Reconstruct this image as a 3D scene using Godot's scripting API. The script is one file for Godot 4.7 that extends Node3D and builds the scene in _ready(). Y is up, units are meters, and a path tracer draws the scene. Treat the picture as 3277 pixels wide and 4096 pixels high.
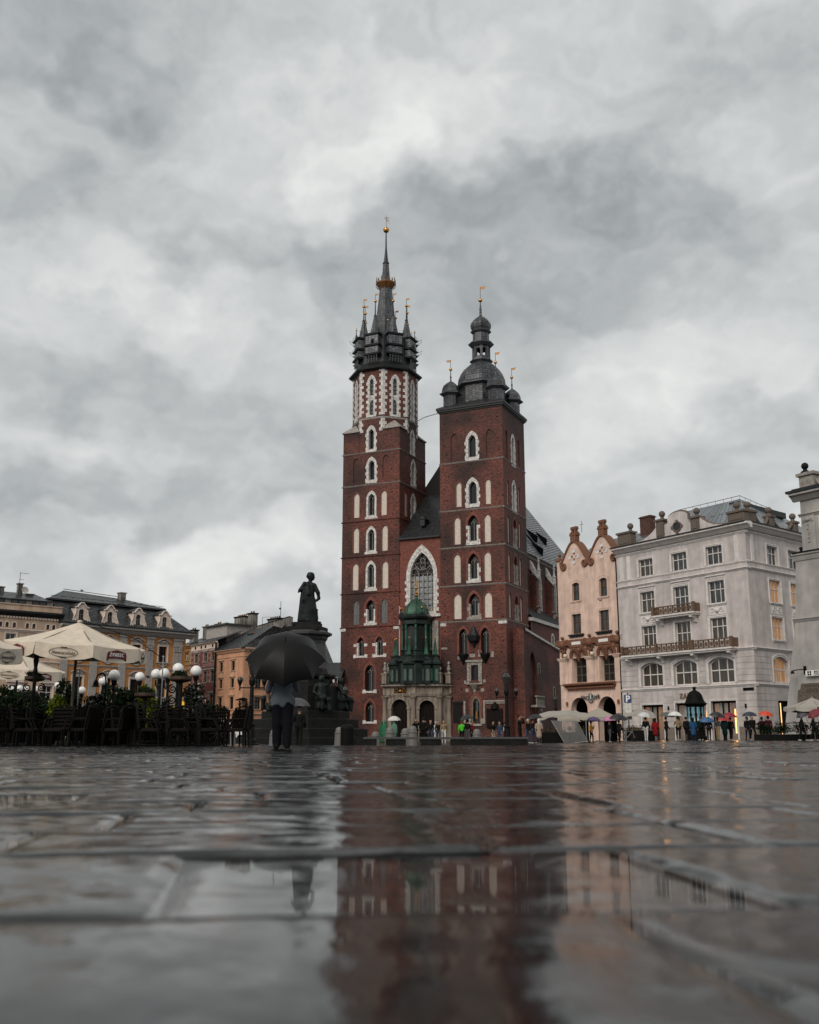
extends Node3D
# The rainy market square: brick basilica, monument, cafe terrace and houses. Metres, y up, camera looks along -z.

const HORIZON := 2950.0
const FOCAL := 4100.0
const EYE := 0.22
const TONES := {"lead": Color(0.4, 0.4, 0.4), "tile_grey": Color(0.7, 0.7, 0.7), "slate": Color(0.45, 0.45, 0.45), "roof_sheet": Color(0.8, 0.8, 0.8), "leaf": Color(0.013, 0.021, 0.009)}
var M := {}
var TX := {}
var counts := {}
var rng := RandomNumberGenerator.new()

class MB:
	var v := PackedVector3Array()
	var n := PackedVector3Array()
	var c := PackedColorArray()
	var uv := PackedVector2Array()
	var smooth := false
	var tinted := false
	var mapped := false
	var col := Color(1, 1, 1)
	func push(p: Vector3, nn: Vector3, u := Vector2.ZERO) -> void:
		v.append(p); n.append(nn); c.append(col); uv.append(u)
	func t(a: Vector3, b: Vector3, d: Vector3) -> void:
		var g := -(b - a).cross(d - a).normalized()
		push(a, g); push(b, g); push(d, g)
	func q(a: Vector3, b: Vector3, d: Vector3, e: Vector3) -> void:
		t(a, b, d); t(a, d, e)
	func quv(a: Vector3, b: Vector3, d: Vector3, e: Vector3) -> void:
		var g := -(b - a).cross(d - a).normalized()
		mapped = true
		push(a, g, Vector2(0, 1)); push(b, g, Vector2(1, 1)); push(d, g, Vector2(1, 0))
		push(a, g, Vector2(0, 1)); push(d, g, Vector2(1, 0)); push(e, g, Vector2(0, 0))
	func ts(a: Vector3, b: Vector3, d: Vector3, na: Vector3, nb: Vector3, nd: Vector3) -> void:
		smooth = true
		if (b - a).cross(d - a).dot(na + nb + nd) > 0.0:
			push(a, na); push(d, nd); push(b, nb)
		else:
			push(a, na); push(b, nb); push(d, nd)
	func box(x0: float, x1: float, y0: float, y1: float, z0: float, z1: float, xf := Transform3D()) -> void:
		var p := []
		for i in 8:
			p.append(xf * Vector3(x1 if i & 1 else x0, y1 if i & 2 else y0, z1 if i & 4 else z0))
		q(p[4], p[6], p[7], p[5]); q(p[1], p[3], p[2], p[0]); q(p[5], p[7], p[3], p[1])
		q(p[0], p[2], p[6], p[4]); q(p[6], p[2], p[3], p[7]); q(p[0], p[4], p[5], p[1])
	func bev(x0: float, x1: float, y0: float, y1: float, z0: float, z1: float, b: float, xf := Transform3D()) -> void:
		# box with its four upright edges and its top edge chamfered
		var lo := [Vector2(x0 + b, z0), Vector2(x1 - b, z0), Vector2(x1, z0 + b), Vector2(x1, z1 - b), Vector2(x1 - b, z1), Vector2(x0 + b, z1), Vector2(x0, z1 - b), Vector2(x0, z0 + b)]
		var cx := (x0 + x1) / 2; var cz := (z0 + z1) / 2
		var kx := (x1 - x0 - 2 * b) / (x1 - x0); var kz := (z1 - z0 - 2 * b) / (z1 - z0)
		var top := xf * Vector3(cx, y1, cz)
		for i in 8:
			var a: Vector2 = lo[i]; var d: Vector2 = lo[(i + 1) % 8]
			var a1 := Vector3(cx + (a.x - cx) * kx, y1, cz + (a.y - cz) * kz); var d1 := Vector3(cx + (d.x - cx) * kx, y1, cz + (d.y - cz) * kz)
			q(xf * Vector3(a.x, y0, a.y), xf * Vector3(d.x, y0, d.y), xf * Vector3(d.x, y1 - b, d.y), xf * Vector3(a.x, y1 - b, a.y))
			q(xf * Vector3(a.x, y1 - b, a.y), xf * Vector3(d.x, y1 - b, d.y), xf * d1, xf * a1)
			t(xf * a1, xf * d1, top)
	func prism(poly: PackedVector2Array, z0: float, z1: float, xf := Transform3D()) -> void:
		var ix := Geometry2D.triangulate_polygon(poly)
		for z in [z1, z0]:
			for i in range(0, ix.size(), 3):
				var a := poly[ix[i]]; var b := poly[ix[i + 1]]; var d := poly[ix[i + 2]]
				t(xf * Vector3(a.x, a.y, z), xf * Vector3(b.x, b.y, z), xf * Vector3(d.x, d.y, z))
		for i in poly.size():
			var a := poly[i]; var b := poly[(i + 1) % poly.size()]
			q(xf * Vector3(a.x, a.y, z0), xf * Vector3(b.x, b.y, z0), xf * Vector3(b.x, b.y, z1), xf * Vector3(a.x, a.y, z1))
	func lathe(prof: Array, seg: int, xf := Transform3D(), soft := true, phase := 0.0, arc := TAU) -> void:
		for i in prof.size() - 1:
			var a: Vector2 = prof[i]; var b: Vector2 = prof[i + 1]
			var s := (b - a)
			if s.length() < 1e-6:
				continue
			var nn := Vector2(s.y, -s.x).normalized()
			for k in seg:
				var t0 := phase + arc * k / seg; var t1 := phase + arc * (k + 1) / seg
				var c0 := cos(t0); var s0 := sin(t0); var c1 := cos(t1); var s1 := sin(t1)
				var p0 := xf * Vector3(a.x * c0, a.y, a.x * s0); var p1 := xf * Vector3(a.x * c1, a.y, a.x * s1)
				var p2 := xf * Vector3(b.x * c1, b.y, b.x * s1); var p3 := xf * Vector3(b.x * c0, b.y, b.x * s0)
				if soft:
					var n0 := (xf.basis * Vector3(nn.x * c0, nn.y, nn.x * s0)).normalized(); var n1 := (xf.basis * Vector3(nn.x * c1, nn.y, nn.x * s1)).normalized()
					if a.x > 1e-5: ts(p0, p1, p2, n0, n1, n1)
					if b.x > 1e-5: ts(p0, p2, p3, n0, n1, n0)
				else:
					if a.x > 1e-5: t(p0, p1, p2)
					if b.x > 1e-5: t(p0, p2, p3)
	func ball(ctr: Vector3, r: float, seg := 10, sy := 1.0) -> void:
		var rings := maxi(4, seg / 2)
		for i in rings:
			for k in seg:
				var pp := []
				for w in [[i, k], [i, k + 1], [i + 1, k + 1], [i + 1, k]]:
					var th: float = PI * w[0] / rings; var ph: float = TAU * w[1] / seg
					pp.append(Vector3(sin(th) * cos(ph), cos(th), sin(th) * sin(ph)))
				var P := func(d: Vector3) -> Vector3: return ctr + Vector3(d.x * r, d.y * r * sy, d.z * r)
				if i > 0: ts(P.call(pp[0]), P.call(pp[1]), P.call(pp[2]), pp[0], pp[1], pp[2])
				if i < rings - 1: ts(P.call(pp[0]), P.call(pp[2]), P.call(pp[3]), pp[0], pp[2], pp[3])
	func tube(pts: Array, r, seg := 6, soft := true) -> void:
		var m := pts.size()
		var rings := []
		var side := Vector3.ZERO
		for i in m:
			var d: Vector3 = ((pts[mini(i + 1, m - 1)] as Vector3) - (pts[maxi(i - 1, 0)] as Vector3)).normalized()
			if side == Vector3.ZERO:
				side = d.cross(Vector3.UP if absf(d.y) < 0.9 else Vector3.RIGHT).normalized()
			else:
				side = (side - d * side.dot(d)).normalized()
			var up := d.cross(side)
			var rr: float = r[i] if r is Array else r
			var ring := []
			for k in seg:
				var nn := side * cos(TAU * k / seg) + up * sin(TAU * k / seg)
				ring.append([pts[i] + nn * rr, nn])
			rings.append(ring)
		for i in m - 1:
			for k in seg:
				var A = rings[i][k]; var B = rings[i][(k + 1) % seg]; var D = rings[i + 1][(k + 1) % seg]; var E = rings[i + 1][k]
				if soft:
					ts(A[0], B[0], D[0], A[1], B[1], D[1]); ts(A[0], D[0], E[0], A[1], D[1], E[1])
				else:
					q(A[0], B[0], D[0], E[0])
		for e in [0, m - 1]:
			for k in range(1, seg - 1):
				t(rings[e][0][0], rings[e][k][0], rings[e][k + 1][0])
	func mesh() -> ArrayMesh:
		var arr := []
		arr.resize(Mesh.ARRAY_MAX)
		arr[Mesh.ARRAY_VERTEX] = v
		if smooth: arr[Mesh.ARRAY_NORMAL] = n
		if tinted: arr[Mesh.ARRAY_COLOR] = c
		if mapped: arr[Mesh.ARRAY_TEX_UV] = uv
		var am := ArrayMesh.new()
		if v.size() > 0:
			am.add_surface_from_arrays(Mesh.PRIMITIVE_TRIANGLES, arr)
		return am

# ---------- nodes, names, labels ----------
func numbered(called: String) -> String:
	if not counts.has(called):
		counts[called] = 0
		return called
	counts[called] += 1
	return "%s_%03d" % [called, counts[called]]

func put(called: String, mb, m, parent: Node3D, at := Transform3D()) -> MeshInstance3D:
	var o := MeshInstance3D.new()
	o.name = called
	if mb is MB and m is String and TONES.has(m):   # stored tones reach from 0 to 1, the material carries the rest
		var k: Color = TONES[m]
		mb.tinted = true
		for i in mb.c.size():
			mb.c[i] = Color(mb.c[i].r * k.r, mb.c[i].g * k.g, mb.c[i].b * k.b)
	o.mesh = mb.mesh() if mb is MB else mb
	o.material_override = M[m] if m is String else m
	o.transform = at
	parent.add_child(o, true)
	return o

func meta(o: Node, label: String, category: String, group := "", kind := "") -> void:
	if label: o.set_meta("label", label)
	if category: o.set_meta("category", category)
	if group: o.set_meta("group", group)
	if kind: o.set_meta("kind", kind)

func thing(called: String, label: String, category: String, at := Vector3.ZERO, turn := 0.0, group := "") -> Node3D:
	var o := Node3D.new()
	o.name = numbered(called)
	add_child(o)
	o.position = at
	o.rotation.y = turn
	meta(o, label, category, group)
	return o

func solo(called: String, mb, m, label: String, category: String, at := Transform3D(), group := "") -> MeshInstance3D:
	var o := put(numbered(called), mb, m, self, at)
	meta(o, label, category, group)
	return o

func copy(o: Node3D, at: Vector3, turn: float, label := "", stem := "") -> Node3D:
	var r: Node3D = o.duplicate()
	r.name = numbered(stem)
	add_child(r)
	r.position = at
	r.rotation.y = turn
	if label: r.set_meta("label", label)
	return r

func text(parent: Node3D, words: String, size: float, m: String, at: Transform3D, called := "lettering", font := "Droid Sans", depth := 0.02, weight := 700) -> MeshInstance3D:
	var tm := TextMesh.new()
	var f := SystemFont.new()
	f.font_names = PackedStringArray([font])
	f.font_weight = weight
	tm.font = f
	tm.text = words
	tm.font_size = 64
	tm.pixel_size = size / 48.0
	tm.depth = depth
	tm.curve_step = 3.0
	return put(called, tm, m, parent, at)

# ---------- where things stand ----------
func gy(x: float, d: float) -> float:   # the square dips a little towards the church
	var k := smoothstep(28.0, 44.0, d) * smoothstep(-16.0, -9.0, x / maxf(d, 1.0) * 62.0) * (1.0 - smoothstep(9.0, 16.0, x / maxf(d, 1.0) * 62.0))
	return -0.22 * k

func on(x: float, d: float, lift := 0.0) -> Vector3:
	return Vector3(x, gy(x, d) + lift, -d)

func ray(px: float, py: float) -> Vector2:   # (sideways, upwards) per metre of depth for a pixel of the photograph
	var p := atan((HORIZON - 2048.0) / FOCAL)
	var u := (px - 1638.5) / FOCAL
	var w := -(py - 2048.0) / FOCAL
	var t := 1.0 / (cos(p) - w * sin(p))
	return Vector2(u * t, (w * cos(p) + sin(p)) * t)

func pxg(px: float, d: float) -> Vector3:   # the ground at depth d under the pixel column px
	return on(ray(px, 2955.0).x * d, d)

func lin(r: float, g: float, b: float, a := 1.0) -> Color:
	var k := Color(r, g, b).linear_to_srgb()
	k.a = a
	return k

# ---------- materials ----------
func seamless(seed_: int, freq: float, w: int, h: int, oct := 4) -> Image:
	var f := FastNoiseLite.new()
	f.seed = seed_
	f.noise_type = FastNoiseLite.TYPE_SIMPLEX_SMOOTH
	f.frequency = freq
	f.fractal_octaves = oct
	return f.get_seamless_image(w, h, false, false, 0.15, true)

func grey_tex(im: Image, lo: float, hi: float, tint := Color(1, 1, 1)) -> ImageTexture:
	im.convert(Image.FORMAT_RGB8)
	var d := im.get_data()
	for i in range(0, d.size(), 3):
		var k := lo + (hi - lo) * d[i] / 255.0
		d[i] = int(clampf(k * tint.r, 0, 1) * 255); d[i + 1] = int(clampf(k * tint.g, 0, 1) * 255); d[i + 2] = int(clampf(k * tint.b, 0, 1) * 255)
	return ImageTexture.create_from_image(Image.create_from_data(im.get_width(), im.get_height(), false, Image.FORMAT_RGB8, d))

func mat(key: String, col: Color, rough: float, tex := "", scale := 0.2, metal := 0.0) -> StandardMaterial3D:
	var m := StandardMaterial3D.new()
	m.resource_name = key
	m.albedo_color = col
	m.roughness = rough
	m.metallic = metal
	if tex:
		m.albedo_texture = TX[tex]
		m.uv1_triplanar = true
		m.uv1_scale = Vector3.ONE * scale
	M[key] = m
	return m

func overlay(m: StandardMaterial3D, tex: String, scale: float) -> void:   # a second, coarser pattern multiplied over the first
	m.detail_enabled = true
	m.detail_blend_mode = BaseMaterial3D.BLEND_MODE_MUL
	m.detail_albedo = TX[tex]
	m.detail_uv_layer = BaseMaterial3D.DETAIL_UV_2
	m.uv2_triplanar = true
	m.uv2_scale = Vector3.ONE * scale

func brick_image() -> Image:
	var r := RandomNumberGenerator.new()
	r.seed = 77
	var im := Image.create(1024, 1024, false, Image.FORMAT_RGB8)
	im.fill(Color(0.80, 0.70, 0.66))
	var n := 80
	for j in n:
		var y0 := int(j * 1024.0 / n); var y1 := int((j + 1) * 1024.0 / n)
		var x := -int(r.randf() * 30)
		var long := j % 2 == 0
		while x < 1024:
			var w := 36 if long else 18
			long = not long
			var k := 0.42 + 0.40 * r.randf()
			if r.randf() < 0.14: k *= 0.4
			var cc := Color(k * (0.98 + r.randf() * 0.04), k * (0.80 + r.randf() * 0.14), k * (0.76 + r.randf() * 0.16))
			im.fill_rect(Rect2i(maxi(x, 0), y0, mini(w - 2, 1024 - x), y1 - y0 - 2), cc)
			x += w
	return im

func make_materials() -> void:
	TX.mottle = grey_tex(seamless(3, 0.012, 512, 512, 5), 0.70, 1.12)
	TX.coarse = grey_tex(seamless(9, 0.006, 256, 256, 5), 0.45, 1.25)
	var st := seamless(21, 0.03, 512, 48, 4)
	st.resize(512, 512, Image.INTERPOLATE_CUBIC)
	TX.streak = grey_tex(st, 0.62, 1.15)
	TX.plaster = grey_tex(seamless(41, 0.01, 512, 512, 5), 0.90, 1.03)
	var s2 := seamless(22, 0.03, 512, 64, 5)
	s2.resize(512, 512, Image.INTERPOLATE_CUBIC)
	TX.runs = grey_tex(s2, 0.86, 1.03)
	TX.fine = grey_tex(seamless(5, 0.09, 512, 512, 3), 0.62, 1.15)
	TX.wet = grey_tex(seamless(15, 0.016, 512, 512, 5), 0.18, 1.0)
	TX.brick = ImageTexture.create_from_image(brick_image())
	var bumpy := seamless(31, 0.02, 512, 512, 5)
	bumpy.convert(Image.FORMAT_RGBA8)
	bumpy.bump_map_to_normal_map(2.0)
	TX.bump = ImageTexture.create_from_image(bumpy)
	var m := mat("brick", lin(0.30, 0.114, 0.081), 0.75, "brick", 0.125)
	overlay(m, "coarse", 0.055)
	m = mat("brick_arch", lin(0.40, 0.15, 0.105), 0.75, "brick", 0.25)
	m = mat("stone_white", lin(0.70, 0.67, 0.635), 0.7, "plaster", 0.4); overlay(m, "mottle", 0.3)
	m = mat("stone_grey", lin(0.42, 0.38, 0.34), 0.75, "fine", 0.4); overlay(m, "mottle", 0.3)
	m = mat("stone_tan", lin(0.36, 0.29, 0.23), 0.7, "fine", 0.3); overlay(m, "streak", 0.12)
	m = mat("niche", lin(0.62, 0.55, 0.48), 0.85, "plaster", 0.4)
	m = mat("glass_dark", lin(0.012, 0.013, 0.015), 0.06)
	m = mat("glass_grey", lin(0.14, 0.145, 0.15), 0.18, "mottle", 0.6)
	m = mat("window_sheen", lin(0.36, 0.37, 0.38), 0.2, "mottle", 0.3); m.metallic = 0.35
	m = mat("glass_sky", lin(0.06, 0.065, 0.07), 0.05, "mottle", 0.2); m.metallic = 0.15
	mat("shop_wall", lin(0.30, 0.22, 0.14), 0.7, "mottle", 0.3)
	mat("shop_blind", lin(0.38, 0.33, 0.26), 0.8, "streak", 0.4)
	mat("plinth_stone", lin(0.25, 0.20, 0.16), 0.75, "fine", 0.5)
	mat("plaque_brown", lin(0.13, 0.105, 0.08), 0.7, "mottle", 0.6)
	mat("globe_warm", lin(0.6, 0.5, 0.38), 0.3)
	mat("sign_grey", lin(0.5, 0.49, 0.45), 0.5)
	mat("trim_peach", lin(0.58, 0.37, 0.25), 0.8, "plaster", 0.3)
	mat("block_red", lin(0.20, 0.058, 0.05), 0.85, "fine", 0.4)
	m = mat("monument_stone", lin(0.06, 0.06, 0.06), 0.5, "fine", 0.5); overlay(m, "runs", 0.15)
	mat("wicker", lin(0.008, 0.006, 0.005), 0.6, "fine", 2.0).metallic_specular = 0.2
	m = mat("canvas_yellow", lin(0.75, 0.42, 0.02), 0.8); m.backlight = Color(0.4, 0.3, 0.05)
	m = mat("canvas_red", lin(0.45, 0.02, 0.04), 0.7)
	m = mat("canvas_stall", lin(0.40, 0.36, 0.29), 0.8, "fine", 1.4); m.backlight = Color(0.2, 0.19, 0.15)
	mat("wood_brown", lin(0.04, 0.018, 0.009), 0.6, "runs", 0.8)
	mat("lantern_dark", lin(0.035, 0.035, 0.034), 0.2, "mottle", 1.0)
	m = mat("bench_stone", lin(0.06, 0.06, 0.06), 0.35, "fine", 1.0)
	mat("sign_blue", lin(0.01, 0.035, 0.11), 0.4)
	mat("bird_grey", lin(0.10, 0.10, 0.11), 0.7)
	var pi := Image.create(96, 128, false, Image.FORMAT_RGB8)
	pi.fill(Color(0.42, 0.60, 0.66))
	for yy in 128:
		for xx in 96:
			var e := pow((xx - 48) / 36.0, 2) + pow((yy - 66) / 24.0, 2)
			if e < 1.0: pi.set_pixel(xx, yy, Color(0.05, 0.06, 0.07) if e < 0.75 else Color(0.55, 0.7, 0.74))
	for k in 3: pi.fill_rect(Rect2i(12, 8 + k * 9, 72 - k * 12, 5), Color(0.12, 0.2, 0.24))
	pi.fill_rect(Rect2i(0, 100, 96, 8), Color(0.75, 0.8, 0.8)); pi.fill_rect(Rect2i(14, 112, 66, 8), Color(0.8, 0.82, 0.82))
	m = mat("poster", Color.WHITE, 0.6); m.albedo_texture = ImageTexture.create_from_image(pi)
	var pd := Image.create(96, 64, false, Image.FORMAT_RGB8)
	pd.fill(Color(0.16, 0.11, 0.09))
	pd.fill_rect(Rect2i(20, 10, 34, 8), Color(0.55, 0.4, 0.3)); pd.fill_rect(Rect2i(20, 26, 56, 10), Color(0.5, 0.36, 0.28)); pd.fill_rect(Rect2i(66, 8, 12, 12), Color(0.6, 0.45, 0.3))
	m = mat("poster_dark", Color.WHITE, 0.6); m.albedo_texture = ImageTexture.create_from_image(pd)
	mat("gilt_dark", lin(0.16, 0.065, 0.015), 0.5)
	mat("void", lin(0.005, 0.005, 0.005), 0.9).metallic_specular = 0.1
	m = mat("lead", lin(0.19, 0.20, 0.215), 0.42, "mottle", 0.5, 0.25); m.vertex_color_use_as_albedo = true
	m = mat("lead_dark", lin(0.014, 0.0155, 0.017), 0.5, "mottle", 0.4, 0.2)
	m = mat("gold", lin(0.62, 0.33, 0.09), 0.28, "", 1.0, 1.0)
	mat("gold_leaf", lin(0.42, 0.19, 0.045), 0.5, "", 1.0, 0.3)
	m = mat("copper", lin(0.035, 0.135, 0.075), 0.42, "coarse", 0.35); overlay(m, "mottle", 0.9)
	m = mat("copper_dark", lin(0.006, 0.019, 0.015), 0.45, "coarse", 0.5); overlay(m, "mottle", 0.9)
	m = mat("tile_dark", lin(0.008, 0.008, 0.008), 0.8, "fine", 0.5)
	m = mat("tile_grey", lin(0.285, 0.30, 0.315), 0.35, "fine", 0.3); m.vertex_color_use_as_albedo = true
	m = mat("plaster_white", lin(0.61, 0.55, 0.53), 0.8, "plaster", 0.13); overlay(m, "runs", 0.07)
	m = mat("trim_white", lin(0.70, 0.66, 0.63), 0.7, "plaster", 0.2)
	m = mat("plaster_peach", lin(0.78, 0.56, 0.46), 0.85, "plaster", 0.13); overlay(m, "runs", 0.08)
	m = mat("terracotta", lin(0.23, 0.10, 0.055), 0.8, "fine", 0.7)
	m = mat("plaster_yellow", lin(0.56, 0.24, 0.072), 0.85, "plaster", 0.15); overlay(m, "runs", 0.07)
	m = mat("plaster_cream", lin(0.56, 0.40, 0.29), 0.85, "plaster", 0.15); overlay(m, "runs", 0.07)
	m = mat("trim_cream", lin(0.68, 0.57, 0.49), 0.8, "plaster", 0.3)
	m = mat("plaster_orange", lin(0.66, 0.35, 0.21), 0.85, "plaster", 0.15); overlay(m, "runs", 0.07)
	m = mat("plaster_ochre", lin(0.36, 0.195, 0.07), 0.85, "plaster", 0.15); overlay(m, "runs", 0.07)
	m = mat("plaster_red", lin(0.34, 0.16, 0.13), 0.85, "plaster", 0.3); overlay(m, "runs", 0.07)
	m = mat("concrete", lin(0.27, 0.25, 0.225), 0.85, "coarse", 0.2); overlay(m, "streak", 0.1)
	m = mat("grey_wall", lin(0.40, 0.375, 0.355), 0.85, "plaster", 0.12); overlay(m, "runs", 0.06)
	m = mat("stone_dark", lin(0.016, 0.016, 0.0155), 0.6, "fine", 0.4); overlay(m, "mottle", 0.3); m.metallic_specular = 0.25
	m = mat("granite", lin(0.17, 0.16, 0.15), 0.5, "fine", 1.2)
	m = mat("iron", lin(0.006, 0.006, 0.006), 0.5); m.metallic_specular = 0.25
	m = mat("steel", lin(0.35, 0.35, 0.35), 0.4, "", 1, 0.7)
	m = mat("bronze", lin(0.016, 0.023, 0.022), 0.5, "coarse", 0.9, 0.2); m.metallic_specular = 0.3
	m = mat("canvas", lin(0.63, 0.54, 0.43), 0.8, "plaster", 0.6); m.backlight = Color(0.28, 0.25, 0.2)
	m = mat("canvas_white", lin(0.42, 0.385, 0.34), 0.8, "fine", 1.4); m.backlight = Color(0.25, 0.24, 0.22)
	m = mat("wood_grey", lin(0.22, 0.17, 0.12), 0.6, "streak", 0.5)
	m = mat("wood_dark", lin(0.014, 0.010, 0.008), 0.6, "streak", 0.5); m.metallic_specular = 0.2
	m = mat("globe", lin(0.78, 0.77, 0.75), 0.25)
	m = mat("leaf", Color.WHITE, 0.6, "fine", 1.0); m.metallic_specular = 0.25; m.vertex_color_use_as_albedo = true; m.backlight = Color(0.05, 0.08, 0.02)
	m = mat("paint", Color.WHITE, 0.6); m.vertex_color_use_as_albedo = true
	m = mat("cloth", Color.WHITE, 0.85, "fine", 2.0); m.metallic_specular = 0.2; m.vertex_color_use_as_albedo = true
	m = mat("brolly_black", lin(0.008, 0.0075, 0.0078), 0.5, "fine", 3.0); m.metallic_specular = 0.3
	mat("black", lin(0.006, 0.006, 0.006), 0.6).metallic_specular = 0.2
	mat("white_print", lin(0.75, 0.73, 0.70), 0.7)
	mat("maroon", lin(0.12, 0.012, 0.018), 0.7)
	mat("brown_print", lin(0.045, 0.035, 0.025), 0.8)
	mat("bronze_letter", lin(0.22, 0.12, 0.05), 0.4, "", 1.0, 0.5)
	m = mat("lit_window", lin(0.42, 0.22, 0.09), 0.3, "streak", 0.35); m.emission_enabled = true; m.emission = lin(0.55, 0.24, 0.07); m.emission_energy_multiplier = 0.22
	m = mat("lamp_glow", lin(0.9, 0.7, 0.45), 0.4); m.emission_enabled = true; m.emission = lin(1.0, 0.72, 0.42); m.emission_energy_multiplier = 2.5
	m = mat("lamp_strip", lin(0.9, 0.6, 0.3), 0.4); m.emission_enabled = true; m.emission = lin(1.0, 0.55, 0.2); m.emission_energy_multiplier = 1.4
	m = mat("clear", lin(0.9, 0.92, 0.92, 0.12), 0.05); m.transparency = BaseMaterial3D.TRANSPARENCY_ALPHA
	m = mat("plastic_sheet", lin(0.05, 0.05, 0.052, 0.6), 0.35, "streak", 0.4); m.transparency = BaseMaterial3D.TRANSPARENCY_ALPHA
	m = mat("water", lin(0.03, 0.03, 0.03, 0.05), 0.03); m.metallic_specular = 0.3; m.transparency = BaseMaterial3D.TRANSPARENCY_ALPHA
	m = mat("paving", lin(0.013, 0.012, 0.0115), 0.55, "fine", 0.9); m.vertex_color_use_as_albedo = true
	m.roughness_texture = TX.wet; m.roughness = 0.22; m.metallic_specular = 0.29
	m.normal_enabled = true; m.normal_texture = TX.bump; m.normal_scale = 0.3
	overlay(m, "mottle", 0.4)
	m = mat("bed", lin(0.012, 0.011, 0.0105), 0.3, "fine", 0.5)
	m.roughness_texture = TX.wet; m.roughness = 0.35; m.metallic_specular = 0.32
	m.normal_enabled = true; m.normal_texture = TX.bump; m.normal_scale = 0.3
	overlay(m, "mottle", 0.1)

# ---------- sky ----------
func make_sky() -> ImageTexture:
	var f := FastNoiseLite.new()
	f.seed = 4; f.frequency = 1.0; f.fractal_octaves = 6; f.fractal_gain = 0.5; f.noise_type = FastNoiseLite.TYPE_SIMPLEX_SMOOTH
	f.domain_warp_enabled = true; f.domain_warp_amplitude = 0.35; f.domain_warp_frequency = 1.3; f.domain_warp_type = FastNoiseLite.DOMAIN_WARP_SIMPLEX
	var g := FastNoiseLite.new()
	g.seed = 12; g.frequency = 3.2; g.fractal_octaves = 5; g.noise_type = FastNoiseLite.TYPE_SIMPLEX_SMOOTH
	# cloud masses: azimuth, elevation, half widths in degrees, tilt, change of brightness
	var blobs := [[-2.6, 30.3, 4.8, 2.0, 0.00, 0.13], [-4.7, 34.2, 6.1, 3.0, -0.10, 0.06], [1.6, 33.5, 5.2, 2.2, 0.00, 0.05], [3.6, 27.1, 11.3, 3.3, -0.00, -0.12], [7.7, 29.7, 6.5, 1.7, 0.20, -0.06], [-8.1, 26.5, 3.9, 1.7, 0.30, -0.05], [16.4, 27.0, 4.8, 2.6, -0.20, -0.06], [-1.0, 26.7, 3.0, 2.0, 0.00, -0.03], [16.4, 20.1, 6.5, 3.5, 0.00, 0.06], [10.1, 17.4, 5.2, 2.6, 0.00, 0.05], [21.7, 30.0, 3.0, 2.2, 0.00, 0.06], [22.0, 23.7, 3.5, 1.7, 0.00, 0.03], [-12.3, 22.2, 4.8, 2.6, 0.00, 0.06], [-16.6, 23.6, 3.0, 1.7, 0.00, 0.04], [-21.1, 28.1, 4.8, 1.7, 0.00, -0.07], [-11.6, 17.8, 7.0, 2.0, -0.10, -0.06], [-7.8, 18.9, 3.5, 3.5, 0.00, -0.05], [-21.0, 16.5, 3.5, 1.7, 0.00, 0.05], [-17.2, 12.4, 6.1, 1.7, 0.00, -0.04], [-8.5, 10.1, 5.6, 1.7, 0.00, 0.12], [-14.4, 10.3, 5.2, 1.5, 0.00, 0.05], [-19.6, 9.6, 3.9, 1.7, 0.00, 0.02], [-22.2, 34.9, 7.4, 3.0, 0.00, -0.10], [-15.0, 34.6, 5.2, 1.7, -0.10, -0.04], [22.2, 34.6, 6.1, 2.6, 0.00, -0.07], [11.0, 36.2, 6.1, 2.2, 0.00, 0.03], [-8.5, 37.5, 6.5, 1.7, 0.00, -0.03], [17.3, 14.2, 4.3, 1.7, 0.00, -0.03], [8.4, 23.4, 5.2, 1.7, 0.00, -0.05], [20.2, 17.9, 3.0, 1.7, 0.00, -0.04]]
	var w := 3072
	var h := 1536
	var data := PackedFloat32Array()
	data.resize(w * h * 3)
	for y in h:
		var el := 90.0 - 180.0 * (y + 0.5) / h
		var low := el < -4.0
		var ce := cos(deg_to_rad(el)); var se := sin(deg_to_rad(el))
		var step := 1 if el < 46.0 and el > -4.0 else 4
		for xx in range(0, w, step):
			var az := wrapf(360.0 * (xx + 0.5) / w, -180.0, 180.0)   # straight ahead is the seam of the picture
			var L := 0.38
			if not low:
				var fine: bool = absf(az) < 30.0 and el < 46.0
				var dir := Vector3(sin(deg_to_rad(az)) * ce, se, -cos(deg_to_rad(az)) * ce)
				var p := dir * (2.6 / (0.42 + maxf(se, 0.0)))
				var k := f.get_noise_3d(p.x * 1.05, p.y * 1.6, p.z * 1.05)
				L = 0.462 + 0.105 * k
				if fine:
					var wx := az + 6.0 * g.get_noise_2d(az * 0.03, el * 0.045) + 0.7 * g.get_noise_2d(az * 0.12, el * 0.16)
					var wy := el + 3.6 * g.get_noise_2d(az * 0.03 + 40.0, el * 0.045) + 0.5 * g.get_noise_2d(az * 0.12 + 9.0, el * 0.16)
					var add := 0.0
					for b in blobs:
						var dx: float = wx - b[0]; var dy: float = wy - b[1] - b[4] * dx
						var e: float = (dx / b[2]) * (dx / b[2]) + (dy / b[3]) * (dy / b[3])
						if e < 4.0: add += b[5] * (1.05 if b[5] < 0.0 else 1.2) * exp(-e * e * 0.55 - e * 0.3)
					var edge := smoothstep(30.0, 24.0, absf(az))
					L += add * edge
					L += (0.075 * g.get_noise_2d(wx * 0.025, wy * 0.05) + 0.045 * g.get_noise_2d(wx * 0.07, wy * 0.13)) * edge
				L = clampf(L, 0.26, 0.69)
			var warm := clampf((L - 0.4) * 0.14, -0.03, 0.03)
			for s in mini(step, w - xx):
				var i := (y * w + xx + s) * 3
				data[i] = L * (0.95 + warm); data[i + 1] = L * 1.0; data[i + 2] = L * (1.015 - warm)
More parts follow.
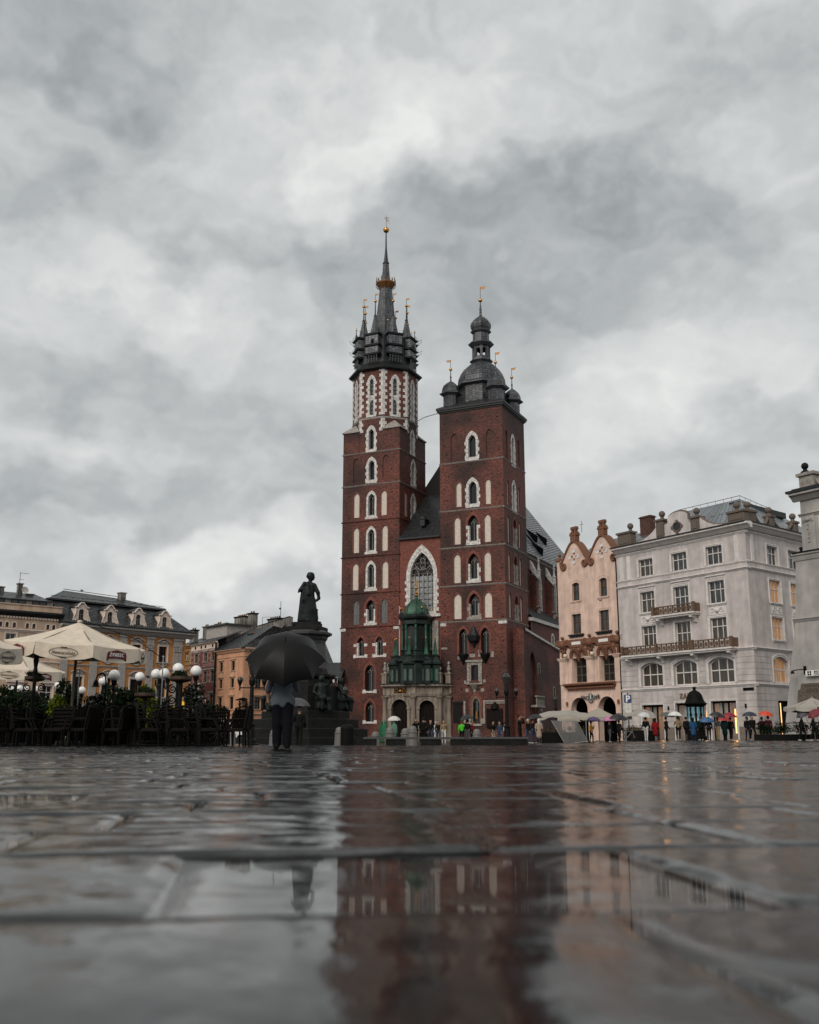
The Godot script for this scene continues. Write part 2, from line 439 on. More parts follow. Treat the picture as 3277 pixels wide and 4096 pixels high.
	return ImageTexture.create_from_image(Image.create_from_data(w, h, false, Image.FORMAT_RGBF, data.to_byte_array()))

func _ready() -> void:
	rng.seed = 11
	# camera
	var cam := Camera3D.new()
	cam.name = "camera"
	add_child(cam)
	cam.position = Vector3(0, EYE, 0)
	cam.rotation.x = atan((HORIZON - 2048.0) / FOCAL)
	var lens := CameraAttributesPhysical.new()
	lens.frustum_focal_length = 36.0
	lens.frustum_focus_distance = 90.0
	lens.frustum_near = 0.05
	lens.frustum_far = 2000.0
	lens.exposure_aperture = 3.2
	cam.attributes = lens
	cam.keep_aspect = Camera3D.KEEP_HEIGHT
	cam.fov = rad_to_deg(2.0 * atan(2048.0 / FOCAL))
	cam.near = 0.05
	cam.far = 2000.0
	cam.current = true
	# sky
	var env := Environment.new()
	env.background_mode = Environment.BG_SKY
	var sky := Sky.new()
	var pan := PanoramaSkyMaterial.new()
	pan.panorama = make_sky()
	sky.sky_material = pan
	env.sky = sky
	env.tonemap_mode = Environment.TONE_MAPPER_LINEAR
	env.tonemap_exposure = 1.25
	env.sdfgi_enabled = true
	env.ssao_enabled = true
	env.ssil_enabled = true
	var we := WorldEnvironment.new()
	we.name = "world_environment"
	we.environment = env
	add_child(we)
	# the veiled sun behind the clouds, behind and to one side of the camera
	var sun := DirectionalLight3D.new()
	sun.name = "sun"
	sun.light_energy = 0.5
	sun.light_angular_distance = 35.0
	sun.light_color = Color(1.0, 0.965, 0.92)
	sun.shadow_enabled = true
	add_child(sun)
	sun.look_at_from_position(Vector3(-0.36, 0.58, 0.73), Vector3.ZERO)
	make_materials()
	build_square()
	build_church()
	build_houses_right()
	build_houses_left()
	build_monument()
	build_terrace()
	build_street_things()
	build_people()
	print("done ", Time.get_ticks_msec(), " ms")

# ---------- openings: [centre x, width, sill y, straight height, kind, parameter] ----------
func arch(o: Array, dx: float, w := -1.0) -> float:
	if w < 0.0: w = o[1]
	var x := minf(absf(dx), w / 2)
	match o[4]:
		"round":
			return sqrt(maxf(w * w / 4 - x * x, 0.0))
		"point":
			var R: float = w * o[5]
			return sqrt(maxf(R * R - pow(x + R - w / 2, 2), 0.0))
		"seg":
			var s: float = o[5] * w / float(o[1])
			var R2 := (w * w / 4 + s * s) / (2 * s)
			return sqrt(maxf(R2 * R2 - x * x, 0.0)) - (R2 - s)
	return 0.0

func outline(o: Array, g := 0.0, gb := 0.0, seg := 12) -> PackedVector2Array:
	var w: float = o[1] + 2 * g
	var p := PackedVector2Array()
	p.append(Vector2(o[0] - w / 2, o[2] - gb))
	if o[4] == "flat":
		p.append(Vector2(o[0] - w / 2, o[2] + o[3] + g)); p.append(Vector2(o[0] + w / 2, o[2] + o[3] + g))
	else:
		for i in seg + 1:
			var a := PI * i / seg
			var dx := -cos(a) * w / 2
			p.append(Vector2(o[0] + dx, o[2] + o[3] + arch(o, dx, w) + (g if o[4] == "seg" else 0.0)))
	p.append(Vector2(o[0] + w / 2, o[2] - gb))
	return p

func wall(mb: MB, xf: Transform3D, x0: float, x1: float, y0: float, y1: float, ops := [], depth := 0.3, tops := []) -> void:
	var xs := [x0, x1]
	for o in ops:
		for i in (13 if o[4] != "flat" else 2):
			var n := 12.0 if o[4] != "flat" else 1.0
			xs.append(clampf(o[0] - cos(PI * i / n) * o[1] / 2, x0, x1))
	for t in tops: xs.append(clampf(t.x, x0, x1))
	xs.sort()
	var topy := func(x: float) -> float:
		if tops.is_empty(): return y1
		for i in tops.size() - 1:
			if x <= tops[i + 1].x + 1e-6:
				return lerpf(tops[i].y, tops[i + 1].y, clampf((x - tops[i].x) / maxf(tops[i + 1].x - tops[i].x, 1e-6), 0, 1))
		return tops[-1].y
	for i in xs.size() - 1:
		var a: float = xs[i]; var b: float = xs[i + 1]
		if b - a < 1e-5: continue
		var mid := (a + b) / 2
		var here := []
		for o in ops:
			if absf(mid - o[0]) < o[1] / 2: here.append(o)
		here.sort_custom(func(p, q): return p[2] < q[2])
		var la := y0; var lb := y0
		for o in here:
			mb.q(xf * Vector3(a, la, 0), xf * Vector3(b, lb, 0), xf * Vector3(b, o[2], 0), xf * Vector3(a, o[2], 0))
			la = o[2] + o[3] + arch(o, a - o[0]); lb = o[2] + o[3] + arch(o, b - o[0])
		mb.q(xf * Vector3(a, la, 0), xf * Vector3(b, lb, 0), xf * Vector3(b, topy.call(b), 0), xf * Vector3(a, topy.call(a), 0))
	for o in ops:
		var p := outline(o)
		for i in p.size():
			var a := p[i]; var b := p[(i + 1) % p.size()]
			mb.q(xf * Vector3(a.x, a.y, 0), xf * Vector3(b.x, b.y, 0), xf * Vector3(b.x, b.y, -depth), xf * Vector3(a.x, a.y, -depth))

func ring(mb: MB, xf: Transform3D, o: Array, g0: float, g1: float, z0: float, z1: float, gb0 := 0.0, gb1 := 0.0) -> void:
	var a := outline(o, g0, gb0); var b := outline(o, g1, gb1)
	for i in a.size() - 1:
		var A := [Vector3(a[i].x, a[i].y, z1), Vector3(a[i + 1].x, a[i + 1].y, z1), Vector3(b[i + 1].x, b[i + 1].y, z1), Vector3(b[i].x, b[i].y, z1)]
		mb.q(xf * A[0], xf * A[1], xf * A[2], xf * A[3])
		for e in [[0, 1], [3, 2]]:
			var p: Vector3 = A[e[0]]; var q: Vector3 = A[e[1]]
			mb.q(xf * p, xf * q, xf * Vector3(q.x, q.y, z0), xf * Vector3(p.x, p.y, z0))
	for e in [0, a.size() - 1]:
		mb.q(xf * Vector3(a[e].x, a[e].y, z0), xf * Vector3(b[e].x, b[e].y, z0), xf * Vector3(b[e].x, b[e].y, z1), xf * Vector3(a[e].x, a[e].y, z1))

func pane(mb: MB, xf: Transform3D, o: Array, z: float, g := 0.0) -> void:
	var p := outline(o, g)
	var cc := Vector3(o[0], o[2] + o[3] * 0.5, z)
	for i in p.size():
		var a := p[i]; var b := p[(i + 1) % p.size()]
		mb.t(xf * Vector3(a.x, a.y, z), xf * Vector3(b.x, b.y, z), xf * cc)

func bar(mb: MB, xf: Transform3D, x0: float, x1: float, y0: float, y1: float, z0: float, z1: float) -> void:
	mb.box(x0, x1, y0, y1, z0, z1, xf)

func band(parent: Node3D, called: String, m: String, xf: Transform3D, x0: float, x1: float, y0: float, y1: float, out: float, back := 0.05) -> MeshInstance3D:
	# a moulded course: a fillet above, a splayed soffit below
	var mb := MB.new()
	var h := y1 - y0
	var pr := PackedVector2Array([Vector2(-back, y0), Vector2(out * 0.25, y0), Vector2(out * 0.55, y0 + h * 0.4), Vector2(out * 0.6, y0 + h * 0.55), Vector2(out, y0 + h * 0.7), Vector2(out, y1 - 0.02), Vector2(out - 0.02, y1), Vector2(-back, y1 + out * 0.12)])
	for i in pr.size():
		var a := pr[i]; var b := pr[(i + 1) % pr.size()]
		mb.q(xf * Vector3(x0, a.y, a.x), xf * Vector3(x1, a.y, a.x), xf * Vector3(x1, b.y, b.x), xf * Vector3(x0, b.y, b.x))
	for x in [x0, x1]:
		for i in range(1, pr.size() - 1):
			mb.t(xf * Vector3(x, pr[0].y, pr[0].x), xf * Vector3(x, pr[i].y, pr[i].x), xf * Vector3(x, pr[i + 1].y, pr[i + 1].x))
	return put(called, mb, m, parent)

func sheets(mb: MB, a: Vector3, b: Vector3, c: Vector3, d: Vector3, nu: int, nv: int, gap: float, lift: float, lo := 0.55, hi := 1.5, stagger := true) -> void:
	# plates nailed over a quad a b (foot) c d (head): each plate raised, its tone its own
	mb.tinted = true
	var nrm := (b - a).cross(d - a)
	if nrm.length() < 1e-9: nrm = (c - d).cross(d - a)
	nrm = nrm.normalized()
	mb.col = Color(0.3, 0.3, 0.3)
	mb.q(a, b, c, d)
	var P := func(u: float, w: float) -> Vector3: return a.lerp(b, u).lerp(d.lerp(c, u), w)
	var wd := maxf(a.distance_to(b), 0.01); var ht := maxf(a.distance_to(d), 0.01)
	for i in nu:
		var off := (0.5 / nv if stagger and i % 2 == 1 else 0.0)
		for j in (nv + 1 if off > 0.0 else nv):
			var w0 := clampf((j - (1 if off > 0.0 else 0)) / float(nv) + off, 0.0, 1.0); var w1 := clampf((j + (0 if off > 0.0 else 1)) / float(nv) + off, 0.0, 1.0)
			if w1 - w0 < 1e-4: continue
			var u0 := i / float(nu) + gap / wd / 2; var u1 := (i + 1) / float(nu) - gap / wd / 2
			w0 += gap / ht / 2; w1 -= gap / ht / 2
			if u1 <= u0 or w1 <= w0: continue
			var k := rng.randf_range(lo, hi)
			mb.col = Color(k, k * rng.randf_range(0.97, 1.03), k * rng.randf_range(0.98, 1.06))
			var p := [P.call(u0, w0), P.call(u1, w0), P.call(u1, w1), P.call(u0, w1)]
			var r := []
			for z in 4:
				r.append((p[z] as Vector3) + nrm * (lift * (1.35 if z < 2 else 0.7)))
			mb.q(r[0], r[1], r[2], r[3])
			for z in 4:
				mb.q(p[z], p[(z + 1) % 4], r[(z + 1) % 4], r[z])
	mb.col = Color(1, 1, 1)

# stones set round an opening, each a piece of its own: straight jambs that step in and out, then a ring of wedges
func jamb_stones(parent: Node3D, m: String, xf: Transform3D, o: Array, g0: float, g1: float, z0: float, z1: float, ring_too := true, course := 0.55) -> void:
	var n := maxi(2, int(round(o[3] / course)))
	for side in [-1.0, 1.0]:
		for i in n:
			var y0: float = o[2] + o[3] * i / n; var y1: float = o[2] + o[3] * (i + 1) / n - 0.012
			var g := g1 if (i % 2 == 0) else g0
			g += rng.randf_range(-0.03, 0.03)
			var xa: float = o[0] + side * o[1] / 2; var xb: float = xa + side * g
			var mb := MB.new()
			mb.box(minf(xa, xb), maxf(xa, xb), y0, y1, z0, z1 + rng.randf_range(-0.008, 0.008), xf)
			put("stone", mb, m, parent)
	if ring_too:
		var a := outline(o, 0.0, 0.0, 12); var b := outline(o, (g0 + g1) * 0.42, 0.0, 12)
		for i in range(1, a.size() - 2, 2):
			var e := mini(i + 2, a.size() - 2)
			var mb := MB.new()
			var poly := PackedVector2Array([a[i]])
			if e - i == 2: poly.append(a[i + 1])
			poly.append(a[e]); poly.append(b[e])
			if e - i == 2: poly.append(b[i + 1])
			poly.append(b[i])
			mb.prism(poly, z0, z1, xf)
			put("stone", mb, m, parent)

func plain_window(parent: Node3D, xf: Transform3D, o: Array, depth: float, glass := "glass_dark", frame := "trim_white", cols := 3, transom := 0.62, called := "window", bars := 0.07) -> Node3D:
	# sash window standing at the back of its opening: outer frame, mullions, transom, panes
	var w := Node3D.new()
	w.name = called
	parent.add_child(w, true)
	var mb := MB.new()
	ring(mb, xf, o, 0.0, -bars, -depth - 0.02, -depth + 0.06)
	var hgt: float = o[3]
	for i in range(1, cols):
		var x: float = o[0] - o[1] / 2 + o[1] * i / cols
		mb.box(x - bars * 0.5, x + bars * 0.5, o[2], o[2] + hgt + arch(o, x - o[0]) - 0.02, -depth - 0.015, -depth + 0.05, xf)
	if transom > 0:
		mb.box(o[0] - o[1] / 2, o[0] + o[1] / 2, o[2] + hgt * transom - bars * 0.55, o[2] + hgt * transom + bars * 0.55, -depth - 0.01, -depth + 0.075, xf)
	mb.box(o[0] - o[1] / 2, o[0] + o[1] / 2, o[2], o[2] + bars * 1.2, -depth - 0.01, -depth + 0.065, xf)
	put("frame", mb, frame, w)
	# panes, one by one
	for i in cols:
		for lower in ([true, false] if transom > 0 else [true]):
			var xa: float = o[0] - o[1] / 2 + o[1] * i / cols; var xb: float = xa + o[1] / cols
			var p := MB.new()
			var tilt := rng.randf_range(-0.006, 0.006)
			if lower:
				var yt: float = o[2] + hgt * (transom if transom > 0 else 1.0)
				p.q(xf * Vector3(xa, o[2], -depth + tilt), xf * Vector3(xb, o[2], -depth - tilt), xf * Vector3(xb, yt, -depth - tilt), xf * Vector3(xa, yt, -depth + tilt))
				if transom <= 0 and o[4] != "flat": p.v.clear(); p.n.clear(); p.c.clear(); p.uv.clear(); pane(p, xf, o, -depth)
			else:
				var yb: float = o[2] + hgt * transom
				p.q(xf * Vector3(xa, yb, -depth + tilt), xf * Vector3(xb, yb, -depth - tilt), xf * Vector3(xb, o[2] + hgt + arch(o, xb - o[0]), -depth - tilt), xf * Vector3(xa, o[2] + hgt + arch(o, xa - o[0]), -depth + tilt))
				if o[4] != "flat":
					var xm := (xa + xb) / 2
					p.t(xf * Vector3(xa, o[2] + hgt + arch(o, xa - o[0]), -depth), xf * Vector3(xb, o[2] + hgt + arch(o, xb - o[0]), -depth), xf * Vector3(xm, o[2] + hgt + arch(o, xm - o[0]), -depth))
			put("pane", p, glass, w)
	return w

# ---------- the square ----------
func stone_mesh(w: float, d: float, nx: int, nz: int, seed_: int, rough := 1.0) -> MB:
	# a worn setts-and-slab top: pillowed, edges rounded down into the joint, a few mm of dishing
	var f := FastNoiseLite.new()
	f.seed = seed_; f.frequency = 3.0; f.fractal_octaves = 4
	var H := func(x: float, z: float) -> float:
		var ex := minf(x, w - x); var ez := minf(z, d - z)
		var e := minf(ex, ez)
		var round_ := -0.011 * pow(clampf(1.0 - e / 0.035, 0.0, 1.0), 2.0)
		return round_ + 0.0042 * rough * f.get_noise_2d(x, z) + 0.0013 * rough * f.get_noise_2d(x * 3.1 + 9.0, z * 3.1)
	var mb := MB.new()
	var xs := [0.0, 0.02, 0.05]
	for i in range(1, nx): xs.append(0.05 + (w - 0.1) * i / nx)
	xs.append_array([w - 0.05, w - 0.02, w])
	var zs := [0.0, 0.02, 0.05]
	for i in range(1, nz): zs.append(0.05 + (d - 0.1) * i / nz)
	zs.append_array([d - 0.05, d - 0.02, d])
	var P := []; var N := []
	for z in zs:
		var pr := []; var nr := []
		for x in xs:
			var y: float = H.call(x, z)
			pr.append(Vector3(x - w / 2, y, z - d / 2))
			var e := 0.012
			nr.append(Vector3((H.call(x - e, z) - H.call(x + e, z)) / (2 * e), 1.0, (H.call(x, z - e) - H.call(x, z + e)) / (2 * e)).normalized())
		P.append(pr); N.append(nr)
	for j in zs.size() - 1:
		for i in xs.size() - 1:
			mb.ts(P[j][i], P[j][i + 1], P[j + 1][i + 1], N[j][i], N[j][i + 1], N[j + 1][i + 1])
			mb.ts(P[j][i], P[j + 1][i + 1], P[j + 1][i], N[j][i], N[j + 1][i + 1], N[j + 1][i])
	# skirts down into the joint
	var lim := zs.size() - 1; var lix := xs.size() - 1
	var dn := Vector3(0, -0.05, 0)
	for i in lix:
		for j in [0, lim]:
			var nn := Vector3(0, 0, -1.0 if j == 0 else 1.0)
			mb.ts(P[j][i], P[j][i + 1], P[j][i + 1] + dn, nn, nn, nn); mb.ts(P[j][i], P[j][i + 1] + dn, P[j][i] + dn, nn, nn, nn)
	for j in lim:
		for i in [0, lix]:
			var nn := Vector3(-1.0 if i == 0 else 1.0, 0, 0)
			mb.ts(P[j][i], P[j + 1][i], P[j + 1][i] + dn, nn, nn, nn); mb.ts(P[j][i], P[j + 1][i] + dn, P[j][i] + dn, nn, nn, nn)
	return mb

func build_square() -> void:
	# bed of the square: one sheet to the horizon, dipping slightly before the church
	var g := MB.new()
	var ds := [-60.0, -20.0, -4.0, 0.0, 4.0, 10.0, 18.0, 26.0, 30.0, 34.0, 38.0, 42.0, 46.0, 55.0, 65.0, 80.0, 100.0, 130.0, 170.0, 240.0, 500.0, 1500.0]
	var us := [-1.0, -0.5, -0.26, -0.22, -0.18, -0.14, -0.1, 0.0, 0.1, 0.14, 0.18, 0.22, 0.26, 0.5, 1.0]
	var low := func(x: float, d: float) -> float: return gy(x, d) - 0.03 * (1.0 - smoothstep(44.0, 52.0, d))
	for i in ds.size() - 1:
		for j in us.size() - 1:
			var p := []
			for e in [[i, j], [i, j + 1], [i + 1, j + 1], [i + 1, j]]:
				var d: float = ds[e[0]]; var x: float = us[e[1]] * (absf(d) + 60.0) * (1.6 if absf(us[e[1]]) > 0.9 else 1.0)
				p.append(Vector3(x, low.call(x, d), -d))
			g.q(p[0], p[1], p[2], p[3])
	var gn := put("ground", g, "bed", self)
	gn.set_meta("kind", "structure")
	# wet slabs in rows
	var pav := Node3D.new()
	pav.name = "pavement"
	add_child(pav)
	pav.set_meta("kind", "structure")
	pav.rotation.y = deg_to_rad(8.0)
	var depth := 0.62
	var tones := [Color(1, 0.98, 0.96), Color(0.75, 0.74, 0.72), Color(1.25, 1.2, 1.15), Color(0.9, 0.82, 0.76), Color(1.1, 1.1, 1.12)]
	var lengths := [0.55, 0.7, 0.85, 1.0, 0.62]
	var variants := []
	for i in 15:
		var L: float = lengths[i % 5]
		var mb := stone_mesh(L - 0.006, depth - 0.006, 14, 10, 100 + i)
		for k in mb.c.size(): mb.c[k] = tones[(i * 2 + i / 5) % 5]
		mb.tinted = true
		variants.append([L, mb.mesh()])
	var coarse := []
	for i in 5:
		var mb := MB.new()
		var L: float = lengths[i] - 0.03; var dd := depth - 0.03
		var hh := 0.006
		mb.tinted = true
		mb.col = tones[i]
		var nn := Vector3.UP
		var pts := []
		for zz in [-0.5, -0.46, -0.15, 0.15, 0.46, 0.5]:
			var row := []
			for xx in [-0.5, -0.46, -0.15, 0.15, 0.46, 0.5]:
				var edge: bool = absf(xx) > 0.49 or absf(zz) > 0.49
				row.append(Vector3(xx * L, (-0.022 if edge else rng.randf_range(-hh, hh)), zz * dd))
			pts.append(row)
		for j in 5:
			for k in 5:
				var n2 := func(p: Vector3) -> Vector3: return Vector3(p.x * 0.04 + rng.randf_range(-0.012, 0.012), 1, p.z * 0.07 + rng.randf_range(-0.018, 0.018)).normalized()
				mb.ts(pts[j][k], pts[j][k + 1], pts[j + 1][k + 1], n2.call(pts[j][k]), n2.call(pts[j][k + 1]), n2.call(pts[j + 1][k + 1]))
				mb.ts(pts[j][k], pts[j + 1][k + 1], pts[j + 1][k], n2.call(pts[j][k]), n2.call(pts[j + 1][k + 1]), n2.call(pts[j + 1][k]))
		coarse.append([lengths[i], mb.mesh()])
	var near := []
	var far := [[], [], [], [], []]
	var r := RandomNumberGenerator.new()
	r.seed = 5
	var back := pav.transform.affine_inverse()
	var run := -0.5
	for row in 100:
		var sz: float = [1.53, 1.55, 1.18][row] if row < 3 else r.randf_range(0.72, 1.18)
		var zc := -(run + depth * sz / 2)
		run += depth * sz
		var span := 0.9 + absf(zc) * 0.58
		var x := -span - r.randf() * 0.8
		while x < span:
			var vi := r.randi() % 15
			var L: float = variants[vi][0]
			var pos := Vector3(x + L / 2, 0, zc)
			var wp := pav.transform * pos
			var y := gy(wp.x, -wp.z)
			var sink := r.randf_range(-0.006, 0.003) + (-0.007 if r.randf() < 0.22 else 0.0)
			var tilt := Basis.from_euler(Vector3(r.randf_range(-0.007, 0.007), (PI if r.randf() < 0.5 else 0.0) + r.randf_range(-0.022, 0.022), r.randf_range(-0.008, 0.008)))
			var xf := Transform3D(tilt * Basis.from_scale(Vector3(r.randf_range(0.985, 1.0), 1.0, sz * r.randf_range(0.98, 1.03))), Vector3(pos.x, y + sink, pos.z + r.randf_range(-0.012, 0.012)))
			if absf(wp.x) < 0.42 * maxf(-wp.z, 0.0) + 0.9:
				if near.size() < 300 and row < 32: near.append([vi, xf])
				else: far[vi % 5].append(xf)
			x += L
	for e in near:
		put("paving_stone", variants[e[0]][1], "paving", pav, e[1])
	var joined := MB.new()
	for k in 5:
		var mm := MultiMesh.new()
		mm.transform_format = MultiMesh.TRANSFORM_3D
		mm.mesh = coarse[k][1]
		mm.instance_count = far[k].size()
		for i in far[k].size():
			mm.set_instance_transform(i, far[k][i])
		var mi := MultiMeshInstance3D.new()
		mi.name = "paving_field"
		mi.multimesh = mm
		mi.material_override = M.paving
		pav.add_child(mi, true)
		mi.set_meta("kind", "stuff")
	# rain standing in the joints and on the sunken slabs
	var w := MB.new()
	var nw := 30
	for i in nw:
		var d0 := -1.0 + 27.0 * i / nw; var d1 := -1.0 + 27.0 * (i + 1) / nw
		var s0 := 1.2 + maxf(d0, 0.0) * 0.45; var s1 := 1.2 + maxf(d1, 0.0) * 0.45
		w.q(Vector3(-s0, -0.0085, -d0), Vector3(s0, -0.0085, -d0), Vector3(s1, -0.0085, -d1), Vector3(-s1, -0.0085, -d1))
	var wn := put("water", w, "water", self)
	wn.set_meta("kind", "structure")

# ---------- the basilica ----------
func bars_of(mb: MB, xf: Transform3D, pts: Array, r: float) -> void:
	var w := []
	for p in pts: w.append(xf * (p as Vector3))
	mb.tube(w, r, 4, false)

func circle_of(mb: MB, xf: Transform3D, c: Vector2, rad: float, z: float, r: float, a0 := 0.0, a1 := TAU, n := 14) -> void:
	var pts := []
	for i in n + 1:
		var a := a0 + (a1 - a0) * i / n
		pts.append(Vector3(c.x + rad * cos(a), c.y + rad * sin(a), z))
	bars_of(mb, xf, pts, r)

func lancet_tracery(parent: Node3D, m: String, xf: Transform3D, o: Array, z: float, r: float) -> void:
	var mb := MB.new()
	var w: float = o[1]; var sp: float = o[2] + o[3]
	bars_of(mb, xf, [Vector3(o[0], o[2], z), Vector3(o[0], sp, z)], r)
	for s in [-1.0, 1.0]:
		var c: float = o[0] + s * w / 4
		for e in [-1.0, 1.0]:
			var pts := []
			for i in 6:
				var dx: float = e * w / 4 * (1.0 - i / 5.0)
				pts.append(Vector3(c + dx, sp + sqrt(maxf(w * w / 4 - pow(absf(dx) + w / 4, 2), 0.0)) * 0.95, z))
			bars_of(mb, xf, pts, r * 0.8)
	var top := arch(o, 0.0)
	circle_of(mb, xf, Vector2(o[0], sp + top * 0.62), w * 0.17, z, r * 0.8, 0, TAU, 10)
	put("tracery", mb, m, parent)

func lancet(ch: Node3D, xf: Transform3D, cx: float, w: float, y0: float, top: float, style: String, stone := "stone_white") -> Array:
	# a pointed window standing in its reveal; returns the opening to be cut in the wall
	var o := [cx, w, y0, 0.0, "point", 0.85]
	o[3] = top - y0 - arch(o, 0.0)
	var win := Node3D.new()
	win.name = "window"
	ch.add_child(win, true)
	var g := MB.new()
	pane(g, xf, o, -0.62)
	put("glass", g, "glass_dark", win)
	if style == "full" or style == "bare":
		var l := MB.new()
		ring(l, xf, o, 0.02, -0.16, -0.6, 0.012)
		put("reveal", l, stone, win)
	if style == "full": jamb_stones(win, stone, xf, o, 0.20, 0.36, -0.05, 0.035)
	elif style == "thin": 
		var l2 := MB.new()
		ring(l2, xf, o, 0.10, -0.22, -0.6, 0.03)
		put("reveal", l2, stone, win)
	elif style == "half":
		jamb_stones(win, stone, xf, [cx, w - 0.5, y0, o[3] * 0.92, "point", 0.85], 0.26, 0.52, -0.55, 0.03, false)
		var b := MB.new()
		ring(b, xf, o, 0.32, 0.0, -0.02, 0.03)
		put("brick_arch", b, "brick_arch", win)
	elif style == "brick":
		var b2 := MB.new()
		ring(b2, xf, o, 0.30, 0.0, -0.02, 0.04)
		put("brick_arch", b2, "brick_arch", win)
	if style in ["thin", "half", "brick"]:
		var oi := [cx, w * (0.62 if style == "half" else 0.7), y0, o[3], "point", 0.85]
		lancet_tracery(win, "stone_grey", xf, oi, -0.5, 0.045)
	if style in ["thin", "half", "full"]:
		var s := MB.new()
		s.q(xf * Vector3(cx - w / 2 - 0.3, y0 - 0.28, 0.06), xf * Vector3(cx + w / 2 + 0.3, y0 - 0.28, 0.06), xf * Vector3(cx + w / 2 + 0.3, y0, 0.06), xf * Vector3(cx - w / 2 - 0.3, y0, 0.06))
		s.box(cx - w / 2 - 0.28, cx + w / 2 + 0.28, y0 - 0.26, y0 + 0.06, -0.3, 0.05, xf)
		s.q(xf * Vector3(cx - w / 2, y0 + 0.06, 0.05), xf * Vector3(cx + w / 2, y0 + 0.06, 0.05), xf * Vector3(cx + w / 2, y0 + 0.42, -0.58), xf * Vector3(cx - w / 2, y0 + 0.42, -0.58))
		put("sill", s, stone, win)
	return o

func niche(ch: Node3D, xf: Transform3D, cx: float, w: float, y0: float, top: float, m := "niche") -> Array:
	var o := [cx, w, y0, 0.0, "point", 0.8]
	o[3] = top - y0 - arch(o, 0.0)
	var mb := MB.new()
	pane(mb, xf, o, -0.16)
	var p := put("blind_niche", mb, m, ch)
	var b := MB.new()
	ring(b, xf, o, 0.14, 0.0, -0.02, 0.022)
	if m == "niche": put("brick_arch", b, "brick_arch", p)
	return o

func ball_and_flag(parent: Node3D, at: Vector3, r: float, rod: float, flag: float, turn := 0.0, swallow := true) -> void:
	var k := MB.new()
	k.ball(at, r, 14)
	k.lathe([Vector2(r * 1.06, -0.04), Vector2(r * 1.06, 0.04)], 14, Transform3D(Basis(), at))
	put("gilded_ball", k, "gold", parent)
	var s := MB.new()
	s.tube([at + Vector3(0, r * 0.9, 0), at + Vector3(0, r + rod, 0)], 0.035, 5)
	put("rod", s, "lead_dark", parent)
	if flag > 0:
		var f := MB.new()
		var poly := PackedVector2Array([Vector2(0, 0), Vector2(flag * 0.7, -flag * 0.05), Vector2(flag, flag * 0.05), Vector2(flag * 0.85, flag * 0.28), Vector2(flag * 1.25, flag * 0.5), Vector2(0, flag * 0.45)]) if swallow else PackedVector2Array([Vector2(0, 0), Vector2(flag, -0.04), Vector2(flag * 0.85, flag * 0.2), Vector2(flag, flag * 0.45), Vector2(0, flag * 0.5)])
		f.prism(poly, -0.015, 0.015, Transform3D(Basis(Vector3.UP, turn), at + Vector3(0, r + rod - flag * 0.5, 0)))
		put("pennant", f, "gold_leaf", parent)

func oct_ring(mb: MB, ctr: Vector3, prof: Array, sides := 8, phase := PI / 8) -> void:
	mb.lathe(prof, sides, Transform3D(Basis(), ctr), false, phase)

func oct_sheets(mb: MB, ctr: Vector3, r0: float, y0: float, r1: float, y1: float, nu: int, nv: int, sides := 8, phase := PI / 8, lift := 0.02, gap := 0.05) -> void:
	for k in sides:
		var a := phase + TAU * k / sides; var b := phase + TAU * (k + 1) / sides
		sheets(mb, ctr + Vector3(r0 * cos(b), y0, r0 * sin(b)), ctr + Vector3(r0 * cos(a), y0, r0 * sin(a)), ctr + Vector3(r1 * cos(a), y1, r1 * sin(a)), ctr + Vector3(r1 * cos(b), y1, r1 * sin(b)), nu, nv, gap, lift)

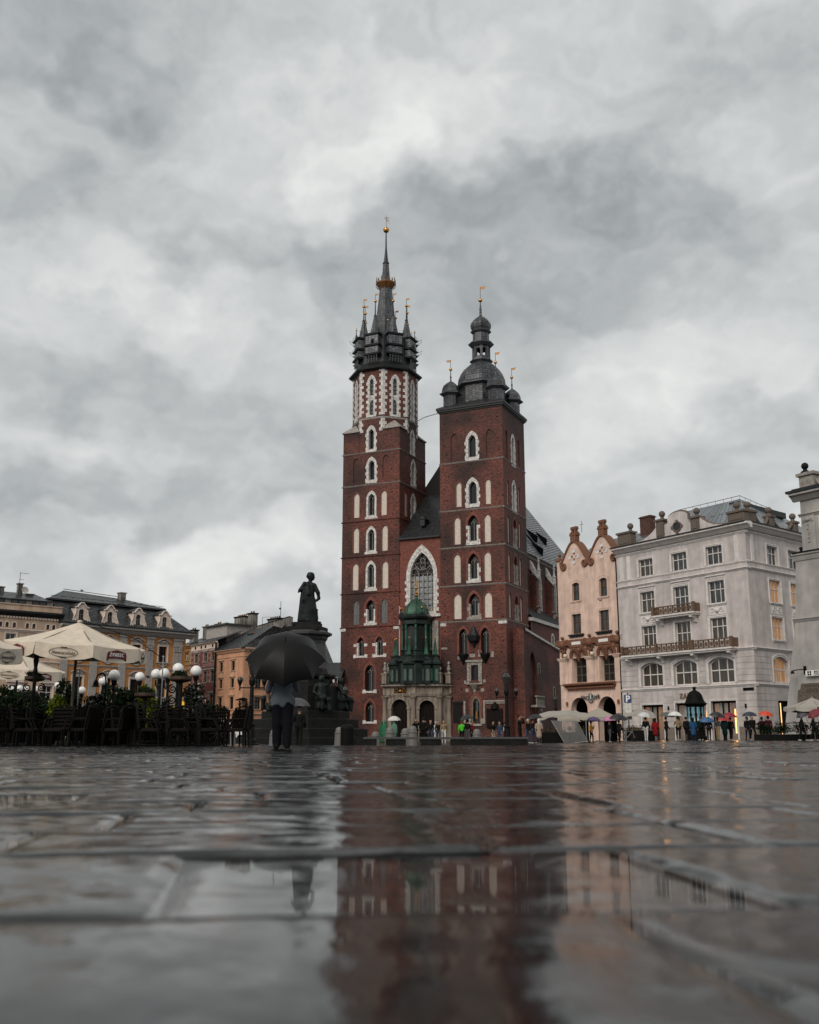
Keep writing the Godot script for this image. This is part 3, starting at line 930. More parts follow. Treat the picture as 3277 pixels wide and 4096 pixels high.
func build_church() -> void:
	var ch := thing("basilica", "red brick gothic basilica with two unequal towers and green copper porch", "church", Vector3(13.2, 0, -140.0), deg_to_rad(-25.0))
	var F := Transform3D()                                                     # the west front
	var S := Transform3D(Basis(Vector3.UP, PI / 2), Vector3.ZERO)              # the south side of the lower tower: local x runs back
	var K := Transform3D(Basis(Vector3.UP, PI / 2), Vector3(-16.2, 0, 0))      # the side of the taller tower
	# --- lower tower ---
	var ops := []
	for e in [[39.3, 43.1, "full", 1.5], [32.4, 36.2, "full", 1.55], [27.0, 31.0, "half", 1.6], [21.6, 25.5, "half", 1.6], [16.45, 19.85, "half", 1.6]]:
		ops.append(lancet(ch, F, -4.65, e[3], e[0], e[1], e[2], "stone_white" if e[0] > 20.0 else "stone_grey"))
	for e in [[-6.78, -2.3, 0.82, 32.4, 36.05], [-7.05, -2.48, 0.95, 26.97, 30.95], [-7.13, -2.56, 1.02, 21.45, 25.6], [-7.13, -2.56, 1.12, 16.38, 19.95]]:
		for x in [e[0], e[1]]: ops.append(niche(ch, F, x, e[2], e[3], e[4]))
	for x in [-7.4, -1.95]: ops.append(niche(ch, F, x, 1.1, 39.15, 43.4, "brick"))
	ops.append(lancet(ch, F, -6.33, 1.25, 11.4, 15.0, "brick", "stone_grey"))
	ops.append(lancet(ch, F, -3.1, 1.25, 11.4, 15.0, "brick", "stone_grey"))
	ops.append(lancet(ch, F, -4.6, 1.3, 2.4, 5.75, "brick", "stone_tan"))
	ops.append([-4.62, 0.95, 7.9, 1.55, "round", 0.0])
	var tw := MB.new()
	wall(tw, F, -9.7, 0.0, -1.0, 47.0, ops, 0.6)
	var so := []
	for e in [[38.9, 43.3, "full", 1.4], [32.0, 36.3, "full", 1.45], [26.9, 30.9, "half", 1.4], [21.6, 25.5, "half", 1.4], [16.45, 19.8, "half", 1.4]]:
		so.append(lancet(ch, S, 4.5, e[3], e[0], e[1], e[2], "stone_white" if e[0] > 30 else "stone_grey"))
	for e in [[0.75, 32.4, 36.05], [0.85, 26.97, 30.95], [0.9, 21.45, 25.6], [1.0, 16.38, 19.95]]:
		for x in [1.9, 6.7]: so.append(niche(ch, S, x, e[0], e[1], e[2]))
	for x in [1.7, 6.9]: so.append(niche(ch, S, x, 1.0, 39.15, 43.4, "brick"))
	wall(tw, S, 0.0, 9.7, -1.0, 47.0, so, 0.6)
	tw.q(Vector3(-9.7, -1, 0), Vector3(-9.7, -1, -9.7), Vector3(-9.7, 47, -9.7), Vector3(-9.7, 47, 0))
	tw.q(Vector3(-9.7, -1, -9.7), Vector3(0, -1, -9.7), Vector3(0, 47, -9.7), Vector3(-9.7, 47, -9.7))
	put("tower_wall", tw, "brick", ch)
	# putlog holes: small square pits left between the bricks
	var holes := MB.new()
	for j in 24:
		for i in 5:
			var hx := -9.0 + i * 2.05 + (0.5 if j % 2 == 0 else 0.0) + rng.randf_range(-0.2, 0.2); var hy := 6.5 + j * 1.68 + rng.randf_range(-0.2, 0.2)
			var clear := true
			for o in ops:
				if absf(hx - o[0]) < o[1] / 2 + 0.5 and hy > o[2] - 0.4 and hy < o[2] + o[3] + 1.6: clear = false
			if clear: holes.box(hx - 0.09, hx + 0.09, hy - 0.08, hy + 0.08, -0.02, 0.006)
	for j in 20:
		for i in 4:
			var hx := -24.6 + i * 2.4 + (0.6 if j % 2 == 0 else 0.0) + rng.randf_range(-0.2, 0.2); var hy := 6.5 + j * 1.72 + rng.randf_range(-0.2, 0.2)
			if absf(hx + 20.85) > 1.6 and absf(hx + 23.3) > 0.8 and absf(hx + 18.6) > 0.8: holes.box(hx - 0.09, hx + 0.09, hy - 0.08, hy + 0.08, -0.02, 0.006)
	put("putlog_hole", holes, "void", ch).set_meta("kind", "stuff")
	for y in [16.05, 21.08, 26.55, 31.93, 39.0]:
		var m := "stone_grey"
		band(ch, "string_course", m, F, -9.78, 0.14, y - 0.16, y + 0.02, 0.13)
		band(ch, "string_course", m, S, -0.14, 9.8, y - 0.16, y + 0.02, 0.13)
	for x in [[-1.1, 0.07], [-9.75, -8.9]]:
		var qs := MB.new(); qs.box(x[0], x[1], 15.45, 15.86, -0.3, 0.06); put("corner_stone", qs, "stone_white", ch)
	# carved frame of the small square window, its bracket, and the canopy above
	var fr := MB.new()
	ring(fr, F, [-4.7, 1.5, 7.55, 2.55, "flat", 0], 0.34, 0.0, -0.02, 0.14, 0.1, 0.0)
	ring(fr, F, [-4.7, 1.1, 7.75, 2.2, "flat", 0], 0.18, 0.0, -0.02, 0.08)
	fr.box(-5.9, -3.5, 7.3, 7.5, -0.02, 0.26); fr.box(-5.95, -3.45, 10.35, 10.62, -0.02, 0.3)
	fr.lathe([Vector2(0.05, 5.95), Vector2(0.25, 6.3), Vector2(0.3, 6.6), Vector2(0.8, 7.3)], 8, Transform3D(Basis(), Vector3(-4.7, 0, 0.0)))
	var fw := put("window_surround", fr, "stone_grey", ch)
	var gl := MB.new(); pane(gl, F, [-4.62, 0.95, 7.9, 1.55, "round", 0.0], -0.3); put("glass", gl, "glass_dark", fw)
	var gb := MB.new()
	for i in 3: gb.box(-4.85 + i * 0.23 - 0.015, -4.85 + i * 0.23 + 0.015, 7.9, 9.85, -0.28, -0.25)
	for i in 4: gb.box(-5.08, -4.16, 8.3 + i * 0.42, 8.33 + i * 0.42, -0.28, -0.25)
	put("window_bar", gb, "lead_dark", fw)
	var hood := MB.new()
	hood.lathe([Vector2(0.75, 13.2), Vector2(0.95, 13.9), Vector2(0.85, 14.0), Vector2(0.35, 14.8), Vector2(0.05, 15.5), Vector2(0.0, 15.9)], 8, Transform3D(Basis(), Vector3(-4.68, 0, 0.35)), false)
	hood.lathe([Vector2(0.0, 12.2), Vector2(0.16, 12.5), Vector2(0.3, 13.0), Vector2(0.75, 13.2)], 8, Transform3D(Basis(), Vector3(-4.68, 0, 0.2)))
	put("canopy", hood, "lead_dark", ch)
	for e in [[-6.33, 10.7, 11.4], [-3.1, 10.7, 11.4]]:
		var bk := MB.new()
		bk.lathe([Vector2(0.1, e[1] - 0.6), Vector2(0.45, e[1]), Vector2(0.75, e[2] - 0.1), Vector2(0.75, e[2] + 0.12)], 10, Transform3D(Basis(), Vector3(e[0], 0, 0.0)))
		put("niche_bracket", bk, "stone_dark", ch)
	for e in [[-9.2, 12.35, 0.9, 0.28], [-6.95, 11.0, 0.55, 0.45], [-5.0, 11.25, 0.8, 0.45], [-3.9, 11.5, 0.45, 0.9], [-2.1, 11.35, 0.45, 0.8], [-6.1, 7.65, 0.3, 0.45], [-3.3, 7.75, 0.35, 0.4], [-5.85, 6.55, 0.45, 0.45], [-3.6, 6.55, 0.5, 0.42]]:
		var qs2 := MB.new(); qs2.box(e[0] - e[2] / 2, e[0] + e[2] / 2, e[1] - e[3] / 2, e[1] + e[3] / 2, -0.1, 0.035); put("stone", qs2, "stone_grey", ch)
	# moulded stone lines and the dark notice board by the foot of the tower
	var ml := MB.new()
	ml.box(-3.5, -0.3, 4.95, 5.15, -0.02, 0.12); ml.box(-3.5, -3.25, 2.0, 5.0, -0.02, 0.1); ml.box(-6.35, -6.1, 2.1, 5.1, -0.02, 0.12); ml.box(-3.2, -0.4, 4.7, 4.85, -0.02, 0.07)
	put("stone_moulding", ml, "stone_grey", ch)
	var nb := MB.new(); nb.box(-3.0, -0.7, 1.5, 4.0, 0.0, 0.25); nb.lathe([Vector2(0.0, 4.9), Vector2(0.45, 4.6), Vector2(0.6, 4.0)], 10, Transform3D(Basis(), Vector3(-1.8, 0, 0.1)))
	put("notice_board", nb, "wood_dark", ch)
	var ep := MB.new(); ep.box(-7.9, -6.6, 2.2, 4.7, -0.02, 0.12); ep.box(-7.7, -6.8, 2.4, 4.4, 0.1, 0.16); ep.box(-8.0, -6.5, 4.7, 5.0, -0.02, 0.2)
	put("epitaph", ep, "stone_dark", ch)
	var qj := MB.new()
	for s in [-1, 1]:
		qj.box(-4.6 + s * 0.95 - 0.25, -4.6 + s * 0.95 + 0.25, 2.0, 2.7, -0.1, 0.12)
	qj.box(-5.5, -3.7, 1.75, 2.05, -0.1, 0.16)
	put("sill_stone", qj, "stone_grey", ch)
	ring_tan(ch, F)
	# cornice and lead roofs of the lower tower
	var co := MB.new()
	for e in [[0.0, 46.75, 0.12], [0.12, 46.95, 0.3], [0.3, 47.2, 0.42]]:
		co.box(-9.7 - e[2], e[2], e[1] - 0.12, e[1] + 0.16, -9.7 - e[2], e[2])
	put("cornice", co, "lead_dark", ch)
	var c1 := Vector3(-4.85, 0, -4.85)
	var lw := MB.new()
	lw.tinted = true
	for k in 4:
		var b4 := Basis(Vector3.UP, PI / 2 * k)
		sheets(lw, c1 + b4 * Vector3(-5.25, 47.36, 5.25), c1 + b4 * Vector3(5.25, 47.36, 5.25), c1 + b4 * Vector3(3.2, 48.6, 3.2), c1 + b4 * Vector3(-3.2, 48.6, 3.2), 14, 1, 0.05, 0.04, 0.35, 0.7)
	oct_sheets(lw, c1, 3.55, 48.0, 3.5, 51.2, 5, 8)
	oct_ring(lw, c1, [Vector2(3.5, 51.1), Vector2(4.15, 51.35), Vector2(4.15, 51.5), Vector2(3.5, 52.0)])
	var dome := [Vector2(3.6, 51.9), Vector2(3.5, 52.7), Vector2(3.2, 53.5), Vector2(2.7, 54.3), Vector2(1.95, 54.95), Vector2(1.4, 55.3)]
	for i in dome.size() - 1:
		oct_sheets(lw, c1, dome[i].x, dome[i].y, dome[i + 1].x, dome[i + 1].y, 6 if i < 3 else 4, 1, 8, PI / 8, 0.03, 0.06)
	oct_ring(lw, c1, [Vector2(1.35, 55.25), Vector2(1.45, 55.4), Vector2(1.75, 55.6), Vector2(1.75, 55.75), Vector2(1.4, 55.85), Vector2(1.3, 56.3), Vector2(1.3, 56.35), Vector2(1.0, 56.35)])
	for k in 8:
		var a := PI / 8 + TAU * k / 8
		lw.box(-0.17, 0.17, 56.2, 57.9, -0.17, 0.17, Transform3D(Basis(Vector3.UP, -a), c1 + Vector3(1.2 * cos(a), 0, 1.2 * sin(a))))
		var am := a + PI / 8
		var xa := Transform3D(Basis(Vector3.UP, PI / 2 - am), c1 + Vector3(1.12 * cos(am), 0, 1.12 * sin(am)))
		ring(lw, xa, [0.0, 0.6, 56.6, 0.7, "round", 0], 0.16, 0.0, -0.08, 0.08)
		lw.box(-0.5, 0.5, 57.65, 57.95, -0.08, 0.08, xa)
	oct_ring(lw, c1, [Vector2(1.1, 57.85), Vector2(1.55, 57.95), Vector2(1.95, 58.35), Vector2(1.95, 58.5), Vector2(1.3, 58.75)])
	oct_sheets(lw, c1, 1.25, 58.7, 1.22, 60.1, 3, 1)
	oct_ring(lw, c1, [Vector2(1.22, 60.05), Vector2(1.55, 60.35), Vector2(1.6, 60.5), Vector2(1.3, 60.7)])
	var onion := [Vector2(1.3, 60.65), Vector2(1.5, 61.0), Vector2(1.58, 61.4), Vector2(1.5, 61.8), Vector2(1.2, 62.25), Vector2(0.75, 62.65), Vector2(0.3, 62.95), Vector2(0.2, 63.2)]
	for i in onion.size() - 1:
		oct_sheets(lw, c1, onion[i].x, onion[i].y, onion[i + 1].x, onion[i + 1].y, 3 if i < 5 else 1, 1, 8, PI / 8, 0.02, 0.05)
	lw.lathe([Vector2(0.2, 63.1), Vector2(0.17, 63.6), Vector2(0.22, 63.7), Vector2(0.15, 63.8), Vector2(0.2, 64.2), Vector2(0.11, 64.6), Vector2(0.15, 64.7), Vector2(0.09, 64.8), Vector2(0.09, 65.4)], 8, Transform3D(Basis(), c1))
	var lr := put("helm", lw, "lead", ch)
	ball_and_flag(lr, c1 + Vector3(0, 65.65, 0), 0.32, 1.9, 0.8)
	for e in [[-8.4, -1.3], [-1.3, -1.3], [-1.3, -8.4], [-8.4, -8.4]]:
		var ct := Vector3(e[0], 0, e[1])
		var tm := MB.new()
		oct_sheets(tm, ct, 1.12, 47.3, 1.12, 49.7, 3, 3, 6, PI / 6)
		oct_ring(tm, ct, [Vector2(1.1, 49.5), Vector2(1.7, 49.85), Vector2(1.7, 49.95), Vector2(1.3, 50.2)], 6, PI / 6)
		var dm := [Vector2(1.34, 50.15), Vector2(1.3, 50.65), Vector2(1.08, 51.2), Vector2(0.66, 51.6), Vector2(0.16, 51.9)]
		for i in dm.size() - 1: oct_sheets(tm, ct, dm[i].x, dm[i].y, dm[i + 1].x, dm[i + 1].y, 2, 1, 6, PI / 6, 0.02, 0.05)
		tm.lathe([Vector2(0.16, 51.8), Vector2(0.1, 52.4), Vector2(0.15, 52.6), Vector2(0.08, 52.8), Vector2(0.06, 53.6)], 8, Transform3D(Basis(), ct))
		var tn := put("turret", tm, "lead", ch)
		ball_and_flag(tn, ct + Vector3(0, 53.8, 0), 0.24, 1.3, 0.65, PI if e[0] < -8.0 else 0.0)
	# --- taller tower ---
	var lo := []
	lo.append(lancet(ch, F, -20.85, 1.3, 37.65, 41.15, "full"))
	for e in [[32.2, 36.1], [26.9, 30.7], [21.4, 25.5], [16.4, 19.85]]:
		lo.append(lancet(ch, F, -20.82, 1.5, e[0], e[1], "thin" if e[0] > 20 else "half"))
	for e in [[-23.32, -18.75, 0.95, 32.3, 36.1], [-23.32, -18.56, 0.95, 26.95, 30.8], [-23.38, -18.48, 1.0, 21.4, 25.42]]:
		for x in [e[0], e[1]]: lo.append(niche(ch, F, x, e[2], e[3], e[4]))
	for x in [-23.2, -18.6]:
		var o := niche(ch, F, x, 1.05, 16.32, 19.85, "glass_grey")
		lo.append(o)
		lancet_tracery(ch, "stone_grey", F, o, -0.08, 0.045)
	for x in [-23.45, -18.5]: lo.append(niche(ch, F, x, 1.0, 37.7, 41.5, "brick"))
	for x in [-22.4, -19.35]: lo.append(lancet(ch, F, x, 1.2, 11.75, 14.45, "brick"))
	lo.append(lancet(ch, F, -20.85, 1.55, 6.7, 10.5, "brick"))
	lo.append(lancet(ch, F, -20.78, 1.4, 2.4, 5.3, "brick"))
	var tl := MB.new()
	wall(tl, F, -25.7, -16.2, -1.0, 42.2, lo, 0.6)
	var ko := []
	ko.append(lancet(ch, K, 4.9, 1.4, 37.6, 41.4, "full"))
	ko.append(lancet(ch, K, 4.9, 1.4, 32.2, 36.1, "full"))
	ko.append(niche(ch, K, 2.3, 0.95, 32.3, 36.1))
	wall(tl, K, 0.0, 9.4, 20.0, 42.2, ko, 0.6)
	tl.q(Vector3(-25.7, -1, 0), Vector3(-25.7, -1, -9.4), Vector3(-25.7, 42.2, -9.4), Vector3(-25.7, 42.2, 0))
	tl.q(Vector3(-25.7, 20, -9.4), Vector3(-16.2, 20, -9.4), Vector3(-16.2, 42.2, -9.4), Vector3(-25.7, 42.2, -9.4))
	put("tower_wall", tl, "brick", ch)
	for e in [[-22.4, 11.75], [-19.35, 11.75], [-20.85, 6.7], [-20.78, 2.4]]:
		for s in [-1, 1]:
			var qm := MB.new(); qm.box(e[0] + s * 0.9 - 0.24, e[0] + s * 0.9 + 0.24, e[1] - 0.3, e[1] + 0.22, -0.1, 0.07); put("stone", qm, "stone_white", ch)
			if e[1] > 11.0:
				var qn := MB.new(); qn.box(e[0] + s * 0.85 - 0.26, e[0] + s * 0.85 + 0.26, 13.1, 13.5, -0.1, 0.07); put("stone", qn, "stone_white", ch)
		var qb := MB.new(); qb.box(e[0] - 0.95, e[0] + 0.95, e[1] - 0.25, e[1] + 0.02, -0.2, 0.09); put("sill", qb, "stone_white", ch)
		if e[1] > 11.0:
			var qh := MB.new(); qh.box(e[0] - 0.62, e[0] - 0.34, e[1], 13.6, -0.5, 0.03); put("stone", qh, "stone_white", ch)
	for e in [[15.93, 0.1], [20.9, 0.06], [26.36, 0.04], [31.72, 0.02], [37.2, 0.0], [42.2, 0.0]]:
		var m := "stone_grey" if e[0] > 36 else "brick"
		band(ch, "string_course", m, F, -25.85, -16.05, e[0] - 0.14, e[0] + 0.03, 0.14)
		band(ch, "string_course", m, K, -0.15, 9.5, e[0] - 0.14, e[0] + 0.03, 0.14)
	for x in [[-25.8, -24.9], [-17.1, -16.15]]:
		var qs := MB.new(); qs.box(x[0], x[1], 15.4, 15.8, -0.3, 0.06); put("corner_stone", qs, "stone_white", ch)
	# octagon: walls, windows, corner stones
	var c2 := Vector3(-20.95, 0, -4.7)
	var ap := 4.7
	var fw2 := 2.0 * ap * tan(PI / 8)
	var ow := MB.new()
	for k in 8:
		var X := Transform3D(Basis(Vector3.UP, PI / 4 * k), c2 + Basis(Vector3.UP, PI / 4 * k) * Vector3(0, 0, ap))
		var oo := []
		if k % 2 == 0 and k < 4: oo.append(lancet(ch, X, 0.0, 1.2, 42.45, 46.1, "full"))
		var seen_side := k < 3 or k == 7
		if seen_side:
			var big := [0.0, 0.95, 48.0, 5.35, "point", 0.9]
			oo.append(big)
			var win := Node3D.new(); win.name = "window"; ch.add_child(win, true)
			jamb_stones(win, "stone_white", X, big, 0.16, 0.42, -0.05, 0.05, true, 0.5)
			var rv := MB.new(); ring(rv, X, big, 0.01, -0.14, -0.5, 0.01); rv.box(-0.48, 0.48, 50.5, 51.25, -0.5, -0.2, X); put("reveal", rv, "stone_white", win)
			for yy in [[48.2, 50.5], [51.3, 54.0]]:
				var op := [0.0, 0.66, yy[0], 0.0, "point", 0.9]
				op[3] = yy[1] - yy[0] - arch(op, 0.0)
				var gp := MB.new(); pane(gp, X, op, -0.42); put("glass", gp, "glass_grey", win)
				var bz := MB.new()
				for j in 4: bz.box(-0.33, 0.33, yy[0] + 0.1 + j * 0.62, yy[0] + 0.17 + j * 0.62, -0.42, -0.36, X)
				bz.box(-0.36, -0.28, yy[0], yy[1] - 0.5, -0.42, -0.34, X); bz.box(0.28, 0.36, yy[0], yy[1] - 0.5, -0.42, -0.34, X)
				put("window_bar", bz, "black", win)
				var sp := MB.new(); ring(sp, X, op, 0.24, 0.0, -0.45, -0.28); put("inner_arch", sp, "stone_white", win)
			var si := MB.new(); si.box(-0.85, 0.85, 47.72, 48.02, -0.3, 0.12, X); put("sill", si, "stone_white", win)
			for s in [-1.0, 1.0]:
				var i := 0
				var y := 47.9
				while y < 55.0:
					var hh := rng.randf_range(0.42, 0.58)
					var wd := rng.randf_range(0.58, 0.72) if (i % 2 == 0) == (s > 0) else rng.randf_range(0.28, 0.38)
					var qm := MB.new()
					var xa: float = s * fw2 / 2; var xb: float = s * (fw2 / 2 - wd)
					qm.box(minf(xa, xb), maxf(xa, xb), y, y + hh - 0.012, -0.1, 0.045, X)
					put("quoin", qm, "stone_white", ch)
					y += hh; i += 1
			for s in [-1.0, 1.0]:   # lower, shorter run of corner stones under the course
				for j in 4:
					var wd := 0.6 if j % 2 == 0 else 0.34
					var qm := MB.new(); qm.box(minf(s * fw2 / 2, s * (fw2 / 2 - wd)), maxf(s * fw2 / 2, s * (fw2 / 2 - wd)), 45.4 + j * 0.5, 45.88 + j * 0.5, -0.1, 0.045, X)
					put("quoin", qm, "stone_white", ch)
		wall(ow, X, -fw2 / 2, fw2 / 2, 42.0, 55.5, oo, 0.6)
		band(ch, "string_course", "stone_white", X, -fw2 / 2 - 0.06, fw2 / 2 + 0.06, 47.42, 47.6, 0.14)
	put("octagon_wall", ow, "brick", ch)
	for k in 4:   # the corners of the square carry sloping stone caps
		var b4 := Basis(Vector3.UP, PI / 2 * k)
		var P := func(x: float, y: float, z: float) -> Vector3: return c2 + b4 * Vector3(x, y, z)
		var wq := MB.new()
		var e0 := fw2 / 2
		wq.q(P.call(e0, 42.0, 4.72), P.call(4.75, 42.0, 4.72), P.call(4.75, 45.7, 4.72), P.call(e0, 45.7, 4.72))
		wq.q(P.call(4.75, 42.0, 4.72), P.call(4.75, 42.0, e0), P.call(4.75, 45.7, e0), P.call(4.75, 45.7, 4.72))
		put("corner_block", wq, "brick", ch)
		var cap := MB.new()
		var top: Vector3 = P.call(3.35, 47.15, 3.35)
		cap.t(P.call(e0 - 0.1, 45.7, 4.9), P.call(4.93, 45.7, 4.9), top); cap.t(P.call(4.93, 45.7, 4.9), P.call(4.93, 45.7, e0 - 0.1), top)
		cap.q(P.call(e0 - 0.1, 45.55, 4.9), P.call(4.93, 45.55, 4.9), P.call(4.93, 45.7, 4.9), P.call(e0 - 0.1, 45.7, 4.9))
		cap.q(P.call(4.93, 45.55, 4.9), P.call(4.93, 45.55, e0 - 0.1), P.call(4.93, 45.7, e0 - 0.1), P.call(4.93, 45.7, 4.9))
		cap.t(P.call(e0 - 0.1, 45.7, 4.9), top, P.call(e0 - 0.1, 46.6, 4.5))
		put("stone_cap", cap, "stone_grey", ch)
	var oc := MB.new()
	oct_ring(oc, c2, [Vector2(5.05, 55.1), Vector2(5.3, 55.25), Vector2(5.75, 55.35), Vector2(5.8, 55.55), Vector2(5.3, 55.9), Vector2(4.6, 56.6), Vector2(4.3, 58.2), Vector2(4.3, 61.0), Vector2(2.0, 61.6)])
	put("octagon_cornice", oc, "lead_dark", ch)
	# crown of eight bays, each with its spirelet
	for k in 8:
		var B := Basis(Vector3.UP, PI / 4 * k)
		var ctr := c2 + B * Vector3(0, 0, 3.75)
		var bm := MB.new()
		bm.tinted = true
		var wv := 1.12
		for e in [[57.3, 59.05, 1], [59.5, 60.9, 1]]:
			var tl2 := [Vector3(-wv, e[0], 0.0), Vector3(-wv * 0.95, e[0], 1.05), Vector3(wv * 0.95, e[0], 1.05), Vector3(wv, e[0], 0.0)]
			for i in 3:
				var a: Vector3 = tl2[i]; var b: Vector3 = tl2[i + 1]
				var y0: float = e[0] + (0.75 if e[0] < 58 else 0.0)
				sheets(bm, ctr + B * Vector3(a.x, y0, a.z), ctr + B * Vector3(b.x, y0, b.z), ctr + B * Vector3(b.x, e[1], b.z), ctr + B * Vector3(a.x, e[1], a.z), 4 if i == 1 else 2, 2, 0.05, 0.02, 0.9, 2.6)
		bm.col = Color(0.35, 0.38, 0.38)
		for y in [57.75, 59.2, 61.0]:
			bm.box(-1.28, 1.28, y, y + 0.14, -0.4, 1.25, Transform3D(B, ctr)); bm.box(-1.36, 1.36, y + 0.14, y + 0.24, -0.4, 1.36, Transform3D(B, ctr))
		bm.col = Color(1, 1, 1)
		var bn := put("crown_bay", bm, "lead", ch)
		var drop := MB.new()   # pierced apron hanging under the bay
		for i in 5:
			var x := -0.9 + i * 0.45
			drop.box(x - 0.035, x + 0.035, 56.75, 57.75, 1.05, 1.1, Transform3D(B, ctr))
			drop.prism(PackedVector2Array([Vector2(x, 56.55), Vector2(x + 0.11, 56.8), Vector2(x, 56.95), Vector2(x - 0.11, 56.8)]), 1.03, 1.11, Transform3D(B, ctr))
			if i < 4: circle_of(drop, Transform3D(B, ctr), Vector2(x + 0.225, 57.42), 0.17, 1.08, 0.035, 0, TAU, 8)
		drop.box(-1.05, 1.05, 57.0, 57.08, 1.04, 1.1, Transform3D(B, ctr))
		put("apron", drop, "lead", bn)
		if k % 3 != 1:
			var dw := MB.new(); ring(dw, Transform3D(B, ctr), [0.15, 0.34, 59.55, 0.5, "round", 0], 0.12, 0.0, 1.04, 1.16); put("hatch_frame", dw, "lead_dark", bn)
			var dg := MB.new(); pane(dg, Transform3D(B, ctr), [0.15, 0.34, 59.55, 0.5, "round", 0], 1.09); put("hatch", dg, "void", bn)
		var sm := MB.new()
		oct_sheets(sm, ctr + B * Vector3(0, 0, -0.1), 0.95, 61.15, 0.2, 64.5, 2, 4, 6, 0.0, 0.015, 0.04)
		sm.col = Color(0.35, 0.38, 0.38)
		oct_ring(sm, ctr + B * Vector3(0, 0, -0.1), [Vector2(0.24, 64.45), Vector2(0.28, 64.55), Vector2(0.2, 64.65), Vector2(0.1, 64.7), Vector2(0.07, 66.7)], 6)
		var sn := put("spirelet", sm, "lead", ch)
		ball_and_flag(sn, ctr + B * Vector3(0, 67.0, -0.1), 0.24, 1.0, 0.55, 0.0, false)
		var qx := ctr + B * Vector3(-1.15, 0, 0.75)
		var tm2 := MB.new()
		oct_ring(tm2, qx, [Vector2(0.34, 61.1), Vector2(0.1, 62.5), Vector2(0.06, 62.6), Vector2(0.04, 63.2)], 6)
		var t2 := put("pinnacle", tm2, "lead", ch)
		ball_and_flag(t2, qx + Vector3(0, 63.3, 0), 0.15, 0.25, 0.0)
		var crest := MB.new()   # thin iron cresting on the ledges
		for y in [59.3, 61.2]:
			for i in 8:
				var x := -1.3 + i * 0.37
				crest.tube([ctr + B * Vector3(x, y, 1.34), ctr + B * Vector3(x, y + 0.42, 1.42)], 0.014, 4)
			crest.tube([ctr + B * Vector3(-1.3, y + 0.4, 1.42), ctr + B * Vector3(1.3, y + 0.4, 1.42)], 0.014, 4)
			for s in [-1, 1]: crest.tube([ctr + B * Vector3(s * 1.3, y, 1.3), ctr + B * Vector3(s * 1.85, y + 0.45, 1.75)], 0.03, 4)
		put("cresting", crest, "copper_dark", bn)
	var sp2 := MB.new()
	var spr := [Vector2(2.35, 61.3), Vector2(2.05, 62.3), Vector2(1.68, 64.4), Vector2(1.4, 66.4), Vector2(1.18, 68.4), Vector2(1.0, 70.4), Vector2(0.78, 71.6), Vector2(0.6, 72.8), Vector2(0.45, 74.9)]
	for i in spr.size() - 1:
		oct_sheets(sp2, c2, spr[i].x, spr[i].y, spr[i + 1].x, spr[i + 1].y, 3 if i < 4 else 2, 2, 8, PI / 8, 0.018, 0.045)
	sp2.col = Color(0.4, 0.42, 0.43)
	oct_ring(sp2, c2, [Vector2(0.45, 74.8), Vector2(0.55, 74.95), Vector2(0.55, 75.1), Vector2(0.4, 75.2), Vector2(0.26, 76.3), Vector2(0.14, 77.8), Vector2(0.09, 80.5)])
	var sn2 := put("spire", sp2, "lead", ch)
	ball_and_flag(sn2, c2 + Vector3(0, 80.9, 0), 0.5, 2.1, 0.0)
	var vane := MB.new()
	var vx := Transform3D(Basis(), c2 + Vector3(0, 82.4, 0))
	bars_of(vane, vx, [Vector3(0.05, 0.2, 0), Vector3(0.45, 0.1, 0), Vector3(0.5, -0.5, 0)], 0.04); bars_of(vane, vx, [Vector3(-0.35, 0.75, 0), Vector3(0.1, 0.55, 0), Vector3(0.35, 0.7, 0), Vector3(0.42, 0.3, 0)], 0.05); bars_of(vane, vx, [Vector3(0.1, 0.5, 0), Vector3(0.2, -0.1, 0)], 0.04)
	put("weather_vane", vane, "gold_leaf", sn2)
	var cr := MB.new()
	oct_ring(cr, c2, [Vector2(1.0, 70.5), Vector2(1.5, 71.2), Vector2(1.62, 71.3), Vector2(1.62, 71.55), Vector2(1.5, 71.6), Vector2(0.8, 71.5)])
	put("crown_rim", cr, "gilt_dark", sn2)
	for k in 16:
		var a := TAU * k / 16
		var B := Basis(Vector3.UP, a)
		var lf := MB.new()
		var hh := 0.95 if k % 2 == 0 else 0.6
		lf.prism(PackedVector2Array([Vector2(-0.1, 0), Vector2(0.1, 0), Vector2(0.06, hh * 0.35), Vector2(0.22, hh * 0.55), Vector2(0.07, hh * 0.62), Vector2(0, hh), Vector2(-0.07, hh * 0.62), Vector2(-0.22, hh * 0.55), Vector2(-0.06, hh * 0.35)]), -0.03, 0.03, Transform3D(B, c2 + B * Vector3(0, 71.5, 1.55)))
		lf.tube([c2 + B * Vector3(0, 70.6, 1.15), c2 + B * Vector3(0, 71.0, 1.6), c2 + B * Vector3(0, 71.3, 1.55)], 0.04, 4)
		put("crown_leaf", lf, "gilt_dark" if k % 2 == 0 else "lead_dark", sn2)
	# cable between the towers
	var cb := MB.new(); cb.tube([c2 + Vector3(4.9, 46.9, 1.0), Vector3(-13, 47.2, -2), Vector3(-9.7, 47.0, -0.4)], 0.05, 4); put("cable", cb, "black", ch)
	# --- nave ---
	var bo := [-12.68, 4.15, 17.7, 5.1, "point", 1.15]
	var nv := MB.new()
	wall(nv, Transform3D(Basis(), Vector3(0, 0, -0.12)), -16.2, -9.7, -1.0, 28.7, [bo], 0.8)
	put("nave_wall", nv, "brick_arch", ch)
	big_window(ch, Transform3D(Basis(), Vector3(0, 0, -0.12)), bo)
	var rf := MB.new()
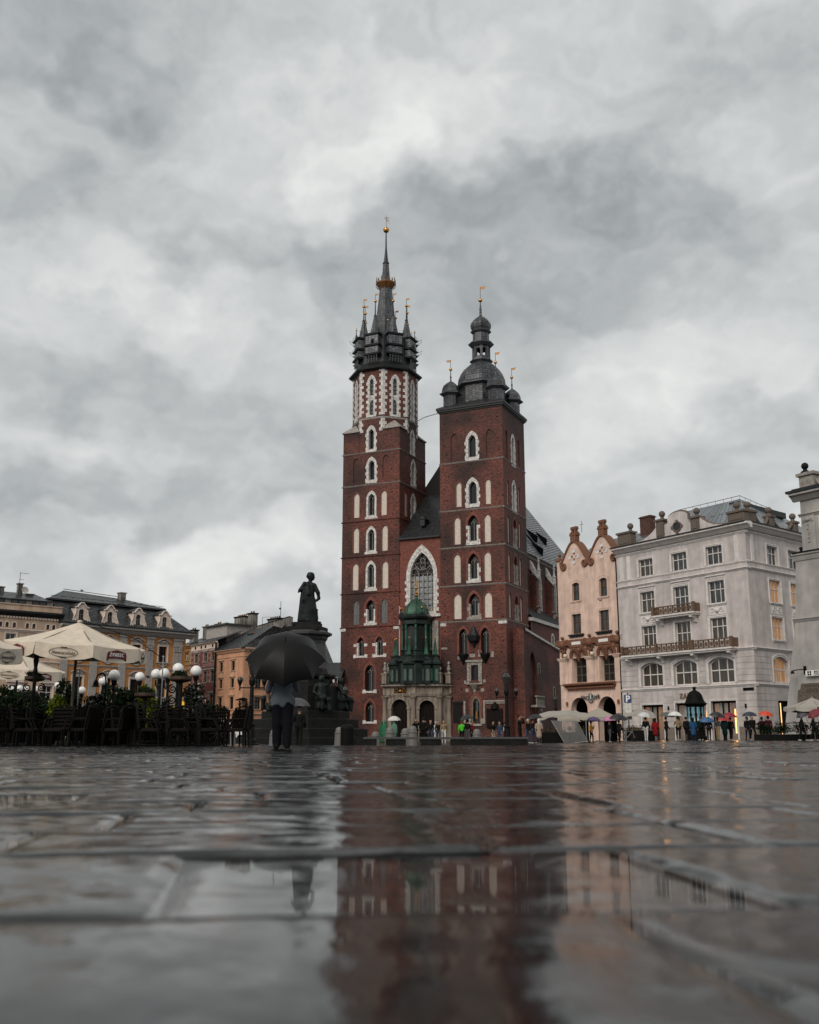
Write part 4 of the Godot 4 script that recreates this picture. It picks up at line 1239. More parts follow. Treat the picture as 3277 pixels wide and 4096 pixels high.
	sheets(rf, Vector3(-16.2, 28.5, 0.25), Vector3(-9.7, 28.5, 0.25), Vector3(-9.7, 37.0, -9.4), Vector3(-16.2, 37.0, -9.4), 16, 22, 0.02, 0.03, 0.12, 0.2)
	rf.col = Color(0.12, 0.12, 0.12)
	rf.box(-16.2, -9.7, 28.3, 28.52, -0.3, 0.32)
	put("roof", rf, "tile_grey", ch)
	var gbx := MB.new()
	gbx.prism(PackedVector2Array([Vector2(-24.0, 27.5), Vector2(-1.8, 27.5), Vector2(-12.9, 42.9)]), -10.2, -9.5)
	put("gable", gbx, "tile_dark", ch)
	var dm2 := MB.new(); dm2.box(-13.4, -12.7, 30.4, 31.4, -2.6, -1.2); dm2.prism(PackedVector2Array([Vector2(-13.55, 31.4), Vector2(-12.55, 31.4), Vector2(-13.05, 31.95)]), -2.9, -1.1); put("roof_hatch", dm2, "lead_dark", ch)
	build_church_side(ch)
	build_porch(ch)

func ring_tan(ch: Node3D, F: Transform3D) -> void:
	var r1 := MB.new()
	ring(r1, F, [-4.6, 1.0, 2.4, 2.2, "point", 0.9], 0.16, 0.0, -0.5, -0.1)
	ring(r1, F, [-4.6, 1.2, 2.4, 2.2, "point", 0.9], 0.1, 0.0, -0.3, 0.0)
	put("window_moulding", r1, "stone_tan", ch)
	var gr := MB.new()
	for i in 7: gr.tube([Vector3(-4.75 + i * 0.06, 2.7, -0.2), Vector3(-4.68 + i * 0.03, 3.5 + 0.4 * (1.0 - absf(i - 3) / 3.0), -0.18)], 0.02, 4)
	put("gilt_grille", gr, "gold_leaf", ch)

func big_window(ch: Node3D, X: Transform3D, o: Array) -> void:
	var win := Node3D.new()
	win.name = "window"
	ch.add_child(win, true)
	win.set_meta("label", "tall arched west window with stone tracery")
	jamb_stones(win, "stone_white", X, o, 0.34, 0.55, -0.1, 0.06, true, 0.52)
	var rv := MB.new(); ring(rv, X, o, 0.02, -0.24, -0.75, 0.02); put("reveal", rv, "stone_white", win)
	var z := -0.6
	# panes in six lights, five high, then the dark glass of the head
	for i in 6:
		for j in 6:
			var g := MB.new()
			var xa: float = o[0] - 2.0 + i * 4.0 / 6; var ya := 17.75 + j * 0.87
			g.q(X * Vector3(xa, ya, z + rng.randf_range(-0.01, 0.01)), X * Vector3(xa + 0.667, ya, z + rng.randf_range(-0.01, 0.01)), X * Vector3(xa + 0.667, ya + 0.87, z), X * Vector3(xa, ya + 0.87, z))
			put("pane", g, "window_sheen", win)
	var hd := MB.new(); pane(hd, X, [o[0], o[1], 22.95, 0.0, "point", 1.15], z - 0.03); put("glass", hd, "glass_dark", win)
	var ir := MB.new()
	for j in 7: ir.box(o[0] - 2.0, o[0] + 2.0, 17.72 + j * 0.87, 17.8 + j * 0.87, z, z + 0.06, X)
	ir.box(o[0] - 0.58, o[0] - 0.5, 22.9, 26.6, z, z + 0.14, X); ir.box(o[0] + 0.46, o[0] + 0.54, 22.9, 26.6, z, z + 0.14, X)
	put("window_bar", ir, "black", win)
	var tr := MB.new()
	for i in range(1, 6):
		var x: float = o[0] - 2.0 + i * 4.0 / 6
		tr.box(x - (0.09 if i == 3 else 0.065), x + (0.09 if i == 3 else 0.065), 17.7, 23.0, z, z + 0.16, X)
	var zz := z + 0.1
	var sp := 22.95
	for i in 6:
		circle_of(tr, X, Vector2(o[0] - 2.0 + (i + 0.5) * 0.667, sp), 0.32, zz, 0.04, 0, PI, 8)
	for c in [-1.333, 0.0, 1.333]:
		for s in [-1.0, 1.0]:
			circle_of(tr, X, Vector2(o[0] + c + s * 0.667, sp + 0.05), 1.333, zz, 0.05, (PI * 0.62 if s > 0 else PI * 0.38), (PI if s > 0 else 0.0), 8)
	var cc := Vector2(o[0] - 0.05, sp + 2.15)
	circle_of(tr, X, cc, 1.32, zz, 0.075, 0, TAU, 28)
	circle_of(tr, X, cc, 0.34, zz, 0.06, 0, TAU, 14)
	for k in 4:
		var a := PI / 2 * k
		var d := Vector2(cos(a), sin(a)); var e := Vector2(-d.y, d.x)
		for s in [-1.0, 1.0]:
			var pts := []
			for q in [[0.36, 0.12], [0.5, 0.36], [0.75, 0.44], [0.98, 0.3], [1.1, 0.14], [1.28, 0.0]]:
				var p: Vector2 = cc + d * q[0] + e * s * q[1]
				pts.append(Vector3(p.x, p.y, zz))
			bars_of(tr, X, pts, 0.05)
	for s in [-1.0, 1.0]:
		circle_of(tr, X, Vector2(o[0] + s * 1.5, sp + 1.35), 0.42, zz, 0.045, 0, TAU, 10)
		circle_of(tr, X, Vector2(o[0] + s * 1.35, sp + 2.5), 0.28, zz, 0.045, 0, TAU, 10)
	put("tracery", tr, "stone_grey", win)
	var sl := MB.new(); sl.box(-15.7, -9.7, 16.9, 17.3, -0.6, 0.35, X); sl.box(-15.0, -10.4, 17.3, 17.72, -0.6, 0.15, X)
	put("sill", sl, "stone_white", win)

func build_church_side(ch: Node3D) -> void:
	# nave flank, its windows, buttresses and the slate roof
	var X := Transform3D(Basis(Vector3.UP, PI / 2), Vector3(-2.0, 0, 0))
	var ops := []
	for d in [21.4, 29.4, 37.4]:
		var o := [d, 2.0, 18.2, 5.6, "point", 0.95]
		ops.append(o)
		var win := Node3D.new(); win.name = "window"; ch.add_child(win, true)
		jamb_stones(win, "stone_white", X, o, 0.15, 0.24, -0.06, 0.05, true, 0.8)
		var rv := MB.new(); ring(rv, X, o, 0.01, -0.1, -0.9, 0.02); put("reveal", rv, "stone_white", win)
		var g := MB.new(); pane(g, X, o, -0.85); put("glass", g, "glass_dark", win)
	var w := MB.new()
	wall(w, X, 9.5, 46.0, 10.0, 27.9, ops, 0.9)
	put("nave_flank", w, "brick", ch)
	band(ch, "eaves", "stone_grey", X, 9.5, 46.0, 27.2, 27.9, 0.5)
	for d in [17.4, 25.4, 33.4]:
		var b := MB.new()
		b.box(d - 0.5, d + 0.5, 16.0, 24.6, -0.1, 1.0, X)
		var bn := put("buttress", b, "brick", ch)
		var cp := MB.new()
		cp.q(X * Vector3(d - 0.6, 24.3, 1.25), X * Vector3(d + 0.6, 24.3, 1.25), X * Vector3(d + 0.6, 27.0, -0.02), X * Vector3(d - 0.6, 27.0, -0.02))
		cp.prism(PackedVector2Array([Vector2(1.25, 24.0), Vector2(1.25, 24.3), Vector2(0.0, 27.0), Vector2(0.0, 25.6)]), d - 0.6, d + 0.6, X * Transform3D(Basis(Vector3(0, 0, 1), Vector3(0, 1, 0), Vector3(1, 0, 0)), Vector3.ZERO))
		put("weathering", cp, "stone_white", bn)
		var pn := MB.new()
		pn.lathe([Vector2(0.3, 24.3), Vector2(0.28, 25.2), Vector2(0.4, 25.4), Vector2(0.2, 25.6), Vector2(0.12, 26.6), Vector2(0.26, 26.75), Vector2(0.12, 26.9), Vector2(0.2, 27.2), Vector2(0, 27.4)], 6, Transform3D(Basis(), X * Vector3(d, 0, 1.25)))
		put("pinnacle", pn, "stone_white", bn)
		var br := MB.new(); br.box(d - 0.55, d + 0.55, 19.6, 19.85, 0.9, 1.5, X); br.box(d - 0.3, d + 0.3, 18.7, 19.6, 0.9, 1.25, X); put("bracket", br, "stone_grey", bn)
	var rf := MB.new()
	sheets(rf, Vector3(-1.4, 27.6, -9.6), Vector3(-1.4, 27.6, -48.0), Vector3(-12.9, 42.9, -48.0), Vector3(-12.9, 42.9, -9.6), 44, 40, 0.07, 0.05, 0.55, 1.25, true)
	rf.col = Color(0.2, 0.2, 0.2)
	rf.q(Vector3(-24.4, 27.6, -9.6), Vector3(-24.4, 27.6, -48.0), Vector3(-12.9, 42.9, -48.0), Vector3(-12.9, 42.9, -9.6))
	rf.col = Color(1, 1, 1)
	put("roof", rf, "tile_grey", ch)
	for e in [[14.0, 0.42], [14.6, 0.1], [19.0, 0.3], [12.2, 0.85], [26.0, 0.85], [26.0, 0.35]]:
		var p := Vector3(-1.4, 27.6, -9.6 - e[0]).lerp(Vector3(-12.9, 42.9, -9.6 - e[0]), e[1])
		var dv := MB.new()
		var sc := 0.55 if e[1] > 0.8 else 1.0
		for s in [-1, 1]:
			dv.t(p + Vector3(0.9, -0.6, 0.0) * sc, p + Vector3(0.0, 0.2, s * 0.9) * sc, p + Vector3(-1.9, 2.3, 0) * sc)
		dv.t(p + Vector3(0.55, 0.8, 0) * sc, p + Vector3(0.1, -0.3, 0.9) * sc, p + Vector3(0.1, -0.3, -0.9) * sc)
		dv.t(p + Vector3(0.55, 0.8, 0) * sc, p + Vector3(0.1, -0.3, 0.9) * sc, p + Vector3(-1.6, 2.4, 0) * sc); dv.t(p + Vector3(0.55, 0.8, 0) * sc, p + Vector3(0.1, -0.3, -0.9) * sc, p + Vector3(-1.6, 2.4, 0) * sc)
		put("roof_vent", dv, "void", ch)
	var lad := MB.new()
	var la := Vector3(-3.0, 30.1, -23.5); var lb := Vector3(-7.4, 36.0, -20.5)
	for s in [0.0, 0.8]: lad.tube([la + Vector3(0.1, 0.1, -s), lb + Vector3(0.1, 0.1, -s)], 0.1, 4)
	for i in 9: lad.tube([la.lerp(lb, i / 8.0) + Vector3(0.1, 0.1, 0), la.lerp(lb, i / 8.0) + Vector3(0.1, 0.1, -0.8)], 0.07, 4)
	put("roof_ladder", lad, "black", ch)
	# aisle and chapel below
	var A := Transform3D(Basis(Vector3.UP, PI / 2), Vector3(0.3, 0, 0))
	var ao := []
	ao.append([20.3, 0.8, 14.2, 0.9, "round", 0.0])
	var aw := MB.new(); wall(aw, A, 9.7, 46.0, -1.0, 17.2, ao, 0.4)
	put("aisle_wall", aw, "brick", ch)
	var ag := MB.new(); pane(ag, A, ao[0], -0.35); put("glass", ag, "glass_dark", ch)
	var af := MB.new(); ring(af, A, ao[0], 0.4, 0.0, -0.3, 0.05, 0.3, 0.0); put("window_surround", af, "stone_white", ch)
	var ac := MB.new(); ac.box(9.7, 46.0, 16.8, 17.3, -0.3, 0.35, A); put("coping", ac, "stone_white", ch)
	var ar := MB.new(); ar.q(A * Vector3(9.7, 17.35, 0.3), A * Vector3(46, 17.35, 0.3), A * Vector3(46, 19.6, -2.3), A * Vector3(9.7, 19.6, -2.3)); put("roof", ar, "tile_dark", ch)
	var C2 := Transform3D(Basis(Vector3.UP, PI / 2), Vector3(1.6, 0, 0))
	var co := [[9.0, 0.7, 9.2, 0.9, "round", 0.0], [16.0, 0.7, 6.2, 0.9, "round", 0.0], [6.2, 3.4, 0.0, 9.0, "point", 1.1], [9.6, 0.6, 3.2, 0.7, "flat", 0.0], [16.3, 0.6, 3.3, 0.7, "flat", 0.0]]
	var cw := MB.new(); wall(cw, C2, 2.6, 46.0, -1.0, 14.0, co, 0.5, [Vector2(2.6, 15.0), Vector2(46.0, 10.6)])
	cw.q(C2 * Vector3(2.6, -1, 0), C2 * Vector3(2.6, 15, 0), C2 * Vector3(2.6, 15, -1.7), C2 * Vector3(2.6, -1, -1.7))
	put("chapel_wall", cw, "brick", ch)
	for i in [0, 1, 3, 4]:
		var g := MB.new(); pane(g, C2, co[i], -0.4); var gn := put("window", g, "glass_dark", ch)
		var f := MB.new(); ring(f, C2, co[i], 0.2, 0.0, -0.3, 0.04, 0.2, 0.0); put("frame", f, "stone_grey", gn)
	var vd := MB.new(); pane(vd, C2, co[2], -0.45); put("arch_recess", vd, "brick", ch)
	var cc := MB.new()
	cc.q(C2 * Vector3(2.4, 15.0, 0.3), C2 * Vector3(46, 10.6, 0.3), C2 * Vector3(46, 10.3, 0.32), C2 * Vector3(2.4, 14.7, 0.32))
	cc.q(C2 * Vector3(2.4, 15.0, 0.3), C2 * Vector3(46, 10.6, 0.3), C2 * Vector3(46, 10.75, -0.3), C2 * Vector3(2.4, 15.15, -0.3))
	cc.q(C2 * Vector3(2.4, 14.7, 0.32), C2 * Vector3(46, 10.3, 0.32), C2 * Vector3(46, 10.2, 0.0), C2 * Vector3(2.4, 14.6, 0.0))
	put("coping", cc, "stone_white", ch)
	var bal := MB.new(); bal.box(5.0, 8.6, 4.3, 4.6, 0, 0.9, C2)
	for i in 9: bal.box(5.2 + i * 0.4, 5.32 + i * 0.4, 4.6, 5.7, 0.7, 0.82, C2)
	bal.box(5.0, 8.6, 5.7, 5.9, 0.6, 0.9, C2); put("balcony", bal, "stone_grey", ch)

func build_porch(ch: Node3D) -> void:
	# five-sided stone porch: plan corners, west front in church axes
	var pv := [Vector3(-17.9, 0, -0.1), Vector3(-16.9, 0, 3.0), Vector3(-12.45, 0, 3.1), Vector3(-9.35, 0, 1.35), Vector3(-8.5, 0, -0.1)]
	var wm := MB.new()
	var pn := Node3D.new()
	pn.name = "porch"
	ch.add_child(pn, true)
	for i in 4:
		var a: Vector3 = pv[i]; var b: Vector3 = pv[i + 1]
		var L := a.distance_to(b)
		var dir := (b - a).normalized()
		var X := Transform3D(Basis(dir, Vector3.UP, dir.cross(Vector3.UP)), a)
		var ops := []
		if i == 1 or i == 2:
			var o := [L / 2, 2.45 if i == 1 else 2.1, -0.8, 4.95 if i == 1 else 4.95, "round", 0.0]
			ops.append(o)
			var ar := MB.new()
			ring(ar, X, [o[0], o[1], 4.15, 0.0, "round", 0.0], 0.45, 0.3, 0.0, 0.14); ring(ar, X, [o[0], o[1], 4.15, 0.0, "round", 0.0], 0.3, 0.0, 0.0, 0.08)
			for s in [-1.0, 1.0]:
				ar.box(o[0] + s * (o[1] / 2 + 0.24) - 0.3, o[0] + s * (o[1] / 2 + 0.24) + 0.3, 4.0, 4.2, 0.0, 0.2, X)
				ar.box(o[0] + s * (o[1] / 2 + 0.24) - 0.22, o[0] + s * (o[1] / 2 + 0.24) + 0.22, -0.9, 4.0, 0.0, 0.09, X)
			put("archway", ar, "stone_tan", pn)
			var gate := MB.new()
			gate.box(o[0] - o[1] / 2, o[0] + o[1] / 2, -0.8, 5.4, -0.7, -0.6, X)
			for j in 5: gate.box(o[0] - o[1] / 2 + 0.1 + j * 0.48, o[0] - o[1] / 2 + 0.5 + j * 0.48, -0.6, 3.9, -0.6, -0.52, X)
			put("door", gate, "wood_dark", pn)
		wall(wm, X, 0.0, L, -1.0, 7.2, ops, 0.7)
		var en := MB.new()
		en.box(-0.05, L + 0.05, 5.75, 5.95, -0.1, 0.18, X); en.box(-0.1, L + 0.1, 5.95, 6.12, -0.1, 0.28, X); en.box(-0.02, L + 0.02, 6.12, 7.0, -0.1, 0.1, X)
		en.box(-0.15, L + 0.15, 7.0, 7.14, -0.1, 0.34, X); en.box(-0.3, L + 0.3, 7.14, 7.34, -0.1, 0.62, X)
		put("entablature", en, "stone_tan", pn)
		var lf := MB.new(); lf.box(-0.3, L + 0.3, 7.35, 7.5, -1.2, 0.66, X); put("roof_flashing", lf, "copper_dark", pn)
		if i == 1:
			var pl := MB.new(); pl.box(1.5, 3.35, 6.2, 6.85, 0.08, 0.16, X); var pq := put("plaque", pl, "wood_dark", pn)
			var rg := MB.new()
			for x in [1.85, 2.98]: circle_of(rg, X, Vector2(x, 6.52), 0.24, 0.17, 0.035)
			rg.box(2.25, 2.6, 6.4, 6.65, 0.15, 0.19, X)
			put("gilt_emblem", rg, "gold_leaf", pq)
	put("porch_wall", wm, "stone_tan", pn)
	for e in [[-17.75, 0.35], [-16.85, 3.15], [-12.45, 3.35], [-9.3, 1.55], [-8.45, 0.25]]:
		var col := MB.new()
		col.lathe([Vector2(0.42, -1.0), Vector2(0.42, 0.3), Vector2(0.36, 0.4), Vector2(0.36, 0.6), Vector2(0.33, 0.7), Vector2(0.335, 2.5), Vector2(0.28, 5.05), Vector2(0.33, 5.1), Vector2(0.3, 5.2), Vector2(0.36, 5.4), Vector2(0.48, 5.62), Vector2(0.5, 5.75), Vector2(0.0, 5.75)], 14, Transform3D(Basis(), Vector3(e[0], 0, e[1])))
		put("column", col, "stone_tan", pn)
		var ped := MB.new()
		ped.bev(e[0] - 0.36, e[0] + 0.36, 7.5, 8.75, e[1] - 0.36, e[1] + 0.36, 0.03); ped.box(e[0] - 0.44, e[0] + 0.44, 8.75, 8.95, e[1] - 0.44, e[1] + 0.44)
		ped.box(e[0] - 0.33, e[0] + 0.33, 6.15, 7.0, e[1] - 0.6, e[1] - 0.02)
		put("pedestal", ped, "stone_tan", pn)
		var urn := MB.new()
		urn.lathe([Vector2(0.28, 8.95), Vector2(0.14, 9.1), Vector2(0.3, 9.4), Vector2(0.32, 9.55), Vector2(0.16, 9.7), Vector2(0.22, 9.8), Vector2(0.1, 10.0), Vector2(0.2, 10.2), Vector2(0.16, 10.45), Vector2(0, 10.55)], 10, Transform3D(Basis(), Vector3(e[0], 0, e[1])))
		put("urn", urn, "stone_grey", pn)
	# green copper storey, spirelets, lantern and dome
	var cc := Vector3(-12.95, 0, 1.2)
	var lo := MB.new()
	oct_ring(lo, cc, [Vector2(2.9, 7.4), Vector2(2.9, 10.2), Vector2(3.3, 10.5), Vector2(3.3, 10.7), Vector2(2.3, 11.3)], 8)
	put("copper_storey", lo, "copper_dark", pn)
	for e in [[-16.2, 1.9], [-15.5, 2.9], [-9.9, 2.2], [-10.9, 3.0], [-12.9, 4.2]]:
		var bx := MB.new()
		var ctr := Vector3(e[0], 0, e[1] - 0.6)
		oct_ring(bx, ctr, [Vector2(0.85, 7.4), Vector2(0.85, 9.9), Vector2(1.05, 10.1), Vector2(1.05, 10.3), Vector2(0.6, 10.9), Vector2(0.55, 11.1), Vector2(0.62, 11.25), Vector2(0.35, 11.45)], 6)
		var bn := put("copper_bay", bx, "copper_dark", pn)
		for k in 6:
			var a := PI / 8 + TAU * k / 6 + PI / 6
			var xf := Transform3D(Basis(Vector3.UP, PI / 2 - a), ctr + Vector3(0.76 * cos(a), 0, 0.76 * sin(a)))
			var gw := MB.new(); ring(gw, xf, [0.0, 0.4, 7.8, 1.4, "round", 0], 0.09, 0.0, -0.05, 0.06); put("window_frame", gw, "copper", bn)
			var gg := MB.new(); pane(gg, xf, [0.0, 0.4, 7.8, 1.4, "round", 0], 0.02); put("pane", gg, "glass_grey", bn)
		var sl := MB.new(); oct_ring(sl, ctr, [Vector2(0.33, 11.4), Vector2(0.2, 12.4), Vector2(0.06, 13.6)], 6); put("spirelet", sl, "copper", bn)
		var gbm := MB.new(); gbm.ball(ctr + Vector3(0, 13.75, 0), 0.13, 10); put("gilded_ball", gbm, "gold", bn)
	var ln := MB.new()
	oct_ring(ln, cc, [Vector2(2.1, 11.0), Vector2(2.1, 11.9), Vector2(2.25, 12.0), Vector2(2.25, 12.15), Vector2(1.7, 12.2)], 8)
	put("lantern_base", ln, "copper_dark", pn)
	ln = MB.new()
	oct_ring(ln, cc, [Vector2(1.8, 15.5), Vector2(2.1, 15.7), Vector2(2.1, 16.2), Vector2(2.45, 16.5), Vector2(2.5, 16.7), Vector2(1.9, 17.1)], 8)
	put("lantern_cornice", ln, "copper_dark", pn)
	for k in 8:
		var a := PI / 8 + TAU * k / 8
		var p := cc + Vector3(1.95 * cos(a), 0, 1.95 * sin(a))
		var cl := MB.new()
		cl.lathe([Vector2(0.2, 12.1), Vector2(0.2, 12.4), Vector2(0.13, 12.5), Vector2(0.12, 14.9), Vector2(0.2, 15.2), Vector2(0.22, 15.6)], 8, Transform3D(Basis(), p))
		put("lantern_column", cl, "copper", pn)
		var am := a + PI / 8
		var xf := Transform3D(Basis(Vector3.UP, PI / 2 - am), cc + Vector3(1.72 * cos(am), 0, 1.72 * sin(am)))
		var gz := MB.new(); pane(gz, xf, [0.0, 1.15, 12.2, 2.6, "round", 0], 0.0); put("pane", gz, "glass_dark" if k % 2 == 0 else "copper_dark", pn)
		var gbn := MB.new(); ring(gbn, xf, [0.0, 1.0, 12.2, 2.6, "round", 0], 0.12, 0.0, -0.03, 0.07); put("pane_frame", gbn, "copper_dark", pn)
		if k % 2 == 0:
			var pd := MB.new(); pd.prism(PackedVector2Array([Vector2(-0.75, 16.7), Vector2(0.75, 16.7), Vector2(0, 17.35)]), 0.3, 0.75, xf); put("pediment", pd, "copper_dark", pn)
			var gk := MB.new(); gk.lathe([Vector2(0.14, 17.2), Vector2(0.08, 17.6), Vector2(0.12, 17.75)], 6, xf * Transform3D(Basis(), Vector3(0, 0, 0.6))); put("finial", gk, "copper_dark", pn)
			var gq := MB.new(); gq.ball(xf * Vector3(0, 17.92, 0.6), 0.17, 10); put("gilded_ball", gq, "gold", pn)
	var dmm := MB.new()
	oct_ring(dmm, cc, [Vector2(1.75, 16.9), Vector2(1.72, 17.4), Vector2(1.55, 18.0), Vector2(1.2, 18.6), Vector2(0.75, 19.05), Vector2(0.34, 19.3), Vector2(0.26, 19.4), Vector2(0.26, 19.7), Vector2(0.34, 19.75), Vector2(0.0, 19.8)], 8)
	var dn := put("dome", dmm, "copper", pn)
	var seams := MB.new()
	for k in 8:
		var a := PI / 8 + TAU * k / 8
		var pts := []
		for q in [Vector2(1.75, 17.0), Vector2(1.73, 17.4), Vector2(1.56, 18.0), Vector2(1.21, 18.6), Vector2(0.76, 19.05), Vector2(0.35, 19.3)]: pts.append(cc + Vector3(q.x * cos(a), q.y, q.x * sin(a)))
		seams.tube(pts, 0.035, 4)
	put("dome_rib", seams, "copper_dark", dn)
	var fin := MB.new()
	fin.lathe([Vector2(0.26, 19.75), Vector2(0.3, 19.9), Vector2(0.14, 20.05), Vector2(0.22, 20.25), Vector2(0.07, 20.5), Vector2(0.12, 20.65), Vector2(0.05, 20.75)], 10, Transform3D(Basis(), cc))
	fin.ball(cc + Vector3(0, 20.98, 0), 0.23, 12)
	fin.box(-0.05, 0.05, 21.2, 22.0, -0.04, 0.04, Transform3D(Basis(), cc)); fin.box(-0.26, 0.26, 21.62, 21.74, -0.04, 0.04, Transform3D(Basis(), cc))
	put("gilt_cross", fin, "gold", dn)
	# slab of pale wall between lantern and window
	var ps := MB.new(); ps.box(-10.95, -10.0, 9.5, 16.3, -0.05, 0.25); put("buttress_strip", ps, "stone_grey", pn)

# ---------- houses on the right ----------
func swirl(mb: MB, xf: Transform3D, c: Vector2, rad: float, z: float, r: float, turns := 1.6, a0 := 0.0, hand := 1.0, taper := 0.12) -> void:
	var pts := []; var rr := []
	var n := int(turns * 12)
	for i in n + 1:
		var k := 1.0 - i / float(n) * (1.0 - taper)
		var a := a0 + hand * TAU * turns * i / n
		pts.append(xf * Vector3(c.x + rad * k * cos(a), c.y + rad * k * sin(a), z)); rr.append(r * (0.55 + 0.45 * k))
	mb.tube(pts, rr, 5)

func surround(parent: Node3D, m: String, xf: Transform3D, o: Array, g: float, out: float) -> void:
	var mb := MB.new()
	ring(mb, xf, o, g, g * 0.55, -0.02, out); ring(mb, xf, o, g * 0.55, 0.0, -0.02, out * 0.55)
	put("window_surround", mb, m, parent)

func sill(parent: Node3D, m: String, xf: Transform3D, o: Array, over := 0.15, out := 0.16, h := 0.12) -> void:
	var mb := MB.new()
	mb.box(o[0] - o[1] / 2 - over, o[0] + o[1] / 2 + over, o[2] - h, o[2], -0.25, out, xf); mb.box(o[0] - o[1] / 2 - over * 0.5, o[0] + o[1] / 2 + over * 0.5, o[2] - h * 1.9, o[2] - h, -0.02, out * 0.5, xf)
	put("window_sill", mb, m, parent)

func balcony(parent: Node3D, xf: Transform3D, x0: float, x1: float, y: float, out: float, h: float, posts: int, m := "balcony_stone") -> void:
	var b := Node3D.new()
	b.name = "balcony"
	parent.add_child(b, true)
	var sl := MB.new(); sl.box(x0 - 0.1, x1 + 0.1, y - 0.16, y, -0.05, out + 0.08, xf); sl.box(x0, x1, y - 0.32, y - 0.16, -0.05, out - 0.05, xf); put("slab", sl, "trim_white", b)
	var rl := MB.new(); rl.box(x0 - 0.06, x1 + 0.06, y + h - 0.1, y + h, out - 0.16, out + 0.05, xf); rl.box(x0, x1, y, y + 0.1, out - 0.12, out, xf); put("rail", rl, m, b)
	for e in [x0, x1]:
		var sr := MB.new(); sr.box(e - 0.06, e + 0.06, y, y + h, 0.0, out - 0.05, xf); put("side_panel", sr, m, b)
	for i in posts + 1:
		var x := lerpf(x0, x1, i / float(posts))
		var p := MB.new(); p.box(x - 0.14, x + 0.14, y, y + h + 0.1, out - 0.2, out + 0.04, xf); put("post", p, m, b)
		if i < posts:
			var xe := lerpf(x0, x1, (i + 1) / float(posts))
			var np := maxi(2, int(round((xe - x - 0.28) / 0.62)))
			for k in np:
				var c := x + 0.14 + (xe - x - 0.28) * (k + 0.5) / np; var hw := (xe - x - 0.28) / np / 2
				var g := MB.new()
				for a in 4:
					var d := Vector2(cos(PI / 4 * a), sin(PI / 4 * a)) * 1.3
					g.tube([xf * Vector3(c - clampf(d.x, -1, 1) * hw, y + h / 2 - clampf(d.y, -1, 1) * (h / 2 - 0.1), out - 0.08), xf * Vector3(c + clampf(d.x, -1, 1) * hw, y + h / 2 + clampf(d.y, -1, 1) * (h / 2 - 0.1), out - 0.08)], 0.035, 4)
				circle_of(g, xf, Vector2(c, y + h / 2), hw * 0.45, out - 0.08, 0.05, 0, TAU, 10)
				g.box(c + hw - 0.04, c + hw + 0.04, y + 0.1, y + h - 0.1, out - 0.13, out - 0.02, xf)
				put("pierced_panel", g, m, b)
	for i in posts + 1:
		var x := lerpf(x0 + 0.5, x1 - 0.5, i / float(posts))
		var c := MB.new(); c.prism(PackedVector2Array([Vector2(0, y - 0.32), Vector2(out - 0.1, y - 0.32), Vector2(out - 0.1, y - 0.5), Vector2(out * 0.4, y - 0.65), Vector2(out * 0.25, y - 0.95), Vector2(0, y - 1.05)]), -0.16, 0.16, xf * Transform3D(Basis(Vector3(0, 0, 1), Vector3(0, 1, 0), Vector3(-1, 0, 0)), Vector3(x, 0, 0)))
		put("bracket", c, "trim_white", b)

